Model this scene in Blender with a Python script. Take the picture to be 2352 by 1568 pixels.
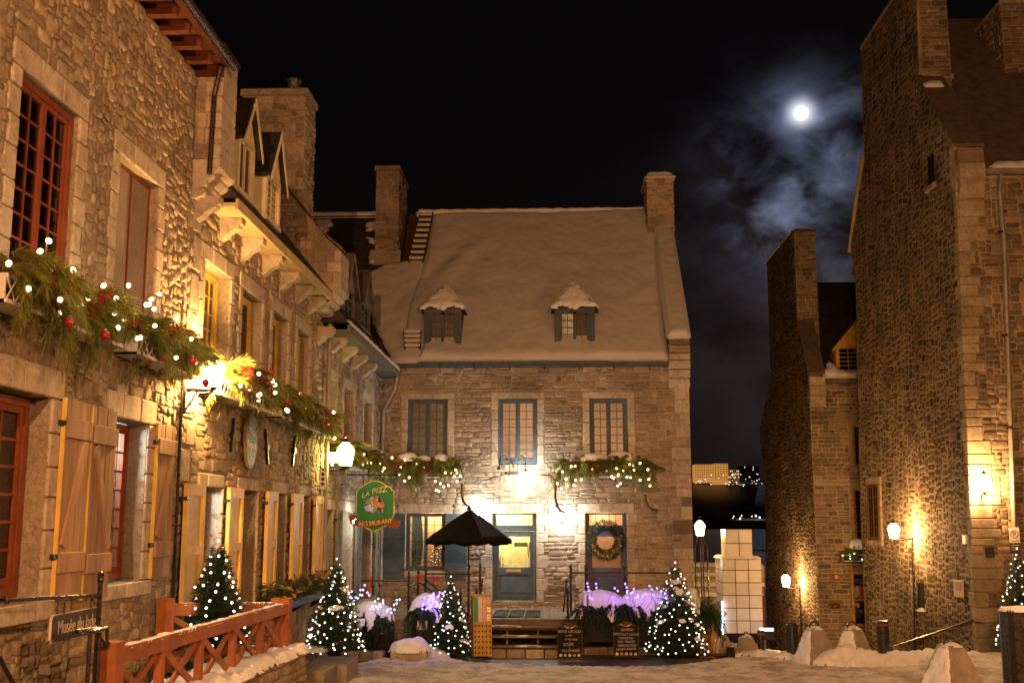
import bpy, math, random
import numpy as np
from mathutils import Vector, Matrix, noise
from mathutils.geometry import tessellate_polygon

random.seed(7); rng = np.random.default_rng(7)
SC = bpy.context.scene
COL = SC.collection
for _o in list(bpy.data.objects): bpy.data.objects.remove(_o)

# ------------------------------------------------------------------ camera
CAMZ = 4.0; FOC = 2520.0; UC, VC = 1176.0, 784.0
PITCH = math.radians(9.19666); YAW = math.radians(2.3329)
cam = bpy.data.cameras.new('camera'); cam.sensor_width = 36; cam.lens = 36*FOC/2352
cam.clip_start = 0.1; cam.clip_end = 6000
camo = bpy.data.objects.new('camera', cam); COL.objects.link(camo)
camo.location = (0, 0, CAMZ); camo.rotation_euler = (math.pi/2+PITCH, 0, YAW)
SC.camera = camo
SC.view_settings.view_transform = 'Standard'; SC.view_settings.look = 'None'
SC.view_settings.exposure = 0.18; SC.view_settings.gamma = 1.0
SC.view_settings.use_curve_mapping = False
cy = SC.cycles
SC.render.engine = 'CYCLES'
cy.use_denoising = True
try: cy.denoiser = 'OPENIMAGEDENOISE'
except Exception: pass
cy.max_bounces = 6; cy.diffuse_bounces = 3; cy.glossy_bounces = 3; cy.transparent_max_bounces = 12
cy.transmission_bounces = 4; cy.sample_clamp_indirect = 3.0; cy.caustics_reflective = False; cy.caustics_refractive = False
cy.use_light_tree = True; cy.use_adaptive_sampling = True; cy.adaptive_threshold = 0.015

def _basis():
    fw = Vector((-math.sin(YAW)*math.cos(PITCH), math.cos(YAW)*math.cos(PITCH), math.sin(PITCH)))
    rt = Vector((math.cos(YAW), math.sin(YAW), 0)); return fw, rt, rt.cross(fw)
FW, RT, UP = _basis(); EYE = Vector((0, 0, CAMZ))
def ray(u, v): return FW + RT*((u-UC)/FOC) + UP*((VC-v)/FOC)
def aty(u, v, y): r = ray(u, v); return EYE + r*(y/r.y)
def atx(u, v, x): r = ray(u, v); return EYE + r*(x/r.x)
def atz(u, v, z): r = ray(u, v); return EYE + r*((z-CAMZ)/r.z)
def proj(p):
    q = Vector(p)-EYE; d = q.dot(FW)
    if d <= 0.01: return None
    return UC+FOC*q.dot(RT)/d, VC-FOC*q.dot(UP)/d, d

# ------------------------------------------------------------------ node helpers
def sock(n, key):
    return n[key]
class NT:
    def __init__(s, tree): s.t = tree; s.n = tree.nodes; s.l = tree.links
    def new(s, typ, **kw):
        n = s.n.new(typ)
        for k, v in kw.items():
            if hasattr(n, k): setattr(n, k, v)
        return n
    def put(s, inp, val):
        if isinstance(val, bpy.types.NodeSocket): s.l.new(val, inp)
        elif isinstance(val, (int, float)):
            try: inp.default_value = val
            except TypeError: inp.default_value = (val,)*3
        else:
            v = tuple(val)
            try: inp.default_value = v
            except Exception: inp.default_value = v+(1,) if len(v) == 3 else v[:3]
    def math(s, op, a, b=0.0, c=None, clamp=False):
        n = s.n.new('ShaderNodeMath'); n.operation = op; n.use_clamp = clamp
        s.put(n.inputs[0], a); s.put(n.inputs[1], b)
        if c is not None: s.put(n.inputs[2], c)
        return n.outputs[0]
    def vmath(s, op, a, b=(0, 0, 0)):
        n = s.n.new('ShaderNodeVectorMath'); n.operation = op
        s.put(n.inputs[0], a); s.put(n.inputs[1], b)
        return n.outputs['Value'] if op in ('DOT_PRODUCT', 'LENGTH', 'DISTANCE') else n.outputs['Vector']
    def noise(s, vec, scale, detail=3, rough=.55, dist=0.0, out='Fac'):
        n = s.n.new('ShaderNodeTexNoise'); s.l.new(vec, n.inputs['Vector'])
        n.inputs['Scale'].default_value = scale; n.inputs['Detail'].default_value = detail
        n.inputs['Roughness'].default_value = rough; n.inputs['Distortion'].default_value = dist
        return n.outputs[out]
    def ramp(s, fac, stops, interp='LINEAR'):
        n = s.n.new('ShaderNodeValToRGB'); n.color_ramp.interpolation = interp; s.put(n.inputs[0], fac)
        els = n.color_ramp.elements
        while len(els) < len(stops): els.new(0.5)
        for e, (p, c) in zip(els, stops):
            e.position = p; e.color = tuple(c)+(1,) if len(c) == 3 else c
        return n.outputs[0]
    def mix(s, fac, a, b, mode='MIX'):
        n = s.n.new('ShaderNodeMixRGB'); n.blend_type = mode
        s.put(n.inputs[0], fac); s.put(n.inputs[1], a); s.put(n.inputs[2], b); return n.outputs[0]
    def mapr(s, v, a, b, c=0.0, d=1.0, smooth=True):
        n = s.n.new('ShaderNodeMapRange'); n.interpolation_type = 'SMOOTHSTEP' if smooth else 'LINEAR'
        s.put(n.inputs[0], v)
        for i, x in enumerate((a, b, c, d)): n.inputs[i+1].default_value = x
        return n.outputs[0]

# ------------------------------------------------------------------ world: night sky with moonlit cloud
W = bpy.data.worlds.new('World'); SC.world = W; W.use_nodes = True
t = NT(W.node_tree); t.n.clear()
tc = t.new('ShaderNodeTexCoord'); D = tc.outputs['Generated']
MOON = ray(1840, 260).normalized(); CL1 = ray(1862, 425).normalized(); CL2 = ray(1900, 700).normalized(); CL3 = ray(1945,330).normalized()
def gauss(c, sig):
    d = t.vmath('DISTANCE', D, tuple(c)); q = t.math('DIVIDE', d, sig)
    return t.math('POWER', 2.718, t.math('MULTIPLY', t.math('MULTIPLY', q, q), -1.0))
mp = t.new('ShaderNodeMapping'); t.l.new(D, mp.inputs[0]); mp.inputs['Scale'].default_value = (1, 1, 1.35)
n1 = t.noise(mp.outputs[0], 21, 6, .56, .35); n2 = t.noise(mp.outputs[0], 9, 4, .55, .2)
cl = t.mapr(n1, .36, .72); cl2 = t.mapr(n2, .36, .68)
cloud = t.math('MULTIPLY', cl, t.math('ADD', t.math('MULTIPLY', cl2, .8), .2))
a1 = t.math('MULTIPLY', t.math('ADD', gauss(CL1, .056), t.math('MULTIPLY', gauss(CL3, .035), .55)), cloud)
a2 = t.math('MULTIPLY', gauss(CL2, .13), t.math('ADD', t.math('MULTIPLY', cl2, .8), .2))
halo = t.math('MULTIPLY', gauss(MOON, .022), t.math('ADD', t.math('MULTIPLY', n1, 1.2), .2))
core = gauss(MOON, .0095)
z = t.new('ShaderNodeSeparateXYZ'); t.l.new(D, z.inputs[0])
low = t.mapr(z.outputs[2], -0.02, .35, 1, 0, False)
base = t.mix(low, (.0016, .0012, .0014, 1), (.0085, .0052, .0050, 1))
def addc(a, fac, colr):
    return t.mix(1.0, a, t.mix(fac, (0, 0, 0, 1), colr), 'ADD')
c = addc(base, a1, (.26, .30, .47, 1)); c = addc(c, a2, (.024, .019, .021, 1))
c = addc(c, halo, (.11, .12, .21, 1)); c = addc(c, core, (.9, .95, 1.0, 1))
bg = t.new('ShaderNodeBackground'); t.l.new(c, bg.inputs[0]); bg.inputs[1].default_value = 1.0
wo = t.new('ShaderNodeOutputWorld'); t.l.new(bg.outputs[0], wo.inputs[0])

# weak moonlight
sl = bpy.data.lights.new('moonlight', 'SUN'); sl.energy = 0.01; sl.angle = math.radians(.5); sl.color = (.75, .85, 1)
so = bpy.data.objects.new('moonlight', sl); COL.objects.link(so); so.rotation_euler = MOON.to_track_quat('Z', 'Y').to_euler()

def plight(name, loc, power, color=(1, .62, .25), radius=.08, parent=None):
    l = bpy.data.lights.new(name, 'POINT'); l.energy = power; l.color = color; l.shadow_soft_size = radius
    o = bpy.data.objects.new(name, l); COL.objects.link(o); o.location = loc
    if parent is not None: par(o, parent)
    return o

# ------------------------------------------------------------------ object helpers
WLOC = {}
def wl(o): return WLOC.get(o.name, Vector((0, 0, 0)))
def par(o, p):
    o.parent = p; o.matrix_parent_inverse = Matrix.Translation(-wl(p))
def tag(o, label=None, cat=None, group=None, kind=None):
    if label: o['label'] = label
    if cat: o['category'] = cat
    if group: o['group'] = group
    if kind: o['kind'] = kind
    return o
def thing(name, label, cat, loc=(0, 0, 0), group=None):
    o = bpy.data.objects.new(name, None); COL.objects.link(o); o.location = loc; o.empty_display_size = .2
    WLOC[o.name] = Vector(loc); return tag(o, label, cat, group)
def inst(name, mesh, loc, rot=None, scale=None, parent=None, mat4=None):
    o = bpy.data.objects.new(name, mesh); COL.objects.link(o)
    if mat4 is not None: o.matrix_basis = mat4
    else:
        o.location = loc
        if rot is not None: o.rotation_euler = rot
        if scale is not None: o.scale = scale if hasattr(scale, '__len__') else (scale,)*3
    if parent is not None: par(o, parent)
    return o

class MB:
    def __init__(s): s.v = []; s.f = []; s.m = []; s.mats = []
    def mi(s, m):
        if m not in s.mats: s.mats.append(m)
        return s.mats.index(m)
    def add(s, vs, fs, m=None):
        b = len(s.v); s.v += [tuple(x) for x in vs]; s.f += [tuple(b+i for i in f) for f in fs]
        k = s.mi(m); s.m += [k]*len(fs); return s
    def box(s, lo, hi, m=None):
        x0, y0, z0 = [min(a, b) for a, b in zip(lo, hi)]; x1, y1, z1 = [max(a, b) for a, b in zip(lo, hi)]
        return s.add([(x0,y0,z0),(x1,y0,z0),(x1,y1,z0),(x0,y1,z0),(x0,y0,z1),(x1,y0,z1),(x1,y1,z1),(x0,y1,z1)],
              [(0,3,2,1),(4,5,6,7),(0,1,5,4),(1,2,6,5),(2,3,7,6),(3,0,4,7)], m)
    def bbox(s, lo, hi, b=.01, m=None):   # box with chamfered edges
        x0, y0, z0 = [min(a, c) for a, c in zip(lo, hi)]; x1, y1, z1 = [max(a, c) for a, c in zip(lo, hi)]
        b = min(b, (x1-x0)*.45, (y1-y0)*.45, (z1-z0)*.45); cx, cy_, cz = (x0+x1)/2, (y0+y1)/2, (z0+z1)/2
        hx, hy, hz = (x1-x0)/2, (y1-y0)/2, (z1-z0)/2; vs = []; idx = {}
        for sx in (-1, 1):
            for sy in (-1, 1):
                for sz in (-1, 1):
                    for k in range(3):
                        d = [hx-b, hy-b, hz-b]; d[k] += b
                        idx[(sx, sy, sz, k)] = len(vs); vs.append((cx+sx*d[0], cy_+sy*d[1], cz+sz*d[2]))
        fs = []
        I = idx
        for a in (-1, 1):
            fs.append((I[a,-1,-1,0], I[a,1,-1,0], I[a,1,1,0], I[a,-1,1,0])[::a])
            fs.append((I[-1,a,-1,1], I[-1,a,1,1], I[1,a,1,1], I[1,a,-1,1])[::a])
            fs.append((I[-1,-1,a,2], I[1,-1,a,2], I[1,1,a,2], I[-1,1,a,2])[::a])
            for c_ in (-1, 1):
                fs.append((I[a,c_,-1,0], I[a,c_,1,0], I[a,c_,1,1], I[a,c_,-1,1])[::-a*c_])
                fs.append((I[a,-1,c_,0], I[a,1,c_,0], I[a,1,c_,2], I[a,-1,c_,2])[::a*c_])
                fs.append((I[-1,a,c_,1], I[1,a,c_,1], I[1,a,c_,2], I[-1,a,c_,2])[::-a*c_])
                for e in (-1, 1): fs.append((I[a,c_,e,0], I[a,c_,e,1], I[a,c_,e,2])[::a*c_*e])
        return s.add(vs, fs, m)
    def obox(s, c, ax, ay, az, m=None):   # oriented box, half-vectors
        c, ax, ay, az = map(Vector, (c, ax, ay, az))
        vs = [c+ax*i+ay*j+az*k for k in (-1, 1) for i, j in ((-1,-1),(1,-1),(1,1),(-1,1))]
        return s.add(vs, [(0,3,2,1),(4,5,6,7),(0,1,5,4),(1,2,6,5),(2,3,7,6),(3,0,4,7)], m)
    def bar(s, p, q, w, h, m=None, up=(0, 0, 1)):
        p, q = Vector(p), Vector(q); d = (q-p); L = d.length; d.normalize(); u = Vector(up)
        if abs(d.dot(u)) > .98: u = Vector((0, 1, 0))
        r = d.cross(u).normalized(); u = r.cross(d).normalized()
        return s.obox((p+q)/2, r*w/2, d*L/2, u*h/2, m)
    def tube(s, pts, r, n=8, m=None, cap=True):
        pts = [Vector(p) for p in pts]; rs = r if hasattr(r, '__len__') else [r]*len(pts)
        vs = []; prev = None
        for i, p in enumerate(pts):
            d = (pts[min(i+1, len(pts)-1)]-pts[max(i-1, 0)]).normalized()
            a = prev if prev is not None else (Vector((0, 0, 1)) if abs(d.z) < .9 else Vector((1, 0, 0)))
            x = (a - d*a.dot(d)).normalized(); prev = x; y = d.cross(x)
            vs += [p+(x*math.cos(2*math.pi*k/n)+y*math.sin(2*math.pi*k/n))*rs[i] for k in range(n)]
        fs = [(i*n+k, i*n+(k+1)%n, (i+1)*n+(k+1)%n, (i+1)*n+k) for i in range(len(pts)-1) for k in range(n)]
        if cap: fs += [tuple(range(n))[::-1], tuple((len(pts)-1)*n+k for k in range(n))]
        return s.add(vs, fs, m)
    def lathe(s, c, prof, n=16, m=None, axis='Z', ph=0.0):
        c = Vector(c); vs = []
        for r, h in prof:
            for k in range(n):
                a = 2*math.pi*k/n+ph; x, y = r*math.cos(a), r*math.sin(a)
                vs.append(c+(Vector((x, y, h)) if axis == 'Z' else Vector((x, h, y)) if axis == 'Y' else Vector((h, x, y))))
        fs = [(i*n+k, i*n+(k+1)%n, (i+1)*n+(k+1)%n, (i+1)*n+k) for i in range(len(prof)-1) for k in range(n)]
        fs += [tuple(range(n))[::-1], tuple((len(prof)-1)*n+k for k in range(n))]
        return s.add(vs, fs, m)
    def prism(s, pts, d, m=None):   # extrude polygon (list of 3D points) by vector d
        pts = [Vector(p) for p in pts]; d = Vector(d); n = len(pts)
        tri = tessellate_polygon([pts]); vs = pts+[p+d for p in pts]
        fs = [t_ for t_ in tri]+[tuple(i+n for i in t_[::-1]) for t_ in tri]
        fs += [(i, (i+1) % n, (i+1) % n+n, i+n) for i in range(n)]
        return s.add(vs, fs, m)
    def mesh(s, name, mat=None, smooth=False):
        me = bpy.data.meshes.new(name); me.from_pydata(s.v, [], s.f); me.validate()
        mats = [x or mat for x in s.mats] or [mat]
        for x in mats: me.materials.append(x)
        if len(s.m) == len(me.polygons): me.polygons.foreach_set('material_index', s.m)
        if smooth: me.polygons.foreach_set('use_smooth', [True]*len(me.polygons))
        import bmesh as _b
        bm = _b.new(); bm.from_mesh(me); _b.ops.recalc_face_normals(bm, faces=bm.faces); bm.to_mesh(me); bm.free()
        return me
    def build(s, name, mat=None, parent=None, smooth=False, kind=None, label=None):
        o = bpy.data.objects.new(name, s.mesh(name, mat, smooth)); COL.objects.link(o)
        if parent is not None: par(o, parent)
        return tag(o, label=label, kind=kind)
def npmesh(name, V, Fc, mat, smooth=False):
    V = np.asarray(V, dtype=np.float32).reshape(-1, 3); Fc = np.asarray(Fc, dtype=np.int32); k = Fc.shape[1]
    me = bpy.data.meshes.new(name); me.vertices.add(len(V)); me.vertices.foreach_set('co', V.ravel())
    me.loops.add(Fc.size); me.loops.foreach_set('vertex_index', Fc.ravel())
    me.polygons.add(len(Fc)); me.polygons.foreach_set('loop_start', np.arange(0, Fc.size, k, dtype=np.int32))
    me.polygons.foreach_set('loop_total', np.full(len(Fc), k, dtype=np.int32))
    if smooth: me.polygons.foreach_set('use_smooth', np.ones(len(Fc), dtype=bool))
    me.materials.append(mat); me.update(calc_edges=True); me.validate(); return me

# ------------------------------------------------------------------ materials
def newmat(name):
    m = bpy.data.materials.new(name); m.use_nodes = True; t = NT(m.node_tree); t.n.clear()
    out = t.new('ShaderNodeOutputMaterial'); b = t.new('ShaderNodeBsdfPrincipled'); t.l.new(b.outputs[0], out.inputs[0])
    t.b = b; t.out = out; t.geo = t.new('ShaderNodeNewGeometry'); t.P = t.geo.outputs['Position']
    oi = t.new('ShaderNodeObjectInfo')
    t.R = t.math('FRACT', t.math('ADD', t.geo.outputs['Random Per Island'], t.math('MULTIPLY', oi.outputs['Random'], 7.31)))
    return m, t
def bump(t, h, strength=.4, dist=.02):
    n = t.new('ShaderNodeBump'); n.inputs['Strength'].default_value = strength; n.inputs['Distance'].default_value = dist
    t.l.new(h, n.inputs['Height']); t.l.new(n.outputs[0], t.b.inputs['Normal'])
def dim(c, k): return tuple(x*k for x in c)
def paint(name, col, rough=.5, var=.18, bscale=25, bstr=.15, spec=.15, metal=0.0, grain=None):
    m, t = newmat(name); v = t.P
    if grain:
        mp = t.new('ShaderNodeMapping'); t.l.new(v, mp.inputs[0]); mp.inputs['Scale'].default_value = grain; v = mp.outputs[0]
    n = t.noise(v, 3.1, 5, .6); f = t.noise(v, bscale, 4, .65)
    c = t.mix(t.mapr(n, .35, .65), dim(col, 1-var), dim(col, 1+var))
    c = t.mix(t.math('MULTIPLY', t.mapr(f, .5, .75), .35), c, dim(col, .55))
    c = t.mix(1.0, c, t.ramp(t.R, [(0, (.88,)*3), (1, (1.1,)*3)]), 'MULTIPLY')
    t.put(t.b.inputs['Base Color'], c); t.put(t.b.inputs['Roughness'], t.mapr(f, .3, .7, max(.05, rough-.12), min(1, rough+.12)))
    t.b.inputs['Specular IOR Level'].default_value = spec; t.b.inputs['Metallic'].default_value = metal
    if bstr: bump(t, f, bstr, .006)
    return m
def emis(name, col, s, samp='AUTO'):
    m, t = newmat(name); e = t.new('ShaderNodeEmission'); e.inputs[0].default_value = tuple(col)+(1,); e.inputs[1].default_value = s
    t.l.new(e.outputs[0], t.out.inputs[0])
    try: m.cycles.emission_sampling = samp
    except Exception: pass
    return m
def stonemat(name, cols, rough=.85, bscale=14, bstr=.8, dist=.03, stain=.5):
    m, t = newmat(name)
    n = len(cols); base = t.ramp(t.R, [(i/(n-1), c) for i, c in enumerate(cols)])
    f = t.noise(t.P, bscale, 6, .7, .4); g = t.noise(t.P, 1.1, 4, .6); h = t.noise(t.P, 60, 4, .7)
    c = t.mix(1.0, base, t.ramp(f, [(.28, (.55,)*3), (.5, (1,)*3), (.75, (1.3,)*3)]), 'MULTIPLY')
    c = t.mix(1.0, c, t.ramp(h, [(.3, (.8,)*3), (.7, (1.15,)*3)]), 'MULTIPLY')
    c = t.mix(1.0, c, t.ramp(g, [(.3, (1-stain*.6,)*3), (.7, (1+stain*.3,)*3)]), 'MULTIPLY')
    t.put(t.b.inputs['Base Color'], c); t.b.inputs['Roughness'].default_value = rough; t.b.inputs['Specular IOR Level'].default_value = .08
    bump(t, t.math('ADD', f, t.math('MULTIPLY', h, .35)), bstr, dist); return m
def lampglass(name, col, s):
    m, t = newmat(name); e = t.new('ShaderNodeEmission'); e.inputs[0].default_value = tuple(col)+(1,); e.inputs[1].default_value = s
    tr = t.new('ShaderNodeBsdfTransparent'); ad = t.new('ShaderNodeAddShader'); t.l.new(e.outputs[0], ad.inputs[0]); t.l.new(tr.outputs[0], ad.inputs[1]); t.l.new(ad.outputs[0], t.out.inputs[0])
    m.cycles.emission_sampling = 'NONE'; return m
M = {}
M['st_left'] = stonemat('tan rubble stone', [(.38,.30,.20),(.28,.22,.155),(.43,.34,.235),(.24,.195,.145),(.33,.27,.19),(.46,.38,.27),(.25,.20,.145)], bstr=.85, dist=.022)
M['mo_left'] = stonemat('tan mortar', [(.36,.30,.22),(.32,.26,.19)], bscale=20, bstr=.9, dist=.03)
M['st_mid'] = stonemat('brown coursed stone', [(.38,.315,.235),(.27,.22,.165),(.44,.365,.28),(.19,.155,.125),(.34,.28,.21),(.41,.34,.26),(.24,.195,.155),(.46,.38,.295)], bstr=.85, dist=.022)
M['mo_mid'] = stonemat('pale mortar', [(.44,.375,.30),(.40,.34,.27)], bscale=22, bstr=.9, dist=.03)
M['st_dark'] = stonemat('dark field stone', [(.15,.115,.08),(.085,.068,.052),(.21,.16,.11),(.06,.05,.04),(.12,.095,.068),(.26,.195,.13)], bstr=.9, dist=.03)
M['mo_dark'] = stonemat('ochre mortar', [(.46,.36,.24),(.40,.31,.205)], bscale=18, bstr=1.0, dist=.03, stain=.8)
M['st_right'] = stonemat('coursed grey brown stone', [(.24,.19,.13),(.14,.11,.08),(.32,.25,.17),(.19,.15,.11),(.38,.30,.21)], bstr=.9, dist=.035)
M['dress'] = stonemat('dressed limestone', [(.47,.40,.315),(.42,.355,.28),(.51,.44,.35)], bscale=9, bstr=.35, dist=.012, stain=.35)
M['dress_r'] = stonemat('ochre dressed stone', [(.40,.33,.23),(.34,.275,.19),(.45,.37,.26)], bscale=9, bstr=.4, dist=.015, stain=.5)
M['redwood'] = paint('brick red painted wood', (.20,.058,.026), .45)
M['railred'] = paint('orange red painted rail', (.34,.12,.04), .55, grain=(1,1,1), bstr=.25)
M['yellow'] = paint('pale yellow paint', (.62,.43,.10), .5, var=.12)
M['cream'] = paint('cream dormer paint', (.70,.62,.42), .5, var=.1)
M['yfas'] = paint('yellow eaves paint', (.52,.42,.22), .5, var=.12)
M['plank'] = paint('weathered pinkish plank', (.33,.22,.14), .8, var=.3, bscale=16, bstr=.5, grain=(1,1,.12))
M['blue'] = paint('slate blue paint', (.075,.10,.125), .5, var=.15)
M['dblue'] = paint('dark violet blue paint', (.075,.08,.15), .45, var=.12)
M['green'] = paint('grey green paint', (.17,.175,.145), .6)
M['greyw'] = paint('white painted wood', (.55,.52,.47), .6)
M['white'] = paint('white paint', (.72,.70,.66), .5, var=.08)
M['iron'] = paint('black iron', (.018,.014,.014), .32, spec=.6)
M['lmetal'] = paint('grey metal pipe', (.30,.27,.24), .5, metal=.3)
M['copper'] = paint('brown sheet roof', (.13,.075,.055), .55, bscale=8, bstr=.3)
M['slate'] = paint('dark shingle', (.045,.040,.036), .75, bscale=30, bstr=.6)
M['sheet'] = paint('grey brown sheet roof', (.14,.105,.085), .6, bscale=9, bstr=.2)
M['wood'] = paint('brown deck wood', (.20,.15,.105), .75, var=.3, bstr=.5, grain=(.3,1,1))
M['dwood'] = paint('dark trim wood', (.10,.05,.02), .7)
M['black'] = paint('black box paint', (.012,.012,.014), .5)
M['canvas'] = paint('black canvas', (.012,.010,.010), .9, bscale=90, bstr=.2, spec=.15)
M['ochre'] = paint('ochre painted wood', (.42,.24,.05), .55, bscale=14)
M['board'] = paint('chalkboard', (.012,.010,.010), .6)
M['concrete'] = paint('concrete', (.30,.25,.20), .9, bscale=20, bstr=.5)
M['tile'] = paint('off-white tile', (.66,.64,.60), .35, var=.05, bstr=.03)
M['tin'] = paint('tin', (.35,.35,.35), .35, metal=.9)
M['berry'] = paint('dark red berry', (.20,.010,.008), .3)
M['red'] = paint('red gloss', (.28,.010,.008), .25, spec=.6)
M['redc'] = paint('red ribbon', (.50,.03,.015), .5)
M['bark'] = paint('bark', (.07,.05,.035), .9)
M['dark'] = paint('dark interior', (.012,.011,.012), .8, bstr=0)
M['soffit'] = paint('red soffit wood', (.13,.042,.020), .55, grain=(1,1,1))
M['shade'] = paint('grey brown closed panel', (.27,.20,.16), .6, var=.08, bstr=.08)
M['signgreen'] = paint('sign green', (.03,.19,.085), .35, var=.12, bstr=.05)
M['signbrown'] = paint('carved brown', (.22,.06,.02), .4)
M['gold'] = paint('gold leaf', (.75,.56,.22), .35, spec=.6, bstr=.1)
M['signgrey'] = paint('sign charcoal', (.06,.058,.045), .5, bstr=.05)
M['chalk'] = paint('chalk', (.55,.50,.50), .9, bstr=0)
M['pale'] = paint('pale lettering', (.60,.50,.42), .6, bstr=0)
M['sky_blue'] = paint('plaque blue', (.12,.16,.20), .5, bstr=0)
def snowmat(name, col, dirty=0.0):
    m, t = newmat(name); f = t.noise(t.P, 7, 6, .65); h = t.noise(t.P, 45, 4, .7); g = t.noise(t.P, 1.6, 5, .65, .6)
    c = t.mix(t.mapr(f, .3, .7), dim(col, .93), col)
    if dirty: c = t.mix(t.math('MULTIPLY', t.mapr(g, .42, .62), dirty), c, (.25,.175,.11,1)); c = t.mix(t.math('MULTIPLY', t.mapr(h, .55, .7), dirty*.6), c, (.17,.12,.08,1))
    t.put(t.b.inputs['Base Color'], c); t.b.inputs['Roughness'].default_value = .75; t.b.inputs['Specular IOR Level'].default_value = .3
    bump(t, t.math('ADD', f, t.math('MULTIPLY', h, .4)), .5 if not dirty else .9, .03 if not dirty else .10); return m
M['snow'] = snowmat('snow', (.78,.78,.80)); M['dimsnow'] = snowmat('dimmed roof snow', (.56,.54,.53)); M['snowd'] = snowmat('trampled snow', (.84,.80,.74), .55)  # roof snow is darkened to stand in for dimmer light on the roof
def pavemat():
    m, t = newmat('wet paving'); f = t.noise(t.P, 5, 6, .65); h = t.noise(t.P, 50, 3, .7)
    c = t.mix(t.mapr(f, .35, .65), (.055,.048,.038,1), (.13,.115,.09,1)); t.put(t.b.inputs['Base Color'], c)
    t.put(t.b.inputs['Roughness'], t.mapr(f, .3, .7, .25, .8)); bump(t, h, .5, .01); return m
M['pave'] = pavemat()
def glassmat(name, tint=(1,1,1), refl=.10, rough=.03):
    m, t = newmat(name); g = t.new('ShaderNodeBsdfGlossy'); g.inputs['Roughness'].default_value = rough
    tr = t.new('ShaderNodeBsdfTransparent'); tr.inputs[0].default_value = tuple(tint)+(1,)
    fr = t.new('ShaderNodeLayerWeight'); fr.inputs[0].default_value = .25
    mx = t.new('ShaderNodeMixShader'); t.put(mx.inputs[0], t.math('ADD', t.math('MULTIPLY', fr.outputs[0], .5), refl, clamp=True))
    t.l.new(tr.outputs[0], mx.inputs[1]); t.l.new(g.outputs[0], mx.inputs[2]); t.l.new(mx.outputs[0], t.out.inputs[0]); return m
M['glass'] = glassmat('window glass', refl=.012, rough=.25); M['dglass'] = glassmat('dark window glass', (.55,.5,.45), .06, .1)
M['blind'] = paint('tan blind', (.15,.14,.12), .8, var=.12, bscale=60, bstr=.1)
M['frost'] = paint('frosted white film', (.62,.66,.70), .6, var=.4, bscale=30, bstr=.2)
M['curtain'] = paint('brown curtain', (.14,.09,.07), .9)
M['needle'] = None
def needlemat(name, a, b, c_):
    m, t = newmat(name); f = t.noise(t.P, 9, 3)
    col = t.mix(1.0, t.ramp(t.R, [(0, a), (.5, b), (1, c_)]), t.ramp(f, [(.3, (.65,)*3), (.7, (1.25,)*3)]), 'MULTIPLY')
    t.put(t.b.inputs['Base Color'], col); t.b.inputs['Roughness'].default_value = .55; t.b.inputs['Specular IOR Level'].default_value = .3
    tl = t.new('ShaderNodeBsdfTranslucent'); t.l.new(col, tl.inputs[0]); mx = t.new('ShaderNodeMixShader'); mx.inputs[0].default_value = .3
    t.l.new(t.b.outputs[0], mx.inputs[1]); t.l.new(tl.outputs[0], mx.inputs[2]); t.l.new(mx.outputs[0], t.out.inputs[0]); return m
M['pine'] = needlemat('pine needles', (.17,.19,.035), (.28,.27,.055), (.10,.14,.04))
M['fir'] = needlemat('fir needles', (.020,.045,.018), (.045,.075,.025), (.03,.055,.03))
M['leaf'] = needlemat('dried leaves', (.30,.15,.04), (.10,.09,.03), (.40,.24,.09))
M['bulb'] = emis('warm white bulb', (1,.74,.40), 4.2, 'NONE')
M['cbulb'] = emis('cool white bulb', (1,.90,.66), 3.0, 'NONE')
M['bbulb'] = emis('blue bulb', (.34,.22,1.0), 3.4, 'NONE')
M['wbulb'] = emis('blue white bulb', (.62,.66,1.0), 2.6, 'NONE')
M['lampglass'] = lampglass('lit sodium glass', (1,.66,.20), 6)
M['lampglass2'] = lampglass('lit golden glass', (1,.80,.22), 3.2)
M['lampwhite'] = emis('lit white lamp', (1,.97,.86), 40)
M['moon'] = emis('moon disc', (.9,.95,1), 8, 'NONE')
# ------------------------------------------------------------------ wall frames, rubble, openings
class Fr:
    def __init__(s, O, U, N, Z=(0, 0, 1)): s.O, s.U, s.N, s.Z = map(Vector, (O, U, N, Z)); s.Nt = s.U.cross(s.Z).normalized(); s.Nt = s.Nt if s.Nt.dot(s.N) > 0 else -s.Nt
    def p(s, a, z, d=0.0): return s.O+s.U*a+s.Z*z+s.N*d
    def hit(s, u, v, d=0.0):
        r = ray(u, v); o = s.O+s.N*d; k = (o-EYE).dot(s.Nt)/r.dot(s.Nt); q = EYE+r*k
        return (q-s.O).dot(s.U), q.z
    def box(s, mb, a0, a1, z0, z1, d0, d1, m=None, ch=0.0):
        n0 = len(mb.v)
        (mb.bbox((a0, d0, z0), (a1, d1, z1), ch, m) if ch else mb.box((a0, d0, z0), (a1, d1, z1), m))
        for i in range(n0, len(mb.v)): a, d, z_ = mb.v[i]; mb.v[i] = tuple(s.p(a, z_, d))
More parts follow.
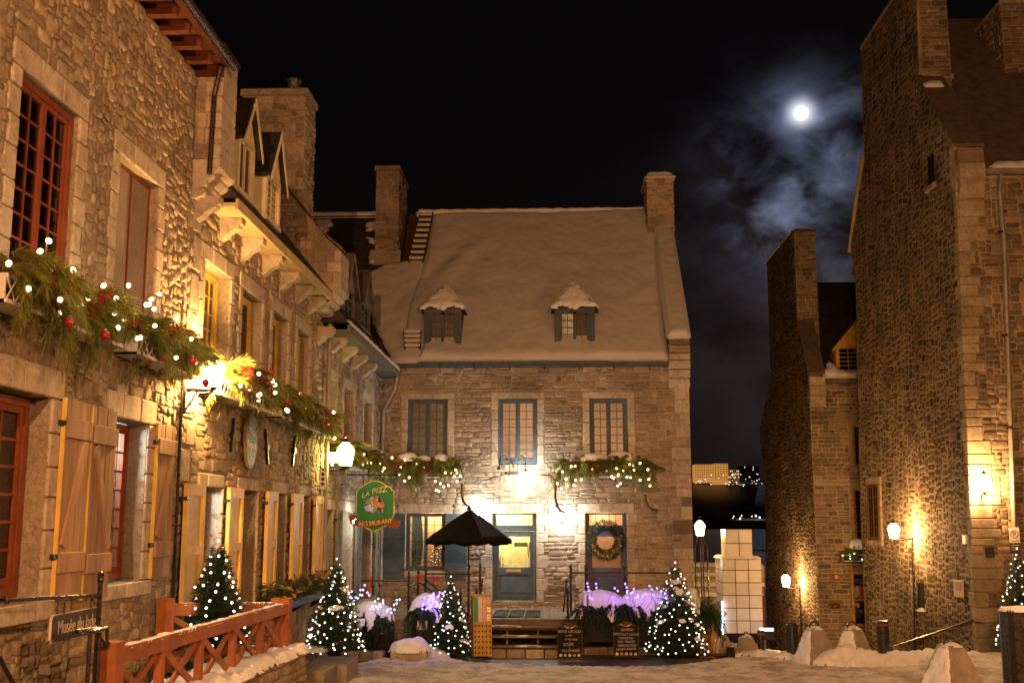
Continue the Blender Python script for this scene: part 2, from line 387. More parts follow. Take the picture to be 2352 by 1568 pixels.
def wallmesh(f, a0, a1, z0, z1, holes, thick, mat, parent, name='wall', extra=None):
    """a wall with rectangular openings and real thickness"""
    mb = MB(); hs = [(max(a0, h[0]), min(a1, h[1]), max(z0, h[2]), min(z1, h[3])) for h in holes]
    A = sorted({a0, a1, *[x for h in hs for x in h[:2]]}); Z = sorted({z0, z1, *[x for h in hs for x in h[2:]]})
    def inh(a, z_): return any(h[0] < a < h[1] and h[2] < z_ < h[3] for h in hs)
    nA, nZ = len(A), len(Z); vid = {}
    def V(i, j, k):
        if (i, j, k) not in vid: vid[(i, j, k)] = len(mb.v); mb.v.append(tuple(f.p(A[i], Z[j], -thick*k)))
        return vid[(i, j, k)]
    solid = lambda i, j: 0 <= i < nA-1 and 0 <= j < nZ-1 and not inh((A[i]+A[i+1])/2, (Z[j]+Z[j+1])/2)
    for i in range(nA-1):
        for j in range(nZ-1):
            if not solid(i, j): continue
            for k in (0, 1): mb.f.append((V(i,j,k), V(i+1,j,k), V(i+1,j+1,k), V(i,j+1,k)))
            for di, dj, e in ((-1,0,((i,j),(i,j+1))), (1,0,((i+1,j),(i+1,j+1))), (0,-1,((i,j),(i+1,j))), (0,1,((i,j+1),(i+1,j+1)))):
                if not solid(i+di, j+dj):
                    (p, q), (r_, s_) = e; mb.f.append((V(p,q,0), V(r_,s_,0), V(r_,s_,1), V(p,q,1)))
    mb.m = [0]*len(mb.f); mb.mats = [mat]
    if extra:
        for poly in extra: mb.prism([f.p(a, z_) for a, z_ in poly], -f.N*thick, mat)
    return mb.build(name, None, parent)

def _unit_stones(n=12, seed=3):
    r = np.random.default_rng(seed); L = []
    for _ in range(n):
        c = .5-r.uniform(.06, .2, 8)
        o = np.array([(-.5,-c[0]),(-c[1],-.5),(c[2],-.5),(.5,-c[3]),(.5,c[4]),(c[5],.5),(-c[6],.5),(-.5,c[7])])+r.normal(0, .022, (8, 2))
        m_ = (r.uniform(-.1, .1), r.uniform(-.1, .1))
        v = [(x, y, -.6) for x, y in o]+[(x, y, .55+r.uniform(-.1,.1)) for x, y in o*.98]+[(x*.86+m_[0]*.3, y*.82+m_[1]*.3, 1+r.uniform(-.22,.22)) for x, y in o]+[(m_[0], m_[1], 1.05+r.uniform(-.25,.25))]
        L.append(np.array(v))
    F = []
    for k in range(8):
        j = (k+1) % 8
        F += [(k, j, 8+j), (k, 8+j, 8+k), (8+k, 8+j, 16+j), (8+k, 16+j, 16+k), (16+k, 16+j, 24)]
    return L, np.array(F)
USV, USF = _unit_stones()
_umesh = {}
def umesh(mat, k):
    key = (mat.name, k)
    if key not in _umesh: _umesh[key] = npmesh('stone', USV[k], USF, mat)
    return _umesh[key]
def inpoly(pt, poly):
    x, y = pt; c = False; n = len(poly)
    for i in range(n):
        (x1, y1), (x2, y2) = poly[i], poly[(i+1) % n]
        if (y1 > y) != (y2 > y) and x < (x2-x1)*(y-y1)/(y2-y1)+x1: c = not c
    return c
def layout(a0, a1, z0, z1, obst, hh, ww, gap, poly=None, split=.15, seed=1, wave=.0):
    r = random.Random(seed); out = []; z = z0
    while z < z1-.03:
        h = min(r.uniform(*hh), z1-z)
        if z1-z-h < hh[0]*.6: h = z1-z
        blocks = sorted((o[0], o[1]) for o in obst if min(o[3], z+h)-max(o[2], z) > .35*h)
        a = a0; segs = []
        for b0, b1 in blocks:
            if b0 > a: segs.append((a, min(b0, a1)))
            a = max(a, b1)
        if a < a1: segs.append((a, a1))
        for s0, s1 in segs:
            a = s0
            while a < s1-.02:
                w = r.uniform(*ww)*(1 if r.random() > .25 else .55)
                if s1-a-w < ww[0]*.6: w = s1-a
                if w > ww[1]*1.5: w *= .5
                if r.random() < split and h > hh[0]*1.25:
                    q = r.uniform(.4, .6)*h; out += [(a, a+w, z, z+q), (a, a+w, z+q, z+h)]
                else: out.append((a, a+w, z, z+h))
                a += w
        z += h
    res = []
    for A0, A1, Z0, Z1 in out:
        g = gap*r.uniform(.6, 1.2); A0 += g/2; A1 -= g/2; Z0 += g/2; Z1 -= g/2
        if A1-A0 < .03 or Z1-Z0 < .025: continue
        if poly:
            cs = [(A0, Z0), (A1, Z0), (A1, Z1), (A0, Z1)]
            if not all(inpoly(c, poly) for c in cs): continue
        dz = wave*math.sin((A0+A1)*1.3+seed)
        res.append((A0, A1, Z0+dz, Z1+dz))
    return res
def packed(a0, a1, z0, z1, obst, hh, ww, gap, poly=None, seed=1, cell=.055):
    r = random.Random(seed); nA, nZ = int((a1-a0)/cell), int((z1-z0)/cell); occ = np.zeros((nZ, nA), bool)
    for o in obst: occ[max(0, round((o[2]-z0)/cell)):max(0, round((o[3]-z0)/cell)), max(0, round((o[0]-a0)/cell)):max(0, round((o[1]-a0)/cell))] = True
    out = []
    for j in range(nZ):
        i = 0
        while i < nA:
            if occ[j, i]: i += 1; continue
            w = max(1, round(r.uniform(*ww)/cell)); h = max(1, round(r.uniform(*hh)/cell))
            if r.random() < .22: w = max(1, w//2)
            k = 0
            while k < w and i+k < nA and not occ[j, i+k]: k += 1
            w = k if k-w != 0 else w; h = min(h, nZ-j)
            while h > 1 and occ[j:j+h, i:i+w].any(): h -= 1
            if w <= 1 and h <= 1 and r.random() < .5: occ[j, i] = True; i += 1; continue
            occ[j:j+h, i:i+w] = True; g = gap*r.uniform(.5, 1.3); q = cell*.35
            A0, A1, Z0, Z1 = a0+i*cell+g/2+r.uniform(-q, q)*.5, a0+(i+w)*cell-g/2+r.uniform(-q, q)*.5, z0+j*cell+g/2+r.uniform(-q, q)*.5, z0+(j+h)*cell-g/2+r.uniform(-q, q)*.5
            i += w
            if A1-A0 < .03 or Z1-Z0 < .025: continue
            if poly and not all(inpoly(c, poly) for c in ((A0, Z0), (A1, Z0), (A1, Z1), (A0, Z1))): continue
            out.append((A0, A1, Z0, Z1))
    return out
BUDGET = {}
def rubble(f, rects, depth, mat, parent, rot=.03, nmax=300, seed=1):
    """rubble stones: those that show largest are parts of their own, the rest one joined part"""
    r = np.random.default_rng(seed); items = []
    for (A0, A1, Z0, Z1) in rects:
        c = f.p((A0+A1)/2, (Z0+Z1)/2, 0); pj = proj(c); sc = 0
        if pj and -30 < pj[0] < 2382 and -30 < pj[1] < 1598:
            p1 = proj(f.p(A0, Z0)); p2 = proj(f.p(A1, Z1)); sc = abs((p2[0]-p1[0])*(p2[1]-p1[1])) if p1 and p2 else 0
        items.append((sc, A0, A1, Z0, Z1))
    items.sort(reverse=True)
    k0 = BUDGET.get(parent.name, nmax); n1 = min(k0, sum(1 for i in items if i[0] > 0)); BUDGET[parent.name] = k0-n1
    Uv, Zv, Nv = np.array(f.U), np.array(f.Z), np.array(f.N)
    VV = []; FF = []; off = 0
    for i, (sc, A0, A1, Z0, Z1) in enumerate(items):
        w, h = A1-A0, Z1-Z0; d = depth*r.uniform(.35, 1.25); k = int(r.integers(len(USV))); th = r.normal(0, rot)
        if h > w*.9: th *= .5
        x = Uv*math.cos(th)+Zv*math.sin(th); y = -Uv*math.sin(th)+Zv*math.cos(th); sx = 1 if r.random() < .5 else -1
        Cn = np.array(f.p((A0+A1)/2, (Z0+Z1)/2, 0)); R_ = np.stack([x*w*sx, y*h, Nv*d], 1)
        if i < n1:
            m4 = Matrix([list(R_[j])+[Cn[j]] for j in range(3)]+[[0, 0, 0, 1]])
            inst('stone', umesh(mat, k), None, parent=parent, mat4=m4)
        else: VV.append(USV[k] @ R_.T+Cn); FF.append(USF+off); off += len(USV[k])
    if VV: 
        o = bpy.data.objects.new('stone_facing', npmesh('stone_facing', np.concatenate(VV), np.concatenate(FF), mat)); COL.objects.link(o); par(o, parent); o['kind'] = 'stuff'
def block(f, a0, a1, z0, z1, d0, d1, mat, parent, name='dressed_stone', j=0.004):
    mb = MB(); g = .006; f.box(mb, a0+g, a1-g, z0+g, z1-g, d0, d1+random.uniform(-j, j), mat, ch=.012); return mb.build(name, None, parent)
def surround(f, a0, a1, z0, z1, wj, hl, hs, parent, mat, proud=.03, n=6, inner=-.2, key=False, sill=True, alt=.0):
    r = random.Random(int((a0+z0)*1000)); L = a0-wj; R = a1+wj
    if hl:
        if key:
            m0, m1 = (a0+a1)/2-.13, (a0+a1)/2+.13
            for q in (((L, z1), (m0, z1), (m0-.09, z1+hl), (L, z1+hl)), ((m0+.012, z1), (m1-.012, z1), (m1+.078, z1+hl), (m0-.078, z1+hl)), ((m1, z1), (R, z1), (R, z1+hl), (m1+.09, z1+hl))):
                mb = MB(); mb.prism([f.p(a, z_, proud) for a, z_ in q], f.N*(inner-proud), mat); mb.build('dressed_stone', None, parent)
        else:
            c = [L, L+(R-L)*r.uniform(.3, .36), L+(R-L)*r.uniform(.62, .7), R]
            for i in range(3): block(f, c[i], c[i+1], z1, z1+hl, inner, proud, mat, parent)
    for side in (0, 1):
        z = z0; hs_ = [r.uniform(.7, 1.3) for _ in range(n)]; k = (z1-z0)/sum(hs_)
        for i, h in enumerate(hs_):
            ex = alt*(i % 2)
            if side == 0: block(f, L-ex, a0, z, z+h*k, inner, proud, mat, parent)
            else: block(f, a1, R+ex, z, z+h*k, inner, proud, mat, parent)
            z += h*k
    if sill and hs:
        block(f, L-.02, (a0+a1)/2, z0-hs, z0, inner, proud+.03, mat, parent); block(f, (a0+a1)/2, R+.02, z0-hs, z0, inner, proud+.03, mat, parent)
    return (L-.01, R+.01, z0-(hs if sill else 0), z1+hl)
PANE = None
def panes(f, cells, d, mat, parent, th=.006):
    for (A0, A1, Z0, Z1) in cells:
        key = 'pane_'+mat.name
        if key not in _umesh:
            mb = MB(); mb.box((-.5, -.5, -.5), (.5, .5, .5), mat); _umesh[key] = mb.mesh('pane', mat)
        c = f.p((A0+A1)/2, (Z0+Z1)/2, d)
        m4 = Matrix([[f.U[j]*(A1-A0), f.N[j]*th, f.Z[j]*(Z1-Z0), c[j]] for j in range(3)]+[[0, 0, 0, 1]])
        inst('pane', _umesh[key], None, parent=parent, mat4=m4)
def window(f, a0, a1, z0, z1, parent, mat, cols=2, rows=7, d=-.2, fw=.05, sw=.045, bw=.018, glass=None, back=None, sashes=2, name='window', backd=.06, lit=False):
    """casement: frame (part), sash and glazing grid, panes (sub-parts)"""
    mb = MB()
    for q in ((a0, a0+fw, z0, z1), (a1-fw, a1, z0, z1), (a0+fw, a1-fw, z1-fw, z1), (a0+fw, a1-fw, z0, z0+fw*1.2)): f.box(mb, *q, d-.05, d+.03, mat)
    w = mb.build(name, mat, parent); sa0, sa1 = a0+fw, a1-fw; sz0, sz1 = z0+fw*1.2, z1-fw; W_ = (sa1-sa0)/sashes; cells = []
    for s_ in range(sashes):
        b0, b1 = sa0+s_*W_+.003, sa0+(s_+1)*W_-.003; mb = MB()
        for q in ((b0, b0+sw, sz0, sz1), (b1-sw, b1, sz0, sz1), (b0+sw, b1-sw, sz1-sw, sz1), (b0+sw, b1-sw, sz0, sz0+sw*1.3)): f.box(mb, *q, d-.035, d+.012, mat)
        mb.build('sash', mat, w); mb = MB(); g0, g1, h0, h1 = b0+sw, b1-sw, sz0+sw*1.3, sz1-sw
        cw, ch = (g1-g0)/cols, (h1-h0)/rows
        for i in range(1, cols): f.box(mb, g0+i*cw-bw/2, g0+i*cw+bw/2, h0, h1, d-.022, d+.004, mat)
        for j in range(1, rows): f.box(mb, g0, g1, h0+j*ch-bw/2, h0+j*ch+bw/2, d-.02, d+.001, mat)
        if mb.v: mb.build('glazing_grid', mat, w)
        for i in range(cols):
            for j in range(rows): cells.append((g0+i*cw+bw/2, g0+(i+1)*cw-bw/2, h0+j*ch+bw/2, h0+(j+1)*ch-bw/2))
    panes(f, cells, d-.012, glass or M['glass'], w)
    if back is not None:
        mb = MB(); f.box(mb, a0+.01, a1-.01, z0+.01, z1-.01, d-backd-.02, d-backd, back); mb.build('blind', back, w)
    return w
def room(f, a0, a1, z0, z1, d0, d1, wall, parent, floor=None):
    mb = MB(); T = .05
    f.box(mb, a0-T, a0, z0-T, z1+T, d1, d0, wall); f.box(mb, a1, a1+T, z0-T, z1+T, d1, d0, wall)
    f.box(mb, a0, a1, z0-T, z0, d1, d0, floor or wall); f.box(mb, a0, a1, z1, z1+T, d1, d0, wall)
    f.box(mb, a0-T, a1+T, z0-T, z1+T, d1-T, d1, wall); return mb.build('room_interior', None, parent)
def snow_patch(name, poly, O, X, Y, N, T=.1, k=.12, cell=.06, nz=.03, nf=4, mat=None, parent=None, under=.02, seed=0, jag=.0, extraH=None):
    """snow lying on a plane: thick, rounded at its outline"""
    O, X, Y, N = map(Vector, (O, X, Y, N)); P = np.array(poly, float); mn = P.min(0)-cell; mx = P.max(0)+cell
    nx = max(3, int((mx[0]-mn[0])/cell)+1); ny = max(3, int((mx[1]-mn[1])/cell)+1)
    gx, gy = np.meshgrid(np.linspace(mn[0], mx[0], nx), np.linspace(mn[1], mx[1], ny))
    d = np.full(gx.shape, 1e9); ins = np.zeros(gx.shape, bool); n = len(P)
    for i in range(n):
        a, b = P[i], P[(i+1) % n]; ab = b-a; L = max(1e-9, (ab**2).sum())
        tt = np.clip(((gx-a[0])*ab[0]+(gy-a[1])*ab[1])/L, 0, 1)
        d = np.minimum(d, np.hypot(gx-a[0]-tt*ab[0], gy-a[1]-tt*ab[1]))
        if a[1] != b[1]:
            cr = ((a[1] > gy) != (b[1] > gy)) & (gx < (b[0]-a[0])*(gy-a[1])/(b[1]-a[1])+a[0]); ins ^= cr
    sd = np.where(ins, d, -d)
    nz_ = np.array([[noise.noise(Vector((x*nf+seed*7.7, y*nf, seed)))+.5*noise.noise(Vector((x*nf*2.7, y*nf*2.7+seed, 3))) for x, y in zip(rx, ry)] for rx, ry in zip(gx, gy)])
    if jag: sd = sd+nz_*jag
    H = np.where(sd > 0, T*(1-np.exp(-np.maximum(sd, 0)/k)), 0)+np.where(sd > 0, nz_*nz*np.minimum(1, sd/k), 0)
    if extraH is not None: H = H+np.where(sd > 0, extraH(gx, gy), 0)
    H = np.maximum(H, 0)-under*(sd <= 0)
    base = np.array(O)+gx[..., None]*np.array(X)+gy[..., None]*np.array(Y)+H[..., None]*np.array(N)
    keep = sd > -cell*1.1; idx = np.arange(nx*ny).reshape(ny, nx)
    cm = keep[:-1, :-1] & keep[1:, :-1] & keep[:-1, 1:] & keep[1:, 1:]
    q = np.stack([idx[:-1, :-1][cm], idx[:-1, 1:][cm], idx[1:, 1:][cm], idx[1:, :-1][cm]], 1)
    if len(q) == 0: return None
    used = np.unique(q); rm = np.full(nx*ny, -1); rm[used] = np.arange(len(used))
    o = bpy.data.objects.new(name, npmesh(name, base.reshape(-1, 3)[used], rm[q], mat or M['snow'], True)); COL.objects.link(o)
    if parent is not None: par(o, parent)
    return o

# ------------------------------------------------------------------ structure: ground
XL = -5.081; YC = 31.5; XR = 11.026; X2 = 9.929; G0 = .70
def gz(x, y):
    pr = [(-40, 2.2), (0, 2.1), (12, 1.65), (17, 1.2), (22, .76), (23.2, G0), (31, G0), (36, .45), (42, -.7), (60, -3.2), (200, -6), (900, -6.5)]
    z = np.interp(y, [p[0] for p in pr], [p[1] for p in pr])
    if y > 28.3: z -= .17*max(0, min(1, (x-4.6)/3))*min(9, y-28.3)
    return float(z)
xs = sorted(set([-600,-300,-100,-40,-20,-12]+list(np.arange(-8,14.1,.5))+[18,25,40,100,300,600])); ys = sorted(set([-60,-30,-10,0,6,12,17,20,22]+list(np.arange(23,34,.5))+[36,38,40,42,44,46,50,60,80,120,200,400,900]))
V_ = [(x, y, gz(x, y)) for y in ys for x in xs]; nx_ = len(xs)
F_ = [(j*nx_+i, j*nx_+i+1, (j+1)*nx_+i+1, (j+1)*nx_+i) for j in range(len(ys)-1) for i in range(nx_-1)]
o = bpy.data.objects.new('ground', npmesh('ground', V_, F_, M['pave'])); COL.objects.link(o); tag(o, 'wet stone paved ground of the square under the snow', kind='structure')
# packed snow over the square: a strip by the terrace stays bare
top = [(-4.6, 25.9), (-4.35, 26.6), (-3.6, 26.9), (-3.2, 27.35), (-2.6, 26.9), (-2.1, 26.3), (-1.2, 25.85), (0, 25.6), (1.2, 25.55), (2.2, 25.65), (3.0, 26.1), (3.7, 27.0), (5.0, 27.9), (6.5, 28.1), (9.3, 28.3), (11.0, 28.5), (13.5, 28.5)]
ex = lambda X, Y: .28*np.exp(-((X+3.1)/.55)**2-((Y-27.0)/.35)**2)+.10*np.exp(-((X-4.6)/1.3)**2-((Y-28.2)/.5)**2)
o = snow_patch('snow_ground', [(-4.9, 22.6), (13.5, 22.6)]+top[::-1], (0, 0, G0-.0), (1, 0, 0), (0, 1, 0), (0, 0, 1), T=.075, k=.12, cell=.04, nz=.04, nf=6.5, mat=M['snowd'], jag=.10, extraH=ex, under=.06)
tag(o, 'trampled orange lit snow covering the square', kind='structure')
ctr = [(4.7, 27.4, .5, .3, .10), (5.3, 26.9, .4, .3, .08), (5.75, 26.4, .35, .35, .22), (6.15, 25.85, .5, .35, .28), (6.6, 26.0, .3, .3, .22), (7.05, 25.85, .45, .3, .22), (7.6, 26.1, .35, .35, .18), (8.2, 27.0, .45, .35, .14), (9.3, 27.9, .5, .3, .12)]
o = snow_patch('snow_bank', [(4.3, 27.4), (5.4, 26.6), (5.6, 25.8), (6.2, 25.4), (7.5, 25.45), (8.1, 25.9), (8.7, 27.0), (10.6, 28.0), (10.6, 28.35), (4.3, 28.1)], (0, 0, G0), (1, 0, 0), (0, 1, 0), (0, 0, 1), T=.09, k=.12, cell=.045, nz=.09, nf=4.2, jag=.12, mat=M['snow'], extraH=lambda X, Y: sum(h*np.exp(-((X-a)/c)**2-((Y-b_)/d_)**2) for a, b_, c, d_, h in ctr))
tag(o, 'heaped snow bank around the concrete cones', 'snow bank', kind='stuff')

# ------------------------------------------------------------------ MUSEUM (left, near)
FL = Fr((XL, 0, 0), (0, 1, 0), (1, 0, 0))
def hole(f, *pix): return f.hit(*pix)
mus = thing('museum_building', 'near stone building at left with red casement windows and plank shutters', 'building', (XL, 11, 0))
YM = 14.62
h_up1 = (9.72, 10.98, 6.25, 8.24); h_up2 = (12.1, 13.36, 6.25, 8.2); h_lo0 = (8.9, 10.78, 3.22, 5.2); h_lo1 = (12.36, 13.42, 3.27, 5.16)
holes = [h_up1, h_up2, h_lo0, h_lo1]
wallmesh(FL, 6.5, YM, 0, 10.25, holes, .5, M['mo_left'], mus)
ob = [surround(FL, *h_up1, .2, .26, .16, mus, M['dress'], n=7, alt=.05), surround(FL, *h_up2, .2, .26, .16, mus, M['dress'], n=7, alt=.05),
      surround(FL, *h_lo0, .26, .3, .2, mus, M['dress'], n=6, inner=-.28, alt=.05), surround(FL, *h_lo1, .24, .3, .18, mus, M['dress'], n=6, inner=-.28, alt=.05)]
rubble(FL, layout(6.5, 8.3, 1.0, 10.2, ob, (.12, .24), (.2, .55), .03, seed=20), .05, M['st_left'], mus, nmax=0, rot=.05)
BUDGET[mus.name] = 300
rubble(FL, packed(8.3, YM-.02, 1.0, 10.2, ob, (.07, .20), (.12, .42), .02, seed=4, cell=.035), .026, M['st_left'], mus, rot=.06, seed=5)
window(FL, h_up1[0]+.01, h_up1[1]-.01, 6.26, 8.22, mus, M['redwood'], 2, 7, d=-.07, fw=.07, sw=.05, bw=.025, glass=M['dglass'], back=M['curtain'])
# closed brown panel window
mb = MB(); a0, a1, z0, z1 = h_up2
for q in ((a0+.01, a0+.06, z0, z1), (a1-.06, a1-.01, z0, z1), (a0+.06, a1-.06, z1-.05, z1)): FL.box(mb, *q, -.16, -.094, M['redwood'])
w = mb.build('window', None, mus, label='tall window closed with grey brown panels')
for b0, b1 in ((a0+.06, (a0+a1)/2-.012), ((a0+a1)/2+.012, a1-.06)):
    mb = MB(); FL.box(mb, b0, b1, z0+.01, z1-.05, -.15, -.10, M['shade'], ch=.008); mb.build('panel', None, w)
mb = MB(); FL.box(mb, (a0+a1)/2-.012, (a0+a1)/2+.012, z0, z1-.05, -.16, -.085, M['redwood']); mb.build('mullion', None, w)
window(FL, 8.95, 10.75, 3.26, 5.18, mus, M['redwood'], 2, 6, d=-.22, fw=.08, sw=.07, bw=.03, glass=M['dglass'], back=M['curtain'], backd=.3)
lw = window(FL, 12.38, 13.40, 3.30, 5.14, mus, M['redwood'], 2, 7, d=-.24, fw=.06, sw=.05, bw=.022)
room(FL, 12.2, 14.3, 3.1, 5.3, -.5, -1.55, M['white'], mus)
plight('window_room_light', FL.p(12.9, 4.9, -.75), 170, (.85, .95, 1), .1, mus)
tgt = FL.p(13.2, 4.2, -.9)
# plank shutters
def plank_shutter(a0, a1, z0, z1, parent, diag=1, n=5, mat=M['plank'], d0=.045):
    mb = MB(); FL.box(mb, a0, a0+.02, z0, z1, d0-.012, d0+.03, M['yellow']); sh = mb.build('shutter', None, parent, label='weathered plank shutter with diagonal brace')
    w = (a1-a0-.02)/n
    for i in range(n):
        mb = MB(); FL.box(mb, a0+.02+i*w+.003, a0+.02+(i+1)*w-.003, z0+random.uniform(-.01, .01), z1+random.uniform(-.01, .01), d0-.01, d0+.02+random.uniform(-.003, .003), mat, ch=.003); mb.build('plank', None, sh)
    H = z1-z0
    for zz in (z0+.13*H, z0+.80*H):
        mb = MB(); FL.box(mb, a0+.03, a1-.005, zz, zz+.085*H+.03, d0+.02, d0+.052, mat, ch=.006); mb.build('batten', None, sh)
    p, q = ((a0+.1, z0+.26*H), (a1-.12, z0+.79*H)) if diag > 0 else ((a1-.1, z0+.26*H), (a0+.12, z0+.79*H))
    mb = MB(); mb.bar(FL.p(*p, d0+.036), FL.p(*q, d0+.036), .03, .10, mat, up=(0, 0, 1)); mb.build('brace', None, sh)
    for zz in (z0+.2*H, z0+.86*H):
        mb = MB(); FL.box(mb, a0-.06, a0+.03, zz, zz+.05, .02, d0+.03, M['iron']); mb.build('hinge', None, sh)
plank_shutter(10.98, 11.62, 3.2, 5.23, mus, 1); plank_shutter(11.64, 12.33, 3.16, 5.22, mus, -1, 5); plank_shutter(13.62, 14.28, 3.28, 5.2, mus, 1, 5)
# eaves: soffit boards, rafter ends, gutter, roof
mb = MB(); mb.box((XL-.3, 6.5, 10.34), (-4.56, YM, 10.39), M['soffit']); so_ = mb.build('soffit', None, mus)
for i in range(17):
    y = 7.0+i*.47; mb = MB(); mb.box((XL, y, 10.20), (-4.70, y+.12, 10.338), M['soffit']); mb.build('rafter', None, mus)
mb = MB(); mb.tube([(-4.53, 6.5, 10.33), (-4.53, YM, 10.33)], .06, 8); mb.build('gutter', M['iron'], mus)
mb = MB(); mb.prism([(-4.5, 6.5, 10.40), (-10.2, 6.5, 17.0), (-10.2, 6.5, 10.40)], (0, YM-6.5, 0), M['slate']); mb.build('roof', None, mus)
mb = MB(); mb.box((XL-2.0, 6.5, 0), (-12, YM-.02, 10.3), M['mo_left']); mb.build('body', None, mus)
mb = MB(); mb.box((XL-1.95, 6.46, 0), (XL-.5, 6.5-.02, 10.3), M['mo_left']); mb.build('end_wall', None, mus)
mb = MB(); mb.tube([(-4.72, 14.52, 10.3), (-4.8, 14.55, 9.9), (-4.82, 14.55, 8.75)], .035, 8); mb.build('downpipe', M['iron'], mus); mb = MB(); mb.tube([(XL+.04, 14.5, 6.0), (XL+.04, 14.52, 4.7), (XL+.05, 14.5, 4.5), (XL+.04, 14.55, 2.6)], .022, 6); mb.build('downpipe', M['iron'], mus)
# ---- fire walls with corbels
def firewall(parent, y0, y1, xf, zf, zc, zr, slope=1.22, dep=5.2, cop=M['sheet'], mat='dress', side='st_left', copt=.05, seed=3):
    prof = [(xf, zf), (xf-.25, zf+.22), (xf-dep, zf+.22+(dep-.25)*slope), (xf-dep, zc), (xf, zc)]
    mb = MB(); mb.prism([(x, y0, z_) for x, z_ in prof], (0, y1-y0, 0), M['mo_left']); mb.build('fire_wall', None, parent)
    ff = Fr((0, y0, 0), (1, 0, 0), (0, -1, 0)); poly = [(x, z_) for x, z_ in prof]
    # near face: dressed blocks at the edge, rubble behind
    n = int((zf-zc)/.22); h = (zf-zc)/n; r = random.Random(seed)
    for i in range(n): 
        c = xf-r.uniform(.12, .3); block(ff, c, xf+.012, zc+i*h, zc+(i+1)*h, -.1, .012, M[mat], parent)
        if c > XL+.1: block(ff, XL+.02, c, zc+i*h, zc+(i+1)*h, -.1, .008, M[side], parent, name='stone')
    fx = Fr((xf, 0, 0), (0, 1, 0), (1, 0, 0))
    for i in range(n): block(fx, y0-.01, y1+.01, zc+i*h, zc+(i+1)*h, -.1, .015, M[mat], parent)
    rubble(ff, layout(xf-dep, XL-.02, zc, zf+7, [], (.1, .2), (.15, .4), .025, poly=poly, seed=seed), .04, M[side], parent, nmax=40)
    mb = MB(); cp = [(xf+.04, zf+.0), (xf-.25, zf+.25), (xf-dep, zf+.25+(dep-.25)*slope), (xf-dep, zf+.33+(dep-.25)*slope), (xf-.28, zf+.33), (xf+.04, zf+.06)]
    mb.prism([(x, y0-.05, z_) for x, z_ in cp], (0, y1-y0+.1, 0), cop); mb.build('coping', None, parent)
    # stepped corbel under the fire wall
    steps = [(xf+.03, zc-.18, zc), (xf-.06, zc-.30, zc-.18), (xf-.16, zc-.42, zc-.30), ((xf+XL)/2, zc-.55, zc-.42)]
    for x1, za, zb in steps:
        mb = MB(); pts = [(XL-.02, za), (x1-.09, za), (x1-.03, za+.03), (x1, za+.07), (x1, zb), (XL-.02, zb)]
        mb.prism([(x, y0-.02, z_) for x, z_ in pts], (0, y1-y0+.04, 0), M[mat]); mb.build('corbel', None, parent)
firewall(mus, YM, 15.3, -4.72, 10.62, 8.98, 0, cop=M['slate'])

# ------------------------------------------------------------------ YELLOW-SHUTTERED BUILDING
YY = 23.45
yel = thing('stone_row_house', 'middle stone row house at left with pale yellow shutters and yellow dormers', 'building', (XL, 19, 0))
up = [(15.28, 16.56), (17.2, 18.42), (19.15, 20.28), (21.05, 22.05)]; lo = [(15.5, 16.56), (17.42, 18.55), (19.58, 20.52), (21.6, 22.5)]
hu = [(a, b, 5.95, 7.7) for a, b in up]; hl = [(a, b, 2.75 if i != 1 else 2.35, 4.46) for i, (a, b) in enumerate(lo)]
wallmesh(FL, YM, YY, 0, 8.55, hu+hl, .5, M['mo_left'], yel)
ob = [surround(FL, *h, .17, .25, .14, yel, M['dress'], n=5, inner=-.22, alt=.04) for h in hu]
ob += [surround(FL, *h, .05 if i else .06, .2, .0, yel, M['dress'], n=5, inner=-.28, sill=False) for i, h in enumerate(hl)]
qb = []
for i in range(14):   # column of long dressed stones beside the museum
    z0 = 5.9+i*.2; 
for zz, h, a in ((8.0, .42, 14.72), (7.45, .5, 14.78), (6.9, .5, 14.7), (6.35, .5, 14.8)): block(FL, a, a+.3, zz, zz+h, -.1, .03, M['dress'], yel); qb.append((a, a+.3, zz, zz+h))
for zz, h, a in ((5.0, .35, 14.8), (4.5, .45, 14.66)): block(FL, a, a+.35, zz, zz+h, -.1, .03, M['dress'], yel); qb.append((a, a+.35, zz, zz+h))
rubble(FL, packed(YM, YY, 1.0, 8.5, ob+qb, (.08, .21), (.15, .48), .025, seed=9, cell=.04), .026, M['st_left'], yel, rot=.05, seed=9)
for i, h in enumerate(hu): window(FL, h[0]+.01, h[1]-.01, h[2], h[3]-.01, yel, M['yellow'], 2 if i != 1 else 1, 6 if i in (0,) else 1, d=-.2, fw=.06, sw=.045, bw=.02, glass=M['dglass'] if i else M['glass'], back=M['curtain'] if i else M['blind'], name='window')
window(FL, hl[0][0]+.01, hl[0][1]-.01, 2.76, 4.45, yel, M['yellow'], 2, 6, d=-.25, fw=.05, sw=.04, bw=.02)
room(FL, 15.2, 17.2, 2.6, 4.6, -.5, -1.5, M['white'], yel); plight('window_room_light', FL.p(15.9, 4.3, -.8), 170, (.9, .95, 1), .1, yel)
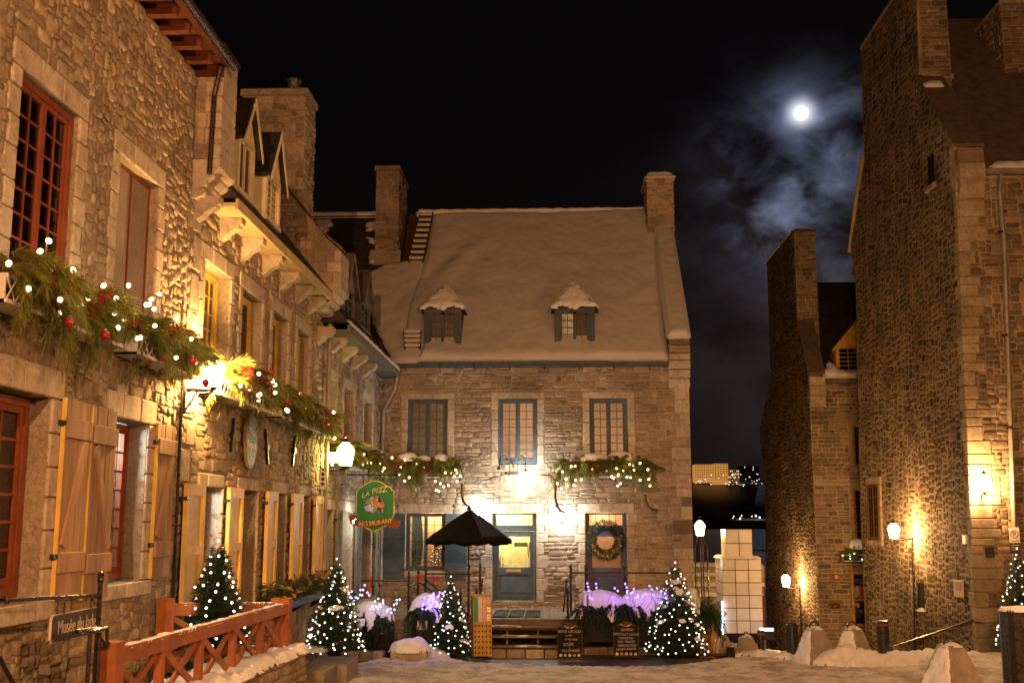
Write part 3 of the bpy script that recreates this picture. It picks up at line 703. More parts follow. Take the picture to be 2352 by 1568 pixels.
# door with a small panel glass
h = hl[1]; dr = window(FL, h[0]+.01, h[1]-.01, 3.72, 4.45, yel, M['yellow'], 2, 3, d=-.25, fw=.05, sw=.04, bw=.02, glass=M['dglass'], back=M['curtain'], name='transom_window')
mb = MB(); FL.box(mb, h[0]+.01, h[1]-.01, 2.36, 3.715, -.31, -.24, M['yellow']); FL.box(mb, h[0]+.15, h[1]-.15, 2.5, 3.5, -.24, -.225, M['yellow']); d_ = mb.build('door', None, yel)
mb = MB(); FL.box(mb, h[0]+.08, h[0]+.11, 2.9, 3.1, -.235, -.19, M['iron']); mb.build('handle', None, d_)
for i in (2, 3): window(FL, hl[i][0]+.01, hl[i][1]-.01, 2.76, 4.45, yel, M['yellow'], 2, 6, d=-.25, fw=.05, sw=.04, bw=.02, glass=M['dglass'], back=M['curtain'])
def panel_shutter(f, a0, a1, z0, z1, parent, mat, d0=.04, th=.05, proudx=0.0, lab=None):
    mb = MB(); e = .11; zm = (z0+z1)/2
    f.box(mb, a0, a1, z0, z1, d0, d0+th*.5, mat)
    for q in ((a0, a0+e, z0, z1), (a1-e, a1, z0, z1), (a0+e, a1-e, z1-.16, z1), (a0+e, a1-e, zm-.06, zm+.06), (a0+e, a1-e, z0, z0+.16)): f.box(mb, *q, d0+th*.5-.002, d0+th, mat)
    s_ = mb.build('shutter', None, parent, label=lab)
    for zz in (z0+.18, z1-.22): mb = MB(); f.box(mb, a0-.05, a0+.04, zz, zz+.04, .02, d0+th+.006, M['iron']); mb.build('hinge', None, s_)
for a0, a1 in ((14.68, 15.44), (16.62, 17.36), (18.86, 19.53), (20.7, 21.52), (22.62, 23.4)):
    panel_shutter(FL, a0, a1, 2.68, 4.48, yel, M['yellow'], d0=.07, th=.06)
for pa, pb in (((530, 960), (523, 1038)), ((603, 985), (608, 1065)), ((672, 1000), (665, 1070))):   # wall anchors
    p = FL.p(*FL.hit(*pa), .05); q = FL.p(*FL.hit(*pb), .05); mb = MB(); mb.bar(p, q, .035, .05, M['iron'], up=(1, 0, 0)); m_ = (p+q)/2; mb.box(m_-Vector((.04, .06, .05)), m_+Vector((.04, .06, .05)), M['iron']); mb.build('wall_anchor', None, yel)
# eaves
mb = MB(); mb.box((XL-.2, 15.3, 8.50), (-4.66, 22.2, 8.56), M['yfas']); mb.box((-4.66, 15.3, 8.46), (-4.62, 22.2, 8.62), M['yfas']); mb.build('eaves_board', None, yel)
def stone_bracket(parent, y, zt, xo=-4.72, w=.19, mat=M['dress']):
    r_ = xo-XL; pts = [(XL-.05, zt), (xo, zt), (xo, zt-.10), (xo-.04, zt-.12), (xo-.05, zt-.16), (XL+r_*.5, zt-.22), (XL+r_*.3, zt-.30), (XL+.02, zt-.35), (XL-.05, zt-.35)]
    mb = MB(); mb.prism([(x, y-w/2, z_) for x, z_ in pts], (0, w, 0), mat); mb.build('bracket', None, parent)
for u, v in ((490, 478), (543, 522), (592, 562), (636, 600), (675, 634), (708, 662), (735, 688)):
    y = FL.hit(u, v, .25)[0]; stone_bracket(yel, y, 8.495)
SL = 1.22
def sideroof(parent, y0, y1, xe, ze, up_, mat, back=-9.5):
    mb = MB(); xr = xe-up_/SL; mb.prism([(xe, y0, ze), (xr, y0, ze+up_), (2*xr-xe, y0, ze), ], (0, y1-y0, 0), mat); return mb.build('roof', None, parent)
sideroof(yel, 15.32, 22.2, -4.62, 8.63, 5.6, M['slate'])
mb = MB(); mb.box((XL-1.9, YM, 0), (-12, YY, 8.5), M['mo_left']); mb.build('body', None, yel)
def dormer(parent, f, a0, a1, z0, z1, za, d0, d1, mat, roofm, cols, rows, glass, back, ov=.1, snow=None, sashes=2):
    """gabled dormer: face at depth d0, running back to d1"""
    n = (a0+a1)/2; mb = MB()
    f.box(mb, a0, a0+.1, z0, z1, d1, d0, mat); f.box(mb, a1-.1, a1, z0, z1, d1, d0, mat); f.box(mb, a0, a1, z0-.08, z0, d1, d0+.03, mat)
    f.box(mb, a0+.1, a1-.1, z1-.09, z1, d1, d0, mat)
    mb.prism([f.p(a0, z1, d0), f.p(a1, z1, d0), f.p(n, za-.08, d0)], f.N*(-.1), mat)
    dm = mb.build('dormer', None, parent)
    mb = MB(); e = ov
    sl = (za-z1)/((a1-a0)/2)
    for s in (-1, 1):
        ed = n+s*((a1-a0)/2+e); ze = z1-e*sl
        mb.prism([f.p(n, za, d0+.1), f.p(ed, ze, d0+.1), f.p(ed, ze-.06, d0+.1), f.p(n, za-.07, d0+.1)], f.N*(d1-d0-.1), roofm)
    mb.build('dormer_roof', None, dm)
    mb = MB()
    for s in (-1, 1):
        ed = n+s*((a1-a0)/2+e); ze = z1-e*sl
        mb.prism([f.p(n, za-.02, d0+.125), f.p(ed, ze-.02, d0+.125), f.p(ed, ze-.13, d0+.125), f.p(n, za-.15, d0+.125)], f.N*(-.02), mat)
    mb.build('barge_board', None, dm)
    b0, b1, y0, y1 = a0+.1, a1-.1, z0, z1-.09; mb = MB(); d = d0-.05
    for q in ((b0, b0+.05, y0, y1), (b1-.05, b1, y0, y1), ((b0+b1)/2-.03, (b0+b1)/2+.03, y0, y1), (b0+.05, b1-.05, y1-.05, y1), (b0+.05, b1-.05, y0, y0+.06)): f.box(mb, *q, d-.04, d+.02, mat)
    cells = []
    for c0, c1 in ((b0+.05, (b0+b1)/2-.03), ((b0+b1)/2+.03, b1-.05)):
        cw, ch = (c1-c0)/cols, (y1-y0-.11)/rows
        for i in range(1, cols): f.box(mb, c0+i*cw-.012, c0+i*cw+.012, y0+.06, y1-.05, d-.02, d+.005, mat)
        for j in range(1, rows): f.box(mb, c0, c1, y0+.06+j*ch-.012, y0+.06+j*ch+.012, d-.018, d+.003, mat)
        cells += [(c0+i*cw+.012, c0+(i+1)*cw-.012, y0+.06+j*ch+.012, y0+.06+(j+1)*ch-.012) for i in range(cols) for j in range(rows)]
    mb.build('window_frame', None, dm); panes(f, cells, d-.01, glass, dm)
    mb = MB(); f.box(mb, b0, b1, y0, y1, d-.12, d-.08, back); mb.build('blind', None, dm)
    return dm
for (u0, v0, u1, v1, ua, va, cols, rows) in ((545, 300, 582, 468, 574, 222, 1, 1), (609, 385, 642, 528, 636, 303, 2, 6)):
    a0, z0 = FL.hit(u0, 440 if u0 == 545 else 500, .1); a1, zb = FL.hit(u1, v1, .1); zt = FL.hit(u1, v0+40, .1)[1]; zt = FL.hit((u0+u1)/2, v0+12, .1)[1]; zap = FL.hit((u0+u1)/2+8, va, .1)[1]
    dormer(yel, FL, a0, a1, zb+.02, zt, zap, .1, -2.2, M['cream'], M['slate'], cols, rows, M['dglass'], M['curtain'], ov=.08)
firewall(yel, 22.2, 23.1, -4.5, 9.55, 8.85, 0, cop=M['copper'], seed=8)
def chimney(parent, lo_, hi_, f_list, smat, mmat, cap=.12, hh=(.1, .2), ww=(.18, .45), depth=.035, seed=1, capm='dress_r', nmax=120, snow=0, pot=None, ov=.06):
    mb = MB(); mb.box(lo_, hi_, M[mmat]); ch = mb.build('chimney', None, parent)
    for tag_ in f_list:
        if tag_ == '-y': f = Fr((0, lo_[1], 0), (1, 0, 0), (0, -1, 0)); A = (lo_[0], hi_[0])
        elif tag_ == '+x': f = Fr((hi_[0], 0, 0), (0, 1, 0), (1, 0, 0)); A = (lo_[1], hi_[1])
        else: f = Fr((lo_[0], 0, 0), (0, 1, 0), (-1, 0, 0)); A = (lo_[1], hi_[1])
        rubble(f, layout(A[0], A[1], lo_[2], hi_[2], [], hh, ww, .022, seed=seed), depth, M[smat], ch, nmax=nmax, seed=seed)
    mb = MB(); mb.bbox((lo_[0]-ov, lo_[1]-ov, hi_[2]), (hi_[0]+ov, hi_[1]+ov, hi_[2]+cap), .02, M[capm]); mb.build('chimney_cap', None, ch)
    return ch
c = chimney(yel, (-6.75, 22.4, 10.2), (-5.38, 23.3, 13.05), ('-y', '+x'), 'st_mid', 'mo_dark', seed=31, capm='st_mid', cap=.16)
mb = MB(); mb.lathe((-5.75, 22.8, 13.2), [(.14, 0), (.14, .3), (.17, .3), (.17, .36), (.02, .42)], 14, M['tin']); mb.build('chimney_pot', None, c)

# ------------------------------------------------------------------ GREY-TRIMMED BUILDING (far end of the left row)
gre = thing('corner_row_house', 'narrow stone row house with grey green eaves in the left corner', 'building', (XL, 27.5, 0))
gu = [(23.95, 24.9, 5.6, 7.12), (25.9, 27.15, 5.6, 7.12), (28.6, 29.85, 5.6, 7.12)]; gl = [(23.85, 24.9, 2.1, 4.2), (25.8, 27.3, 1.9, 4.2), (28.4, 30.1, 1.9, 4.2)]
wallmesh(FL, YY, YC-.02, 0, 8.1, gu+gl, .5, M['mo_mid'], gre)
ob = [surround(FL, *h, .2, .24, .14, gre, M['dress'], n=5, inner=-.24) for h in gu]+[surround(FL, *h, .2, .24, .0, gre, M['dress'], n=6, inner=-.3, sill=False) for h in gl]
rubble(FL, packed(YY, YC-.02, .8, 8.05, ob, (.08, .22), (.16, .5), .025, seed=13, cell=.045), .028, M['st_mid'], gre, rot=.05, seed=13)
for h in gu: window(FL, h[0]+.01, h[1]-.01, h[2], h[3]-.01, gre, M['green'], 2, 5, d=-.22, glass=M['dglass'], back=M['curtain'])
for i, h in enumerate(gl):
    window(FL, h[0]+.01, h[1]-.01, h[2]+1.1, h[3]-.01, gre, M['green'], 2, 4, d=-.26, glass=M['dglass'], back=M['curtain'])
    mb = MB(); FL.box(mb, h[0]+.01, h[1]-.01, h[2], h[2]+1.09, -.3, -.25, M['green']); FL.box(mb, h[0]+.2, h[1]-.2, h[2]+.15, h[2]+.95, -.25, -.235, M['green']); mb.build('door_panel', None, gre)
for a0, a1 in ((25.0, 25.55), (27.45, 28.15), (30.3, 31.0)): panel_shutter(FL, a0, a1, 2.0, 4.2, gre, M['green'], d0=.06, th=.06)
mb = MB(); mb.box((XL-.2, YY, 8.04), (-4.55, YC-.3, 8.09), M['green']); mb.box((-4.55, YY, 8.02), (-4.50, YC-.3, 8.2), M['green']); mb.build('eaves_board', None, gre)
for u, v in ((762, 745), (790, 768), (815, 792), (838, 812), (860, 828)): stone_bracket(gre, FL.hit(u, v, .3)[0], 8.035, w=.3)
sideroof(gre, 23.12, 32.5, -4.5, 8.22, 4.0, M['slate'])
o = snow_patch('eaves_snow', [(23.2, 0), (30.9, 0), (30.9, .12), (28, .07), (26, .13), (23.2, .08)], (-4.47, 0, 8.21), (0, 1, 0), Vector((-1, 0, SL)).normalized(), Vector((SL, 0, 1)).normalized(), T=.05, k=.04, cell=.04, parent=gre)
mb = MB(); mb.box((XL-1.9, YY, 0), (-12, YC+6, 8.0), M['mo_mid']); mb.build('body', None, gre)
for (u0, u1, v0, v1, va) in ((792, 812, 650, 738, 580), (830, 848, 690, 765, 620)):
    a0, _ = FL.hit(u0, v1, -.1); a1, zb = FL.hit(u1, v1, -.1); zt = FL.hit((u0+u1)/2, v0, -.1)[1]; za = FL.hit(u1, va, -.1)[1]
    dormer(gre, FL, a0-.15, a1+.1, zb, zt, za-.1, -.1, -2.0, M['green'], M['sheet'], 1, 3, M['dglass'], M['curtain'], ov=.12)
mb = MB()   # two pale downpipes in the corner
mb.tube([(XL+.13, YY+.05, 8.3), (XL+.13, YY+.05, 4.6), (XL+.13, YY+.05, 2.2)], .05, 8); mb.build('downpipe', M['lmetal'], gre)
mb = MB(); p = [atx(u, v, XL+.55) for u, v in ((895, 840), (893, 880), (880, 905))]; mb.tube([(-4.55, YC-.5, 8.1), (-4.62, YC-.45, 7.7), (-4.98, YC-.2, 7.1), (-4.98, YC-.15, 2.2)], .055, 8); mb.build('downpipe', M['lmetal'], gre)

# ------------------------------------------------------------------ CENTRAL STONE HOUSE
FC = Fr((0, YC, 0), (1, 0, 0), (0, -1, 0))
hou = thing('stone_house', 'central stone house with snow covered roof, slate blue windows and two doors', 'building', (-.6, YC, 0))
cu = [(-4.30, -3.15, 5.54, 7.43), (-1.68, -.56, 5.54, 7.43), (.95, 2.03, 5.54, 7.43)]; lwn = (-4.30, -3.18, 2.55, 4.18); d1 = (-1.84, -.59, 1.70, 4.18); d2 = (.79, 1.96, 1.70, 4.18)
hs = cu+[lwn, d1, d2]; XE = 3.8
wallmesh(FC, XL+.0, XE, 0, 8.42, hs, .5, M['mo_mid'], hou)
ob = [surround(FC, *h, .2, .17, .0, hou, M['dress'], n=6, inner=-.12, key=True, sill=False) for h in cu]
ob += [surround(FC, *lwn, .2, .24, .15, hou, M['dress'], n=5, inner=-.12, key=True), surround(FC, *d1, .2, .26, .0, hou, M['dress'], n=8, inner=-.15, key=True, sill=False, alt=.12), surround(FC, *d2, .2, .26, .0, hou, M['dress'], n=8, inner=-.15, key=True, sill=False, alt=.1)]
rr = random.Random(2); z = 1.0; qz = []
while z < 7.9:   # corner stones
    h = rr.uniform(.22, .4); w = rr.choice((.3, .55, .42)); block(FC, XE-w, XE+.01, z, z+h, -.3, .03, M['st_mid' if rr.random() < .45 else 'dress'], hou, name='corner_stone'); qz.append((XE-w-.01, XE, z, z+h)); z += h
rubble(FC, layout(XL+.02, XE, .4, 8.36, ob+qz, (.08, .19), (.13, .46), .026, seed=5, split=.3, wave=.012), .027, M['st_mid'], hou, rot=.03, seed=5)
for h in cu: window(FC, h[0]+.01, h[1]-.01, h[2]+.02, h[3]-.01, hou, M['blue'], 2, 7, d=-.08, fw=.06, sw=.05, bw=.018, back=M['blind'])
window(FC, lwn[0]+.01, lwn[1]-.01, lwn[2]+.02, lwn[3]-.01, hou, M['blue'], 2, 6, d=-.08, fw=.05, sw=.045, bw=.018)
M['roomy'] = paint('cream room wall', (.72,.64,.36), .8, bstr=0); M['roomw'] = paint('warm room wall', (.55,.36,.20), .8, bstr=0)
room(FC, -4.75, -2.7, 1.9, 4.5, -.5, -1.55, M['roomw'], hou); plight('room_light', (-3.55, YC+1.0, 4.2), 75, (1, .75, .45), .08, hou)
room(FC, -2.3, -.3, 1.6, 4.5, -.5, -1.55, M['roomy'], hou); plight('room_light', (-1.5, YC+.9, 4.1), 150, (1, .85, .5), .1, hou)
room(FC, .3, 2.4, 1.6, 4.5, -.5, -1.55, M['roomw'], hou); plight('room_light', (1.3, YC+1.1, 4.1), 36, (1, .72, .42), .08, hou)
def glazed_door(a0, a1, zb, zt, zg0, zg1, zd1, mat, trm, lab):
    mb = MB(); d = -.12
    for q in ((a0+.01, a0+.07, zb, zt), (a1-.07, a1-.01, zb, zt), (a0+.07, a1-.07, zd1, zd1+.12)): FC.box(mb, *q, d-.08, d+.04, trm)
    FC.box(mb, a0+.07, a1-.07, zb, zb+.04, d-.08, d+.06, M['concrete'])
    dd = mb.build('door', None, hou, label=lab); b0, b1 = a0+.075, a1-.075; mb = MB()
    for q in ((b0, b0+.11, zb+.05, zd1-.005), (b1-.11, b1, zb+.05, zd1-.005), (b0+.11, b1-.11, zg1, zd1-.005), (b0+.11, b1-.11, zg0-.2, zg0), (b0+.11, b1-.11, zb+.05, zb+.22)): FC.box(mb, *q, d-.03, d+.015, mat)
    FC.box(mb, b0+.11, b1-.11, zb+.22, zg0-.2, d-.025, d-.005, mat); FC.box(mb, b0+.16, b1-.16, zb+.27, zg0-.25, d-.005, d+.004, mat); mb.build('door_leaf', None, dd)
    panes(FC, [(b0+.11, b1-.11, zg0, zg1)], d-.01, M['glass'], dd)
    mb = MB(); FC.box(mb, b0+.035, b0+.075, zg0-.35, zg0-.05, d+.015, d+.05, M['iron']); mb.build('handle', None, dd)
    window(FC, a0+.07, a1-.07, zd1+.12, zt-.01, hou, trm, 5, 1, d=d+.02, fw=.025, sw=.02, bw=.02, sashes=1, name='transom_window')
    return dd
dl = glazed_door(*d1[:2], d1[2], d1[3], 2.66, 3.52, 3.66, M['blue'], M['blue'], 'slate blue half glazed door with brass letter slot')
mb = MB(); FC.box(mb, -1.47, -1.03, 2.50, 2.62, -.105, -.09, M['concrete']); FC.box(mb, -1.44, -1.06, 2.54, 2.585, -.09, -.08, M['tin']); mb.build('letter_slot', None, dl)
glazed_door(*d2[:2], d2[2], d2[3], 2.66, 3.52, 3.66, M['dblue'], M['dblue'], 'violet blue half glazed door hung with a wreath')
for a0, a1, s in ((-4.98, -4.32, 0), (-3.16, -2.56, 1)):   # board shutters
    mb = MB(); FC.box(mb, a0, a1, 2.30, 4.16, .05, .075, M['blue']); s_ = mb.build('shutter', None, hou, label='slate blue board shutter with two battens')
    for zz in (2.5, 3.45): mb = MB(); FC.box(mb, a0+.04, a1-.04, zz, zz+.08, .075, .10, M['blue'], ch=.008); mb.build('batten', None, s_)
    mb = MB(); FC.box(mb, (a1-.1) if s == 0 else a0-.02, (a1+.04) if s == 0 else a0+.1, 2.58, 2.62, .08, .12, M['iron']); mb.build('hook', None, s_)
# eaves
mb = MB(); mb.box((-4.75, YC-.30, 8.36), (3.24, YC+.1, 8.42), M['blue']); mb.box((-4.75, YC-.33, 8.34), (3.24, YC-.29, 8.50), M['blue']); mb.build('eaves_board', None, hou)
for i in range(8):
    x = atx(0, 0, 1)[0]; x = -4.35+i*1.0; mb = MB(); mb.tube([(x-.03, YC-.36, 8.42), (x, YC-.34, 8.34), (x+.02, YC-.3, 8.22)], .014, 6); mb.build('gutter_hook', M['iron'], hou)
# roof plane
E0 = Vector((0, YC-.32, 8.52)); SR = (14.27-8.52)/(36.0-(YC-.32)); RY = Vector((0, 1, SR)).normalized(); RN = Vector((0, -SR, 1)).normalized(); RL = (14.27-8.52)/RY.z
FRf = Fr(E0, (1, 0, 0), tuple(RN), tuple(RY))
def ron(u, v):
    r = ray(u, v); k = (E0-EYE).dot(RN)/r.dot(RN); q = EYE+r*k; return (q.x, (q-E0).dot(RY))
mb = MB(); mb.prism([(-4.95, E0.y, E0.z-.02), (-4.95, 36, 14.25), (-4.95, 40.8, 8.5)], (8.2, 0, 0), M['dwood']); mb.build('roof', None, hou)
mb = MB(); mb.box((XL, YC+2.1, 0), (3.78, YC+9.3, 8.4), M['mo_mid']); mb.build('body', None, hou)
mb = MB(); mb.box((3.3, YC+.02, 0), (3.79, YC+9.3, 8.4), M['mo_mid']); mb.build('side_wall', None, hou)
mb = MB(); mb.box((XL-.1, YC+.52, 8.30), (3.3, YC+2.2, 8.41), M['dwood']); mb.build('attic_floor', None, hou)
# snow sheet outline read on the roof plane
so1 = [ron(*p) for p in ((962, 826), (1534, 824), (1520, 482), (1490, 484), (1200, 490), (995, 494), (990, 520), (975, 600), (940, 700), (928, 770), (970, 800))]
def wav(X, Y):
    return .05*np.exp(-((X+3.2-.5*(Y-4.3))/.35)**2-((Y-4.4)/1.0)**2)*2-.05*np.exp(-((X+3.9-.5*(Y-4.0))/.35)**2-((Y-4.2)/1.0)**2)+.03*np.sin(X*1.1+Y*.6)
o = snow_patch('roof_snow', so1, E0, (1, 0, 0), RY, RN, T=.16, k=.07, cell=.06, nz=.035, nf=1.6, parent=hou, extraH=wav, mat=M['dimsnow'])
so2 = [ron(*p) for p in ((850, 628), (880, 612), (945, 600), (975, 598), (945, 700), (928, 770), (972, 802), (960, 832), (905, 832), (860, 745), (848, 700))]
o = snow_patch('roof_snow', so2, E0+RN*.03, (1, 0, 0), RY, RN, T=.09, k=.05, cell=.06, nz=.03, nf=2.2, parent=hou, mat=M['dimsnow'])
o = snow_patch('ridge_snow', [(-4.7, -.1), (3.1, -.1), (3.1, .16), (-4.7, .16)], E0+RY*(RL-.05), (1, 0, 0), RY, RN, T=.2, k=.08, cell=.05, nz=.03, parent=hou)
o = snow_patch('eaves_snow', [(-4.1, 0), (3.2, 0), (3.2, .1), (1.6, .1), (.2, .05), (-4.1, .04)], (0, YC-.35, 8.5), (1, 0, 0), (0, 1, 0), (0, 0, 1), T=.06, k=.03, cell=.025, parent=hou)
# roof ladder, upper and lower runs
lad = []
for (p0, p1, q0, q1, n) in (((968, 500), (995, 500), (940, 612), (972, 612), 9), ((930, 770), (968, 770), (932, 812), (966, 812), 4)):
    mb = MB(); a, b, c_, d_ = [E0+Vector((1, 0, 0))*ron(*p)[0]+RY*ron(*p)[1]+RN*.2 for p in (p0, p1, q0, q1)]
    mb.bar(a, c_, .05, .07, M['dwood'], up=RN)
    mb.bar(b, d_, .05, .07, M['dwood'], up=RN); L_ = mb.build('roof_ladder', None, hou)
    for i in range(n):
        k = (i+.5)/n; mb = MB(); mb.bar(a.lerp(c_, k), b.lerp(d_, k), .05, .05, M['dwood'], up=RN); mb.bar(a.lerp(c_, k)+RN*.045, b.lerp(d_, k)+RN*.045, .09, .05, M['snow'], up=RN); mb.build('rung', None, L_)
# dormers with snow
DY = 31.42
dq = lambda u, v: (aty(u, v, DY).x, aty(u, v, DY).z)
for (u0, u1, v0, v1, ua, va, lit) in ((973, 1060, 710, 797, 1022, 652, 0), (1274, 1366, 708, 793, 1318, 643, 1)):
    FD = Fr((0, DY, 0), (1, 0, 0), (0, -1, 0)); a0, a1 = dq(u0, 760)[0], dq(u1, 760)[0]; z0, z1 = dq(u0, v1)[1], dq(u0, v0)[1]; n = (a0+a1)/2
    mb = MB(); w_ = .17
    for q in ((a0, a0+w_, z0, z1), (a1-w_, a1, z0, z1), (a0+w_, a1-w_, z1-.10, z1), (a0+w_, a1-w_, z0, z0+.07)): FD.box(mb, *q, -.12, 0, M['blue'])
    mb.box((a0+.01, DY+.12, z0-.1), (a0+.06, DY+2.2, z1), M['dwood']); mb.box((a1-.06, DY+.12, z0-.1), (a1-.01, DY+2.2, z1), M['dwood'])
    dm = mb.build('dormer', None, hou, label='slate blue dormer with a pale frosty pane' if lit else 'slate blue dormer with a dim curtained window'); d = -.06
    mb = MB(); b0, b1, y0, y1 = a0+w_, a1-w_, z0+.07, z1-.10
    for q in ((b0, b0+.05, y0, y1), (b1-.05, b1, y0, y1), (n-.045, n+.045, y0, y1), (b0+.05, b1-.05, y1-.05, y1), (b0+.05, b1-.05, y0, y0+.06)): FD.box(mb, *q, d-.04, d+.02, M['blue'])
    cells = []
    for c0, c1 in ((b0+.05, n-.045), (n+.045, b1-.05)):
        cw, ch = (c1-c0)/2, (y1-y0-.11)/4
        FD.box(mb, c0+cw-.01, c0+cw+.01, y0+.06, y1-.05, d-.02, d+.005, M['blue'])
        for j_ in range(1, 4): FD.box(mb, c0, c1, y0+.06+j_*ch-.01, y0+.06+j_*ch+.01, d-.018, d+.003, M['blue'])
        cells += [(c0+i_*cw+.01, c0+(i_+1)*cw-.01, y0+.06+j_*ch+.01, y0+.06+(j_+1)*ch-.01) for i_ in range(2) for j_ in range(4)]
    mb.build('window_frame', None, dm); panes(FD, cells, d-.01, M['glass'], dm)
    mb = MB(); FD.box(mb, b0, b1 if not lit else n, y0, y1, d-.14, d-.10, M['curtain'] if not lit else M['frost']); 
    if lit: FD.box(mb, n, b1, y0, y1, d-.14, d-.10, M['dark'])  # pale film behind the left half, near-black sheet behind the right
    mb.build('blind', None, dm)
    apx = Vector((aty(ua, va, DY+.55).x, DY+.55, aty(ua, va, DY+.55).z)); e = .10; fl, fr_ = Vector((a0-e, DY-.12, z1)), Vector((a1+e, DY-.12, z1)); zb_ = z1-.0
    bl, br = Vector((a0-e, DY+2.6, z1)), Vector((a1+e, DY+2.6, z1)); bk_ = Vector((apx.x, DY+2.6, apx.z))
    mb = MB(); mb.add([fl, fr_, apx, bk_, bl, br], [(0, 1, 2), (1, 5, 3, 2), (0, 2, 3, 4), (0, 4, 5, 1), (4, 3, 5)]); mb.build('dormer_roof', M['dwood'], dm)
    for (P0, P1, P2, P3) in ((fl, fr_, apx, None), (fl, bl, bk_, apx), (fr_, br, bk_, apx)):
        X_ = (P1-P0).normalized(); N_ = (P1-P0).cross(P2-P0).normalized(); N_ = N_ if N_.z > 0 else -N_; Y_ = N_.cross(X_); Y_ = Y_ if Y_.dot(P2-P0) > 0 else -Y_
        pl = [((p-P0).dot(X_), (p-P0).dot(Y_)) for p in (P0, P1, P2, P3) if p is not None]
        if P3 is None: pl = [(pl[0][0]+.0, .0), (pl[1][0]*.3, .05), (pl[1][0]*.5, -.02), (pl[1][0]*.75, .07), (pl[1][0], 0), pl[2]]
        snow_patch('dormer_snow', pl, P0, X_, Y_, N_, T=.09, k=.05, cell=.04, nz=.03, nf=5, parent=dm, jag=.05 if P3 is None else .0)
# gable wall coping under snow (right end), kneeler, chimneys
mb = MB(); mb.prism([(3.22, YC-.05, 8.4), (3.22, YC-.32, 9.1), (3.22, 36.3, 14.65), (3.22, 40.8, 8.4)], (.58, 0, 0), M['mo_mid']); mb.build('gable_wall', None, hou)
FK = Fr((0, YC-.32, 0), (1, 0, 0), (0, -1, 0))
for z0, h, m_ in ((7.72, .26, 'dress'), (7.99, .24, 'dress'), (8.24, .24, 'dress'), (8.49, .2, 'dress'), (8.70, .22, 'st_mid'), (8.93, .2, 'st_mid')):
    mb = MB(); e = 0 if z0 > 8 else .12*(1 if z0 > 7.9 else 2); mb.bbox((3.22, YC-.36+e, z0), (3.82, YC+.1, z0+h-.01), .015, M[m_]); mb.build('kneeler_stone', None, hou)
cE = Vector((0, YC-.34, 9.16)); cy_ = Vector((0, 36.3-(YC-.34), 14.72-9.16)); cl_ = cy_.length; cy_.normalize(); cn_ = cy_.cross(Vector((-1, 0, 0))).normalized()
if cn_.z < 0: cn_ = -cn_
snow_patch('coping_snow', [(3.2, -.04), (3.82, -.04), (3.82, cl_), (3.2, cl_)], cE, (1, 0, 0), cy_, cn_, T=.17, k=.04, cell=.045, nz=.02, parent=hou, mat=M['dimsnow'])
ch = chimney(hou, (3.02, 34.9, 13.2), (3.86, 36.6, 15.05), ('-y', '-x', '+x'), 'st_mid', 'mo_dark', hh=(.07, .14), ww=(.12, .32), depth=.03, seed=41, capm='dress', cap=.08)
snow_patch('chimney_snow', [(2.98, 34.84), (3.9, 34.84), (3.9, 36.6), (2.98, 36.6)], (0, 0, 15.12), (1, 0, 0), (0, 1, 0), (0, 0, 1), T=.26, k=.13, cell=.05, nz=.02, parent=ch)
ch = chimney(hou, (-5.85, 34.4, 10.8), (-5.12, 36.4, 15.25), ('-y', '+x'), 'st_mid', 'mo_dark', hh=(.1, .2), ww=(.15, .4), depth=.035, seed=43, capm='st_mid', cap=.18, nmax=160)
mb = MB(); mb.prism([(-6.0, 33.9, 11.0), (-6.0, 34.4, 12.6), (-6.0, 34.4, 11.0)], (1.0, 0, 0), M['mo_mid']); mb.build('chimney_footing', None, ch)

# ------------------------------------------------------------------ REAR HOUSE (dark roof behind, left)
rea = thing('rear_house', 'dark shingled roof with melting snow behind the left row', 'building', (-8.5, 36, 0))
mb = MB(); mb.prism([(-14, YC-.3, 8.4), (-14, 36, 14.2), (-14, 40.8, 8.4)], (9.0, 0, 0), M['slate']); mb.build('roof', None, rea)
mb = MB(); mb.box((-14, YC+.2, 0), (-5.2, 40.5, 8.4), M['mo_mid']); mb.build('body', None, rea)
snow_patch('ridge_snow', [(-13, -.1), (-5.9, -.1), (-5.9, .14), (-13, .14)], E0+RY*(RL-.06), (1, 0, 0), RY, RN, T=.12, k=.05, cell=.05, nz=.02, parent=rea)
for pts in (((727, 505), (755, 503), (765, 515), (745, 535), (730, 530)), ((845, 510), (865, 508), (866, 525), (840, 530)), ((850, 585), (858, 583), (860, 600), (848, 600)), ((843, 545), (866, 548), (862, 560), (848, 556))):
    snow_patch('snow_patch', [ron(*p) for p in pts], E0, (1, 0, 0), RY, RN, T=.06, k=.05, cell=.05, nz=.02, parent=rea, jag=.06)
for i in range(22):   # shingle courses
    mb = MB(); b = E0+RY*(RL*(i+.5)/22)+RN*.012; mb.bar(b+Vector((-13.9, 0, 0)), b+Vector((-5.9, 0, 0)), .02, .05, M['slate'], up=RN); mb.build('shingle_course', None, rea)

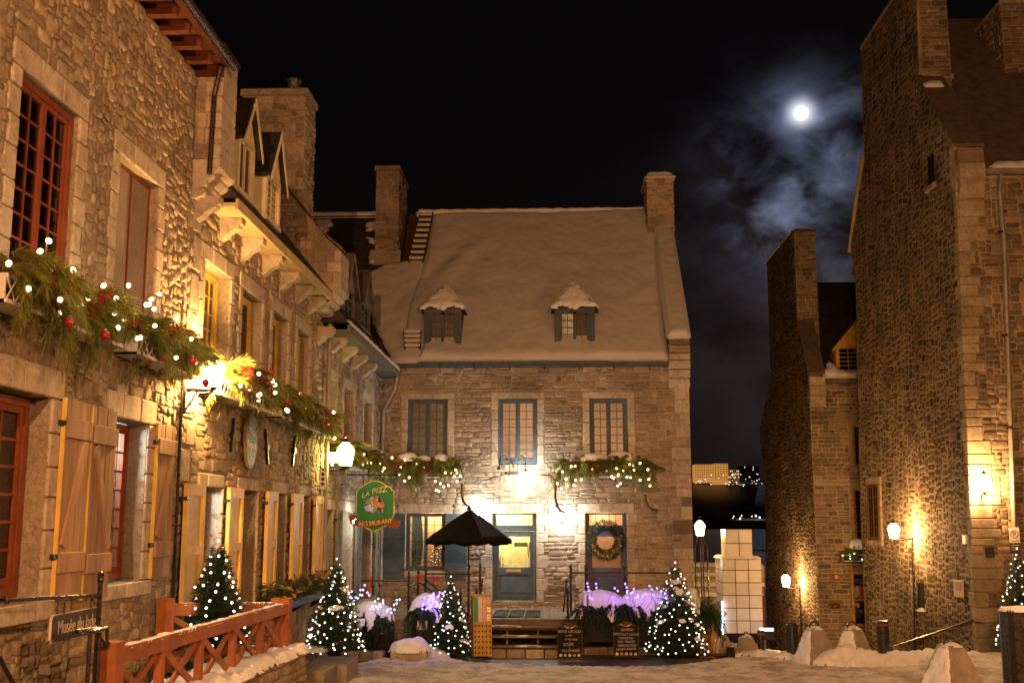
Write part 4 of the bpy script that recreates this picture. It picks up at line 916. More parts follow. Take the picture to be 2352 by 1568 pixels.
# ------------------------------------------------------------------ RIGHT TOWER-LIKE HOUSE
TL = .022
FT = Fr((XR-TL*5, 0, 0), (0, 1, 0), (-1, 0, 0), (TL, 0, 1)); FTF = Fr((-TL*5, 30.0, 0), (1, 0, 0), (0, -1, 0), (TL, 0, 1))
tow = thing('gable_house', 'tall dark stone house at right with lofty gable wall and chimneys', 'building', (XR+2, 32, 0))
prof = [FT.hit(*p) for p in ((2200, 325), (2112, 180), (2108, 0))]; bk = [FT.hit(*p) for p in ((1980, 110), (1985, 365), (1955, 570), (1966, 650))]
T0 = 30.0; zc = bk[0][1]; yb = 41.3; cf = prof[1][0]; cb = bk[1][0]
poly = [(T0, -3), (T0, prof[0][1]), (cf, prof[1][1]), (cf, zc), (cb, zc), (cb, bk[1][1]), (bk[2][0]+.1, bk[2][1]), (bk[3][0]+.05, bk[3][1]), (FT.hit(1975, 1100)[0], 4), (FT.hit(1985, 1300)[0], -3)]
niche_shade = (FT.hit(2122, 1335)[0], FT.hit(2108, 1335)[0], FT.hit(2115, 1398)[1], FT.hit(2115, 1338)[1]); niche_shade = (min(niche_shade[:2]), max(niche_shade[:2]), niche_shade[2], niche_shade[3])
slit = FT.hit(2140, 390); slit = (slit[0]-.25, slit[0]+.25, slit[1]-.45, slit[1]+.45)
wn = (FT.hit(2022, 1150)[0], FT.hit(1997, 1150)[0], FT.hit(2008, 1240)[1], FT.hit(2008, 1112)[1]); wn = (min(wn[:2]), max(wn[:2]), wn[2], wn[3])
mb = MB(); mb.prism([FT.p(a, z_) for a, z_ in poly], (.6, 0, 0), M['mo_dark']); mb.build('gable_wall', None, tow)
ob = []
for h, nm in ((niche_shade, 'niche_shade'), (slit, 'niche_shade')):
    mb = MB(); FT.box(mb, *h, .004, .02, M['dark']); mb.build(nm, None, tow)   # flat dark panel on the wall, painted shade in place of a recess
    ob.append((h[0]-.02, h[1]+.02, h[2], h[3]))
block(FT, slit[0]-.1, slit[1]+.2, slit[2]-.16, slit[2]-.01, -.05, .1, M['dress_r'], tow, name='sill')
snow_patch('sill_snow', [(0, 0), (.3, 0), (.3, .2), (0, .2)], FT.p(niche_shade[0]-.02, niche_shade[2]-.02, .16), (0, 1, 0), (1, 0, 0), (0, 0, 1), T=.08, k=.04, cell=.03, parent=tow)
ob.append(surround(FT, *wn, .22, .25, .18, tow, M['dress_r'], n=5, inner=-.02, proud=.06))
window(FT, wn[0]+.01, wn[1]-.01, wn[2], wn[3], tow, M['dwood'], 2, 5, d=.06, glass=M['dglass'], back=M['curtain'], backd=.03)
z = 0.2; rr = random.Random(5); qz = []; qf = []
while z < prof[0][1]-.1:
    h = rr.uniform(.2, .42); w = rr.choice((.22, .4)); h = min(h, prof[0][1]-z); fx_ = rr.uniform(.5, .8) if w < .3 else rr.uniform(.25, .45)
    mb = MB(); lo_ = FT.p(T0, z); mb.bbox((lo_.x-.04, T0-.04, z+.006), (lo_.x+fx_, T0+w, z+h-.006), .025, M['dress_r']); mb.build('corner_stone', None, tow)
    qz.append((T0, T0+w, z, z+h)); qf.append((0, XR+fx_, z, z+h)); z += h
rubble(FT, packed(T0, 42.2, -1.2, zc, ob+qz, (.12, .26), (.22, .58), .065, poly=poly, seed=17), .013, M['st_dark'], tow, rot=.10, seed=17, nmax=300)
BUDGET[tow.name] = 0
EV = 13.45
wallmesh(FTF, XR+.61, 24, -1, EV, [], .5, M['mo_dark'], tow)
rubble(FTF, packed(XR+.05, 13.6, .2, EV-.02, qf, (.10, .26), (.2, .6), .03, seed=19, cell=.05), .035, M['st_right'], tow, rot=.04, seed=19, nmax=0)
# roof, coping, chimneys
ys_ = (prof[1][1]-prof[0][1])/(cf-T0); ridge = (36.3, prof[0][1]-.4+ys_*(36.3-T0))
mb = MB(); mb.prism([(XR+.6, T0-.3, EV), (XR+.6, ridge[0], ridge[1]), (XR+.6, 42.6, EV)], (13, 0, 0), M['sheet']); mb.build('roof', None, tow)
mb = MB(); mb.box((XR+.6, T0+.52, -1), (24, 41.2, EV), M['mo_dark']); mb.build('body', None, tow)
def slab(a, b, x0, x1, t_, m_, nm, parent):
    mb = MB(); mb.prism([(x0, a[0], a[1]), (x0, b[0], b[1]), (x0, b[0], b[1]+t_), (x0, a[0], a[1]+t_)], (x1-x0, 0, 0), m_); return mb.build(nm, None, parent)
xt = FT.p(0, 15).x
slab((T0-.1, prof[0][1]-.12), (cf, prof[1][1]+.02), xt-.06, xt+.75, .09, M['sheet'], 'coping', tow)
slab((cb, bk[1][1]), (bk[2][0]+.25, bk[2][1]-.1), xt-.1, xt+.75, .12, M['dress_r'], 'coping', tow)
xc = FT.p(0, zc+.3).x+.02
ch = chimney(tow, (xc+.0, cf-.03, 14.5), (xc+.86, cb, zc), ('-y',), 'st_right', 'mo_dark', seed=51, nmax=60, depth=.035)
mb = MB(); mb.box((xc-.02, cf-.06, prof[1][1]-.05), (xc+.92, cf+.05, prof[1][1]+.1), M['dress_r']); mb.build('chimney_base', None, ch)
cx2 = aty(2303, 70, 33.6).x; ch2 = chimney(tow, (cx2, 33.6, 15.5), (cx2+1.9, 36.8, 20.3), ('-y', '-x'), 'st_right', 'mo_dark', seed=53, nmax=60, depth=.035)
mb = MB(); mb.box((cx2-.05, 33.5, 17.0), (cx2+1.95, 33.57, 17.25), M['dress_r']); mb.build('chimney_base', None, ch2)
# kneeler at the front corner
kx = FT.p(0, 13.5).x
for z0, z1, d_, m_ in ((13.75, 14.2, .30, 'st_right'), (13.35, 13.75, .34, 'dress_r'), (12.75, 13.35, .30, 'dress_r'), (12.45, 12.75, .12, 'dress_r')):
    mb = MB()
    if z0 == 12.75: mb.prism([(kx-.02, T0-.3, 13.35), (kx-.02, T0-.28, 13.15), (kx-.02, T0-.2, 12.92), (kx-.02, T0-.08, 12.78), (kx-.02, T0+.2, 12.75), (kx-.02, T0+.2, 13.35)], (.68, 0, 0), M[m_])
    else: mb.bbox((kx-.03, T0-d_, z0), (kx+.68, T0+.2, z1-.01), .02, M[m_])
    mb.build('kneeler_stone', None, tow)
mb = MB(); mb.box((kx+.7, T0-.32, EV-.02), (24, T0-.18, EV+.12), M['lmetal']); mb.build('gutter', None, tow)
mb = MB(); q = [FTF.p(*FTF.hit(u, v, .12), .12) for u, v in ((2275, 398), (2272, 440), (2285, 560), (2310, 1000), (2322, 1215), (2328, 1380))]
mb.tube([q[0]+Vector((0, -.05, .1)), *q], .065, 10); mb.build('downpipe', M['lmetal'], tow)
for u, v in ((2277, 533), (2293, 770), (2308, 982)): c_ = FTF.p(*FTF.hit(u, v, .12), .12); mb = MB(); mb.lathe(c_, [(.075, -.03), (.075, .03)], 10); mb.build('pipe_clip', M['iron'], tow)
snow_patch('roof_snow', [(12.1, 0), (24, 0), (24, .35), (14, .3), (13.2, .5), (12.6, .6), (12.1, .25)], (0, T0-.25, EV+.06), (1, 0, 0), Vector((0, 1, ys_)).normalized(), Vector((0, -ys_, 1)).normalized(), T=.12, k=.08, cell=.07, nz=.05, nf=3, parent=tow, jag=.1)
snow_patch('coping_snow', [(xt, 1.05), (xt+.6, 1.05), (xt+.62, 1.45), (xt+.25, 1.5), (xt, 1.3)], Vector((0, cf, prof[1][1]+.1))-Vector((0, 1, ys_)).normalized()*1.9, (1, 0, 0), Vector((0, 1, ys_)).normalized(), Vector((0, -ys_, 1)).normalized(), T=.1, k=.06, cell=.05, parent=tow)

# ------------------------------------------------------------------ SECOND RIGHT HOUSE
FS = Fr((X2, 0, 0), (0, 1, 0), (-1, 0, 0)); FSF = Fr((0, 43.3, 0), (1, 0, 0), (0, -1, 0)); S0 = 43.3
sec = thing('lane_house', 'smaller stone gable house standing beyond the tall one with an orange framed notice case', 'building', (X2+2, 46, -1))
P = {k: FS.hit(*v) for k, v in dict(ct=(1830, 525), cbk=(1762, 610), bs=(1766, 870), be=(1745, 985), b1=(1752, 1060), cfb=(1832, 735), cb=(1862, 852)).items()}
zc2 = P['ct'][1]; poly2 = [(S0, -4), (S0, P['cb'][1]), (P['cfb'][0], P['cfb'][1]), (P['cfb'][0], zc2), (P['cbk'][0], zc2), (P['cbk'][0]+.2, P['bs'][1]), (P['be'][0], P['be'][1]), (P['be'][0], P['be'][1]-.5), (P['b1'][0]-.3, 6), (53.9, 1), (53.9, -4)]
mb = MB(); mb.prism([FS.p(a, z_) for a, z_ in poly2], (.5, 0, 0), M['mo_dark']); mb.build('gable_wall', None, sec)
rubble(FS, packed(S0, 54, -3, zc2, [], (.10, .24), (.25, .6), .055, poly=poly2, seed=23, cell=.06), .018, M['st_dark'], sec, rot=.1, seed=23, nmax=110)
wi = [(FSF.hit(1958, 1000)[0], 12.4, FSF.hit(1965, 1072)[1], FSF.hit(1965, 975)[1]), (FSF.hit(1958, 1100)[0], 12.4, FSF.hit(1965, 1245)[1], FSF.hit(1965, 1120)[1])]
et = FSF.hit(1900, 880)[1]
wallmesh(FSF, X2+.51, 20, -4, et, wi, .5, M['mo_dark'], sec)
ob = [surround(FSF, *w_, .16, .2, .12, sec, M['dress_r'], n=5, inner=-.1) for w_ in wi]
for w_ in wi: window(FSF, w_[0]+.01, w_[1]-.01, w_[2], w_[3], sec, M['ochre'], 2, 6, d=-.1, glass=M['dglass'], back=M['curtain'])
zb = FSF.hit(1900, 1110)[1]; block(FSF, X2, 12.5, zb-.1, zb+.08, -.1, .06, M['dress_r'], sec, name='string_course'); ob.append((X2, 12.5, zb-.1, zb+.08))
BUDGET[sec.name] = 190
rubble(FSF, layout(X2, 12.2, -2, et, ob, (.12, .22), (.22, .6), .04, seed=29, split=.2), .035, M['st_right'], sec, rot=.03, seed=29)
ys2 = (P['cfb'][1]-P['cb'][1])/(P['cfb'][0]-S0)
slab((S0-.1, P['cb'][1]-.1), (P['cfb'][0], P['cfb'][1]), X2-.06, X2+.62, .1, M['sheet'], 'coping', sec)
mb = MB(); mb.prism([(X2+.5, S0-.25, et), (X2+.5, 48.6, aty(1905, 648, 48.6).z), (X2+.5, 54, et)], (12, 0, 0), M['slate']); mb.build('roof', None, sec)
mb = MB(); mb.box((X2+.5, S0+.55, -4), (20, 53.8, et), M['mo_dark']); mb.build('body', None, sec)
ch = chimney(sec, (X2+.01, P['cfb'][0]-.03, 10), (X2+.85, P['cbk'][0], zc2), ('-y',), 'st_right', 'mo_dark', seed=61, nmax=40, capm='dwood', cap=.1, ov=.04)
snow_patch('chimney_snow', [(X2, P['cfb'][0]), (X2+.8, P['cfb'][0]), (X2+.8, P['cbk'][0]), (X2, P['cbk'][0])], (0, 0, zc2+.1), (1, 0, 0), (0, 1, 0), (0, 0, 1), T=.12, k=.1, cell=.1, parent=ch)
for z0, z1 in ((et-.1, et+.25), (et-.5, et-.1), (et-.95, et-.5)): 
    mb = MB(); mb.bbox((X2-.02, S0-.25+(.08 if z0 < et-.6 else 0), z0), (X2+.6, S0+.1, z1-.01), .02, M['dress_r']); mb.build('kneeler_stone', None, sec)
mb = MB(); mb.box((X2+.62, S0-.3, et-.02), (20, S0-.1, et+.16), M['sheet']); mb.build('eaves_board', None, sec)
snow_patch('roof_snow', [(X2+.6, 0), (14, 0), (14, .5), (11.3, .35), (X2+.9, .9), (X2+.6, .3)], (0, S0-.2, et+.15), (1, 0, 0), Vector((0, 1, ys2)).normalized(), Vector((0, -ys2, 1)).normalized(), T=.1, k=.08, cell=.08, parent=sec, jag=.08)
fd = Fr((0, 43.45, 0), (1, 0, 0), (0, -1, 0)); a0, _ = fd.hit(1922, 800); a0 -= .1; zb_ = fd.hit(1940, 852)[1]; zt_ = fd.hit(1940, 792)[1]; za_ = fd.hit(1965, 735)[1]
dormer(sec, fd, a0+.05, a0+1.75, zb_, zt_, za_, 0, -2.5, M['ochre'], M['sheet'], 2, 5, M['dglass'], M['dark'], ov=.15)
# ------------------------------------------------------------------ lanterns
def lantern(f_loc, s, glassm, power, color, name, label, group=None, arm=None, wallpt=None, pole=None, rad=.07, arms=None):
    """four-sided street lantern hanging over/standing on an arm"""
    t_ = thing(name, label, 'lantern', f_loc, group); c = Vector(f_loc); mb = MB(); r0, r1, r2 = .13*s, .2*s, .07*s; P4 = math.pi/4
    def ring(r, h): return [c+Vector((r*math.cos(P4+k*math.pi/2)*1.2, r*math.sin(P4+k*math.pi/2)*1.2, h*s)) for k in range(4)]
    A, B, C_ = ring(r0, 0), ring(r1, .36), ring(r2, .52)
    for k in range(4):
        for X, Y in ((A, B), (B, C_)): mb.tube([X[k], Y[k]], .010*s, 5)
        for X in (A, B, C_): mb.tube([X[k], X[(k+1) % 4]], .012*s, 5)
    mb.lathe(c+Vector((0, 0, .52*s)), [(.09*s, 0), (.05*s, .05*s), (.015*s, .09*s), (.02*s, .13*s), (.002, .16*s)], 8); mb.lathe(c-Vector((0, 0, .05*s)), [(.05*s, 0), (.12*s, .04*s)], 8)
    mb.build('lantern_frame', M['iron'], t_)
    for k in range(4):
        j = (k+1) % 4
        for X, Y in ((A, B), (B, C_)):
            mb = MB(); mb.prism([X[k], X[j], Y[j], Y[k]], ((c+Vector((0, 0, .2*s)))-(X[k]+X[j])/2).normalized()*.004, glassm); mb.build('lantern_pane', None, t_)
    if arms:
        mb = MB()
        for pts, r in arms: mb.tube(pts, r, 7)
        mb.build('bracket', M['iron'], t_)
    if power: plight('lamp', c+Vector((0, 0, .2*s)), power, color, rad, t_)
    return t_
SOD = (1, .52, .19); GOLD = (1, .62, .18); PLZ = (1, .45, .18); WHT = (1, .93, .80)
# ------------------------------------------------------------------ lamps that light the square
def R3(u, v, y): return aty(u, v, y)
c1 = aty(488, 889, 14.9)
lantern(tuple(c1), .82, M['lampglass'], 1150, (1, .52, .16), 'wall_lantern', 'blazing wall lantern above the museum corner, biggest and brightest of the lamps', 'sodium wall lanterns', rad=.09,
    arms=[([Vector((XL, 14.66, c1.z-.06)), Vector((c1.x, 14.75, c1.z-.06)), Vector((c1.x, c1.y, c1.z-.05))], .028), ([Vector((XL+.03, 14.62, c1.z-.4)), Vector((XL+.03, 14.62, c1.z))], .03), ([Vector((XL+.04, 14.66, c1.z-.35)), Vector((c1.x-.15, 14.74, c1.z-.07))], .014)])
c2 = aty(793, 1070, 23.6)
lantern(tuple(c2), 1.0, M['lampglass2'], 130, (1, .74, .22), 'wall_lantern', 'glowing yellow lantern among pine branches above the green restaurant sign', 'sodium wall lanterns', rad=.1,
    arms=[([Vector((XL, 23.6, c2.z-.08)), Vector((c2.x, 23.6, c2.z-.08)), Vector((c2.x, c2.y, c2.z-.04))], .03)])
c3 = FT.p(34.6, 0); c3 = aty(2054, 1236, 34.6); w3 = FT.p(34.9, c3.z)
lantern(tuple(c3), .9, M['lampglass'], 800, SOD, 'wall_lantern', 'wall lantern on the shadowed long side of the tall gable house', 'sodium wall lanterns', rad=.1,
    arms=[([w3, Vector((c3.x, 34.8, c3.z-.06)), Vector((c3.x, 34.6, c3.z-.04))], .03), ([FT.p(34.9, c3.z+.05, .06), FT.p(34.9, 1.5, .06), FT.p(34.95, -.6, .06)], .025)])
c4 = aty(2262, 1128, 29.45)
lantern(tuple(c4), .88, M['lampglass'], 620, SOD, 'wall_lantern', 'wall lantern beside the downpipe on the front of the tall gable house', 'sodium wall lanterns', rad=.1,
    arms=[([Vector((c4.x+.1, 30, c4.z-.08)), Vector((c4.x, 29.45, c4.z-.06)), Vector((c4.x, 29.45, c4.z-.03))], .03), ([Vector((c4.x+.62, 29.93, c4.z-.1)), Vector((c4.x, 29.47, c4.z-.1))], .016)])
c5 = aty(1806, 1347, 45.9)
lantern(tuple(c5), .95, M['lampglass'], 750, SOD, 'wall_lantern', 'low wall lantern on the gable of the smaller lane house', 'sodium wall lanterns', rad=.1,
    arms=[([Vector((X2, 46.3, c5.z-.08)), Vector((c5.x, 46, c5.z-.08)), Vector((c5.x, 45.9, c5.z-.04))], .03), ([Vector((X2-.06, 46.3, c5.z)), Vector((X2-.06, 46.3, -2.6))], .025)])
c6 = aty(1608, 1230, 38.5); gz6 = gz(c6.x, c6.y)
lp = lantern(tuple(c6), 1.0, M['lampglass'], 350, SOD, 'street_lamp', 'lit street lamp on thin rods beside the stone house and the white tiled block', 'street lamps of the square', rad=.1)
for dx, dy in ((-.21, -.2), (-.02, -.22), (.07, -.1), (.21, -.2)):
    mb = MB(); mb.tube([(c6.x+dx*.35, c6.y+dy*.3, c6.z-.02), (c6.x+dx, c6.y+dy, c6.z-.4), (c6.x+dx, c6.y+dy, gz6-.1)], .022, 6); mb.build('post_rod', M['iron'], lp)
# assumed unseen lamp posts behind and beside the photographer, added for general warm light
def assumed_lamppost(x, y, h, power, lab):
    g = gz(x, y); t_ = lantern((x, y, g+h), 1.4, M['lampglass2'], power, PLZ, 'street_lamp', lab, 'street lamps of the square', rad=.12)  # shares the street lamp name and group, but is an assumed, unseen lamp
    mb = MB(); mb.lathe((x, y, g), [(.17, 0), (.17, .1), (.12, .14), (.10, .7), (.06, .8), (.045, h-.1), (.07, h-.06)], 12); mb.build('post', M['iron'], t_)
assumed_lamppost(3.6, .6, 5.4, 4000, 'assumed lamp post standing in the square right beside the photographer')
assumed_lamppost(9.3, 13.5, 4.6, 1900, 'assumed unseen lamp post at the right edge of the square')
assumed_lamppost(-1.5, -11, 7.5, 12500, 'assumed lamp post far behind the photographer')

# central house wall lights
def bulkhead(x, y, z, p, lab, col=WHT):
    t_ = thing('wall_light', lab, 'wall light', (x, y, z), 'white wall lights on the stone house')
    mb = MB(); mb.lathe((x, y+.16, z), [(.07, 0), (.07, -.03), (.04, -.05)], 14, axis='Y'); mb.build('backplate', M['iron'], t_)
    mb = MB(); mb.lathe((x, y+.10, z), [(.03, 0), (.062, -.02), (.075, -.06), (.062, -.10), (.02, -.12)], 14, axis='Y'); mb.build('globe', M['lampwhite'], t_)
    plight('lamp', (x, y-.10, z), p, col, .06, t_)
p = aty(1292, 1192, 31.3); bulkhead(p.x, 31.28, p.z, 110, 'small white wall light between the two doors, washing the stones')
p = aty(1098, 1176, 31.3); bulkhead(p.x, 31.28, p.z, 110, 'small white wall light behind the top of the black parasol')
g = thing('wall_light', 'double gooseneck lamp under the middle upper window', 'wall light', tuple(aty(1180, 1088, 31.4)), 'white wall lights on the stone house')
b_ = aty(1180, 1088, 31.4); mb = MB(); mb.box((b_.x-.15, 31.36, b_.z-.03), (b_.x+.15, 31.46, b_.z+.04), M['iron']); mb.build('base', None, g)
for pts, sh in ((((1172, 1084), (1170, 1060), (1160, 1045), (1150, 1050), (1146, 1072)), 0), (((1188, 1084), (1189, 1058), (1198, 1045), (1206, 1052), (1207, 1078)), 1)):
    q = [aty(u, v, 31.3-.12*i) for i, (u, v) in enumerate(pts)]; mb = MB(); mb.tube(q, .014, 6); mb.build('arm', M['iron'], g)
    e = q[-1]; mb = MB(); mb.lathe(e, [(.018, .03), (.03, 0), (.07, -.07)], 12); mb.build('shade', M['iron'], g)
    if sh: mb = MB(); mb.lathe(e+Vector((0, 0, -.10)), [(.01, .05), (.05, .03), (.055, 0), (.03, -.03)], 12); mb.build('bulb', M['lampwhite'], g); plight('lamp', e+Vector((0, .02, -.20)), 140, WHT, .05, g)
q = [aty(u, v, 31.42) for u, v in ((1090, 1104), (1120, 1102), (1150, 1092), (1168, 1086))]; mb = MB(); mb.tube(q, .008, 5); mb.build('cable', M['iron'], g)
q = [aty(u, v, 31.42) for u, v in ((1215, 1088), (1240, 1090), (1258, 1092))]; mb = MB(); mb.tube(q, .008, 5); mb.build('cable', M['iron'], g)
p = aty(812, 1192, 26.8)
t_ = thing('wall_light', 'white lamp glowing beside the restaurant sign on the corner house', 'wall light', tuple(p)); mb = MB(); mb.lathe(p, [(.03, -.09), (.05, -.06), (.055, .04), (.03, .08)], 12); mb.build('globe', M['lampwhite'], t_); mb = MB(); mb.tube([p+Vector((0, 0, .08)), p+Vector((0, 0, .13)), Vector((XL, p.y, p.z+.13))], .014, 6); mb.build('bracket', M['iron'], t_); plight('lamp', p+Vector((.12, -.05, 0)), 22, (.95, 1, .85), .05, t_)

# ------------------------------------------------------------------ far river, hill, lights
mb = MB(); mb.add([(-3000, 110, -7), (3000, 110, -7), (3000, 1300, -7), (-3000, 1300, -7)], [(0, 1, 2, 3)])
m_, t = newmat('dark river'); t.put(t.b.inputs['Base Color'], (.010, .009, .010, 1)); t.b.inputs['Roughness'].default_value = .35; bump(t, t.noise(t.P, .3, 4), .3, .3)
o = mb.build('river', m_); tag(o, kind='structure')
hv = []; nxh = 90; m_, t = newmat('dark hillside'); t.put(t.b.inputs['Base Color'], t.ramp(t.noise(t.P, .05, 5), [(.3, (.010, .008, .007)), (.7, (.03, .024, .02))]))
for j, (y, zz) in enumerate(((1290, -8), (1310, 8), (1400, 30), (1500, 50), (1560, 56), (1700, 50))):
    for i in range(nxh): x = -1500+i*60*.9; hv.append((x, y, zz+(8*noise.noise(Vector((x*.004, y*.01, 0)))+3*noise.noise(Vector((x*.02, y*.03, 1))))*(j > 0)))
o = bpy.data.objects.new('hill', npmesh('hill', hv, [(j*nxh+i, j*nxh+i+1, (j+1)*nxh+i+1, (j+1)*nxh+i) for j in range(5) for i in range(nxh-1)], m_, True)); COL.objects.link(o); tag(o, kind='structure')
def farblock(u0, u1, v0, v1, y, mat, lab, name='distant_building', lit=.0, rows=6, cols=10, side=None):
    a, b = aty(u0, v1, y), aty(u1, v0, y); t_ = thing(name, lab, 'building', (a.x, y, a.z)); mb = MB(); mb.box((a.x, y, a.z-6), (b.x, y+25, b.z), mat); mb.build('walls', None, t_)
    cw, chh = (b.x-a.x)/cols, (b.z-a.z)/rows
    for i in range(cols):
        for j in range(rows):
            mb = MB(); mb.box((a.x+(i+.32)*cw, y-.3, a.z+(j+.3)*chh), (a.x+(i+.68)*cw, y+.0-.02, a.z+(j+.72)*chh), M['farlit'] if random.random() < lit else M['fardark']); mb.build('window', None, t_)
    return t_
M['farwall'] = emis('glowing far facade', (.62, .27, .06), .75, 'NONE'); M['farwall2'] = emis('dimly glowing far facade', (.16, .075, .025), .5, 'NONE'); M['farlit'] = emis('far lit window', (1, .75, .4), 1.6, 'NONE'); M['fardark'] = paint('far dark window', (.05, .03, .02), .6, bstr=0)  # far facades emit by themselves, in place of floodlight falling on them
farblock(1596, 1640, 1066, 1097, 1480, M['farwall'], 'floodlit apartment slab far across the river, with rows of small windows', rows=6, cols=9)
farblock(1641, 1672, 1064, 1101, 1478, M['farwall'], 'brightest floodlit block at the right end of the far apartments', rows=7, cols=5)
farblock(1673, 1698, 1078, 1099, 1490, M['farwall2'], 'dim low block on the far hill right of the floodlit apartments', lit=.5, rows=3, cols=7)
farblock(1699, 1742, 1070, 1092, 1500, M['fardark'], 'dark block on the far hill with a few lit windows', lit=.12, rows=4, cols=9)
M['pt_w'] = emis('far white light', (1, .95, .9), 5, 'NONE'); M['pt_o'] = emis('far orange light', (1, .55, .3), 4, 'NONE'); M['pt_b'] = emis('far blue light', (.5, .55, 1), 5, 'NONE')
mb_ = {k: MB() for k in ('pt_w', 'pt_o', 'pt_b')}
r = random.Random(12)
for i in range(46):
    u = r.uniform(1590, 1756); v = r.choice((r.gauss(1108, 4), r.gauss(1104, 3), r.uniform(1086, 1112), r.gauss(1111, 2)))
    k = r.choice(('pt_w', 'pt_o', 'pt_o', 'pt_o', 'pt_b')); s = r.choice((.2, .3, .35, .55)); p = aty(u, v, 1285); mb_[k].lathe(p, [(s*.3, -s), (s, 0), (s*.3, s)], 5)
for i in range(6): p = aty(r.uniform(1680, 1756), r.gauss(1188, 2), 1200); mb_[r.choice(('pt_w', 'pt_o'))].lathe(p, [(.3, -.6), (.6, 0), (.3, .6)], 5)
for k, b in mb_.items(): o = b.build('distant_lights', M[k]); tag(o, {'pt_w': 'white pinprick lights scattered along the far river bank', 'pt_o': 'orange pinprick lights scattered along the far river bank', 'pt_b': 'bluish pinprick lights scattered along the far river bank'}[k], 'lights', kind='stuff')
a = aty(1690, 1192, 420); b = aty(1756, 1186, 420)
t_ = thing('jetty', 'snowy jetty edge with lamps out on the dark river', 'jetty', tuple(a)); mb = MB(); mb.box((a.x, 420, a.z-.5), (b.x+20, 440, a.z+.3), M['snowd']); mb.build('deck', None, t_)
for u, v in ((1700, 1190), (1736, 1184), (1745, 1188)): p = aty(u, v, 418); mb = MB(); mb.lathe(p, [(.15, -.3), (.3, 0), (.15, .3)], 6); mb.build('lamp_globe', M['pt_w'], t_)
# moon
mn = EYE+MOON*1800; mb = MB(); R_ = 15.5/FOC*1800*.965
mb.lathe(mn, [(R_*math.sin(math.pi*i/16)+.001, -R_*math.cos(math.pi*i/16)) for i in range(17)], 32); o = mb.build('moon', M['moon'], smooth=True); tag(o, 'bright full moon above the clouds', 'moon')

# low snowy terrace walls behind the lamp
for i, (v0, v1, y) in enumerate(((1400, 1368, 43.2), (1368, 1345, 43.8), (1345, 1322, 44.4), (1322, 1300, 45))):
    a = aty(1560, v0, y); b = aty(1756, v1, y); t_ = thing('terrace_wall', ['lowest of four snow topped terrace walls behind the street lamp', 'second of four snow topped terrace walls behind the street lamp', 'third of four snow topped terrace walls behind the street lamp', 'topmost of four snow topped terrace walls behind the street lamp'][i], 'wall', (a.x, y, a.z), 'snowy terrace walls behind the lamp')
    n = 9
    for k in range(n): mb = MB(); x0 = a.x+(b.x-a.x)*k/n; mb.bbox((x0+.01, y, a.z-(2 if i == 0 else .1)), (x0+(b.x-a.x)/n-.01, y+.7, b.z), .02, M['dress_r']); mb.build('stone', None, t_)
    snow_patch('snow', [(a.x, -.05), (b.x, -.05), (b.x, .7), (a.x, .7)], (0, y, b.z), (1, 0, 0), (0, 1, 0), (0, 0, 1), T=.14, k=.06, cell=.08, parent=t_, nz=.05)
# rust red low structures at the foot
t_ = thing('fence', 'low reddish fence behind the white tiled block', 'fence', tuple(aty(1752, 1420, 40)))
for k in range(5): a = aty(1749+k*2, 1400, 41); mb = MB(); mb.box((a.x, 41, a.z-1), (a.x+.03, 41.05, a.z+.5), M['dwood']); mb.build('post', None, t_)
for v in (1345, 1385): a, b = aty(1748, v, 41), aty(1757, v, 41); mb = MB(); mb.box((a.x, 41.06, a.z), (b.x, 41.1, a.z+.12), M['snowd']); mb.build('rail', None, t_)

# ------------------------------------------------------------------ white tiled block
A = aty(1663, 1454, 36.2); B = aty(1748, 1280, 36.2); Bz0 = A.z-.3
st = thing('tiled_pillar', 'white tiled two tier block lit from below, beyond the traffic cones', 'sculpture', (A.x, 36.2, Bz0))
dpt = 1.5; mb = MB(); mb.box((A.x+.012, 36.212, Bz0), (B.x-.012, 36.2+dpt-.012, B.z-.012), M['dark']); mb.build('core', None, st)
def tiles(fr, a0, a1, z0, z1, nc, nr, parent):
    cw, ch_ = (a1-a0)/nc, (z1-z0)/nr
    for i in range(nc):
        for j in range(nr): mb = MB(); fr.box(mb, a0+i*cw+.011, a0+(i+1)*cw-.011, z0+j*ch_+.011, z0+(j+1)*ch_-.011, -.012, .004, M['tile'], ch=.004); mb.build('tile', None, parent)
tiles(Fr((0, 36.2, 0), (1, 0, 0), (0, -1, 0)), A.x, B.x, A.z, B.z, 3, 6, st); tiles(Fr((A.x, 0, 0), (0, 1, 0), (-1, 0, 0)), 36.2, 36.2+dpt, A.z, B.z, 3, 6, st)
A2 = aty(1668, 1275, 36.3); B2 = aty(1727, 1217, 36.3); mb = MB(); mb.box((A2.x+.012, 36.312, B.z), (B2.x-.012, 37.3, B2.z-.01), M['dark']); mb.build('upper_core', None, st)
tiles(Fr((0, 36.3, 0), (1, 0, 0), (0, -1, 0)), A2.x, B2.x, B.z+.03, B2.z, 2, 2, st); tiles(Fr((A2.x, 0, 0), (0, 1, 0), (-1, 0, 0)), 36.3, 37.3, B.z+.03, B2.z, 2, 2, st)
mb = MB(); mb.box((A2.x, 36.3, B2.z-.008), (B2.x, 37.3, B2.z+.02), M['tile']); mb.build('cap', None, st)
snow_patch('snow', [(A.x-.03, 36.15), (B.x, 36.15), (B.x, 37.7), (A.x-.03, 37.7)], (0, 0, B.z-.01), (1, 0, 0), (0, 1, 0), (0, 0, 1), T=.06, k=.05, cell=.05, parent=st)
M['led'] = emis('cold white strip light', (.75, .85, 1), 7)
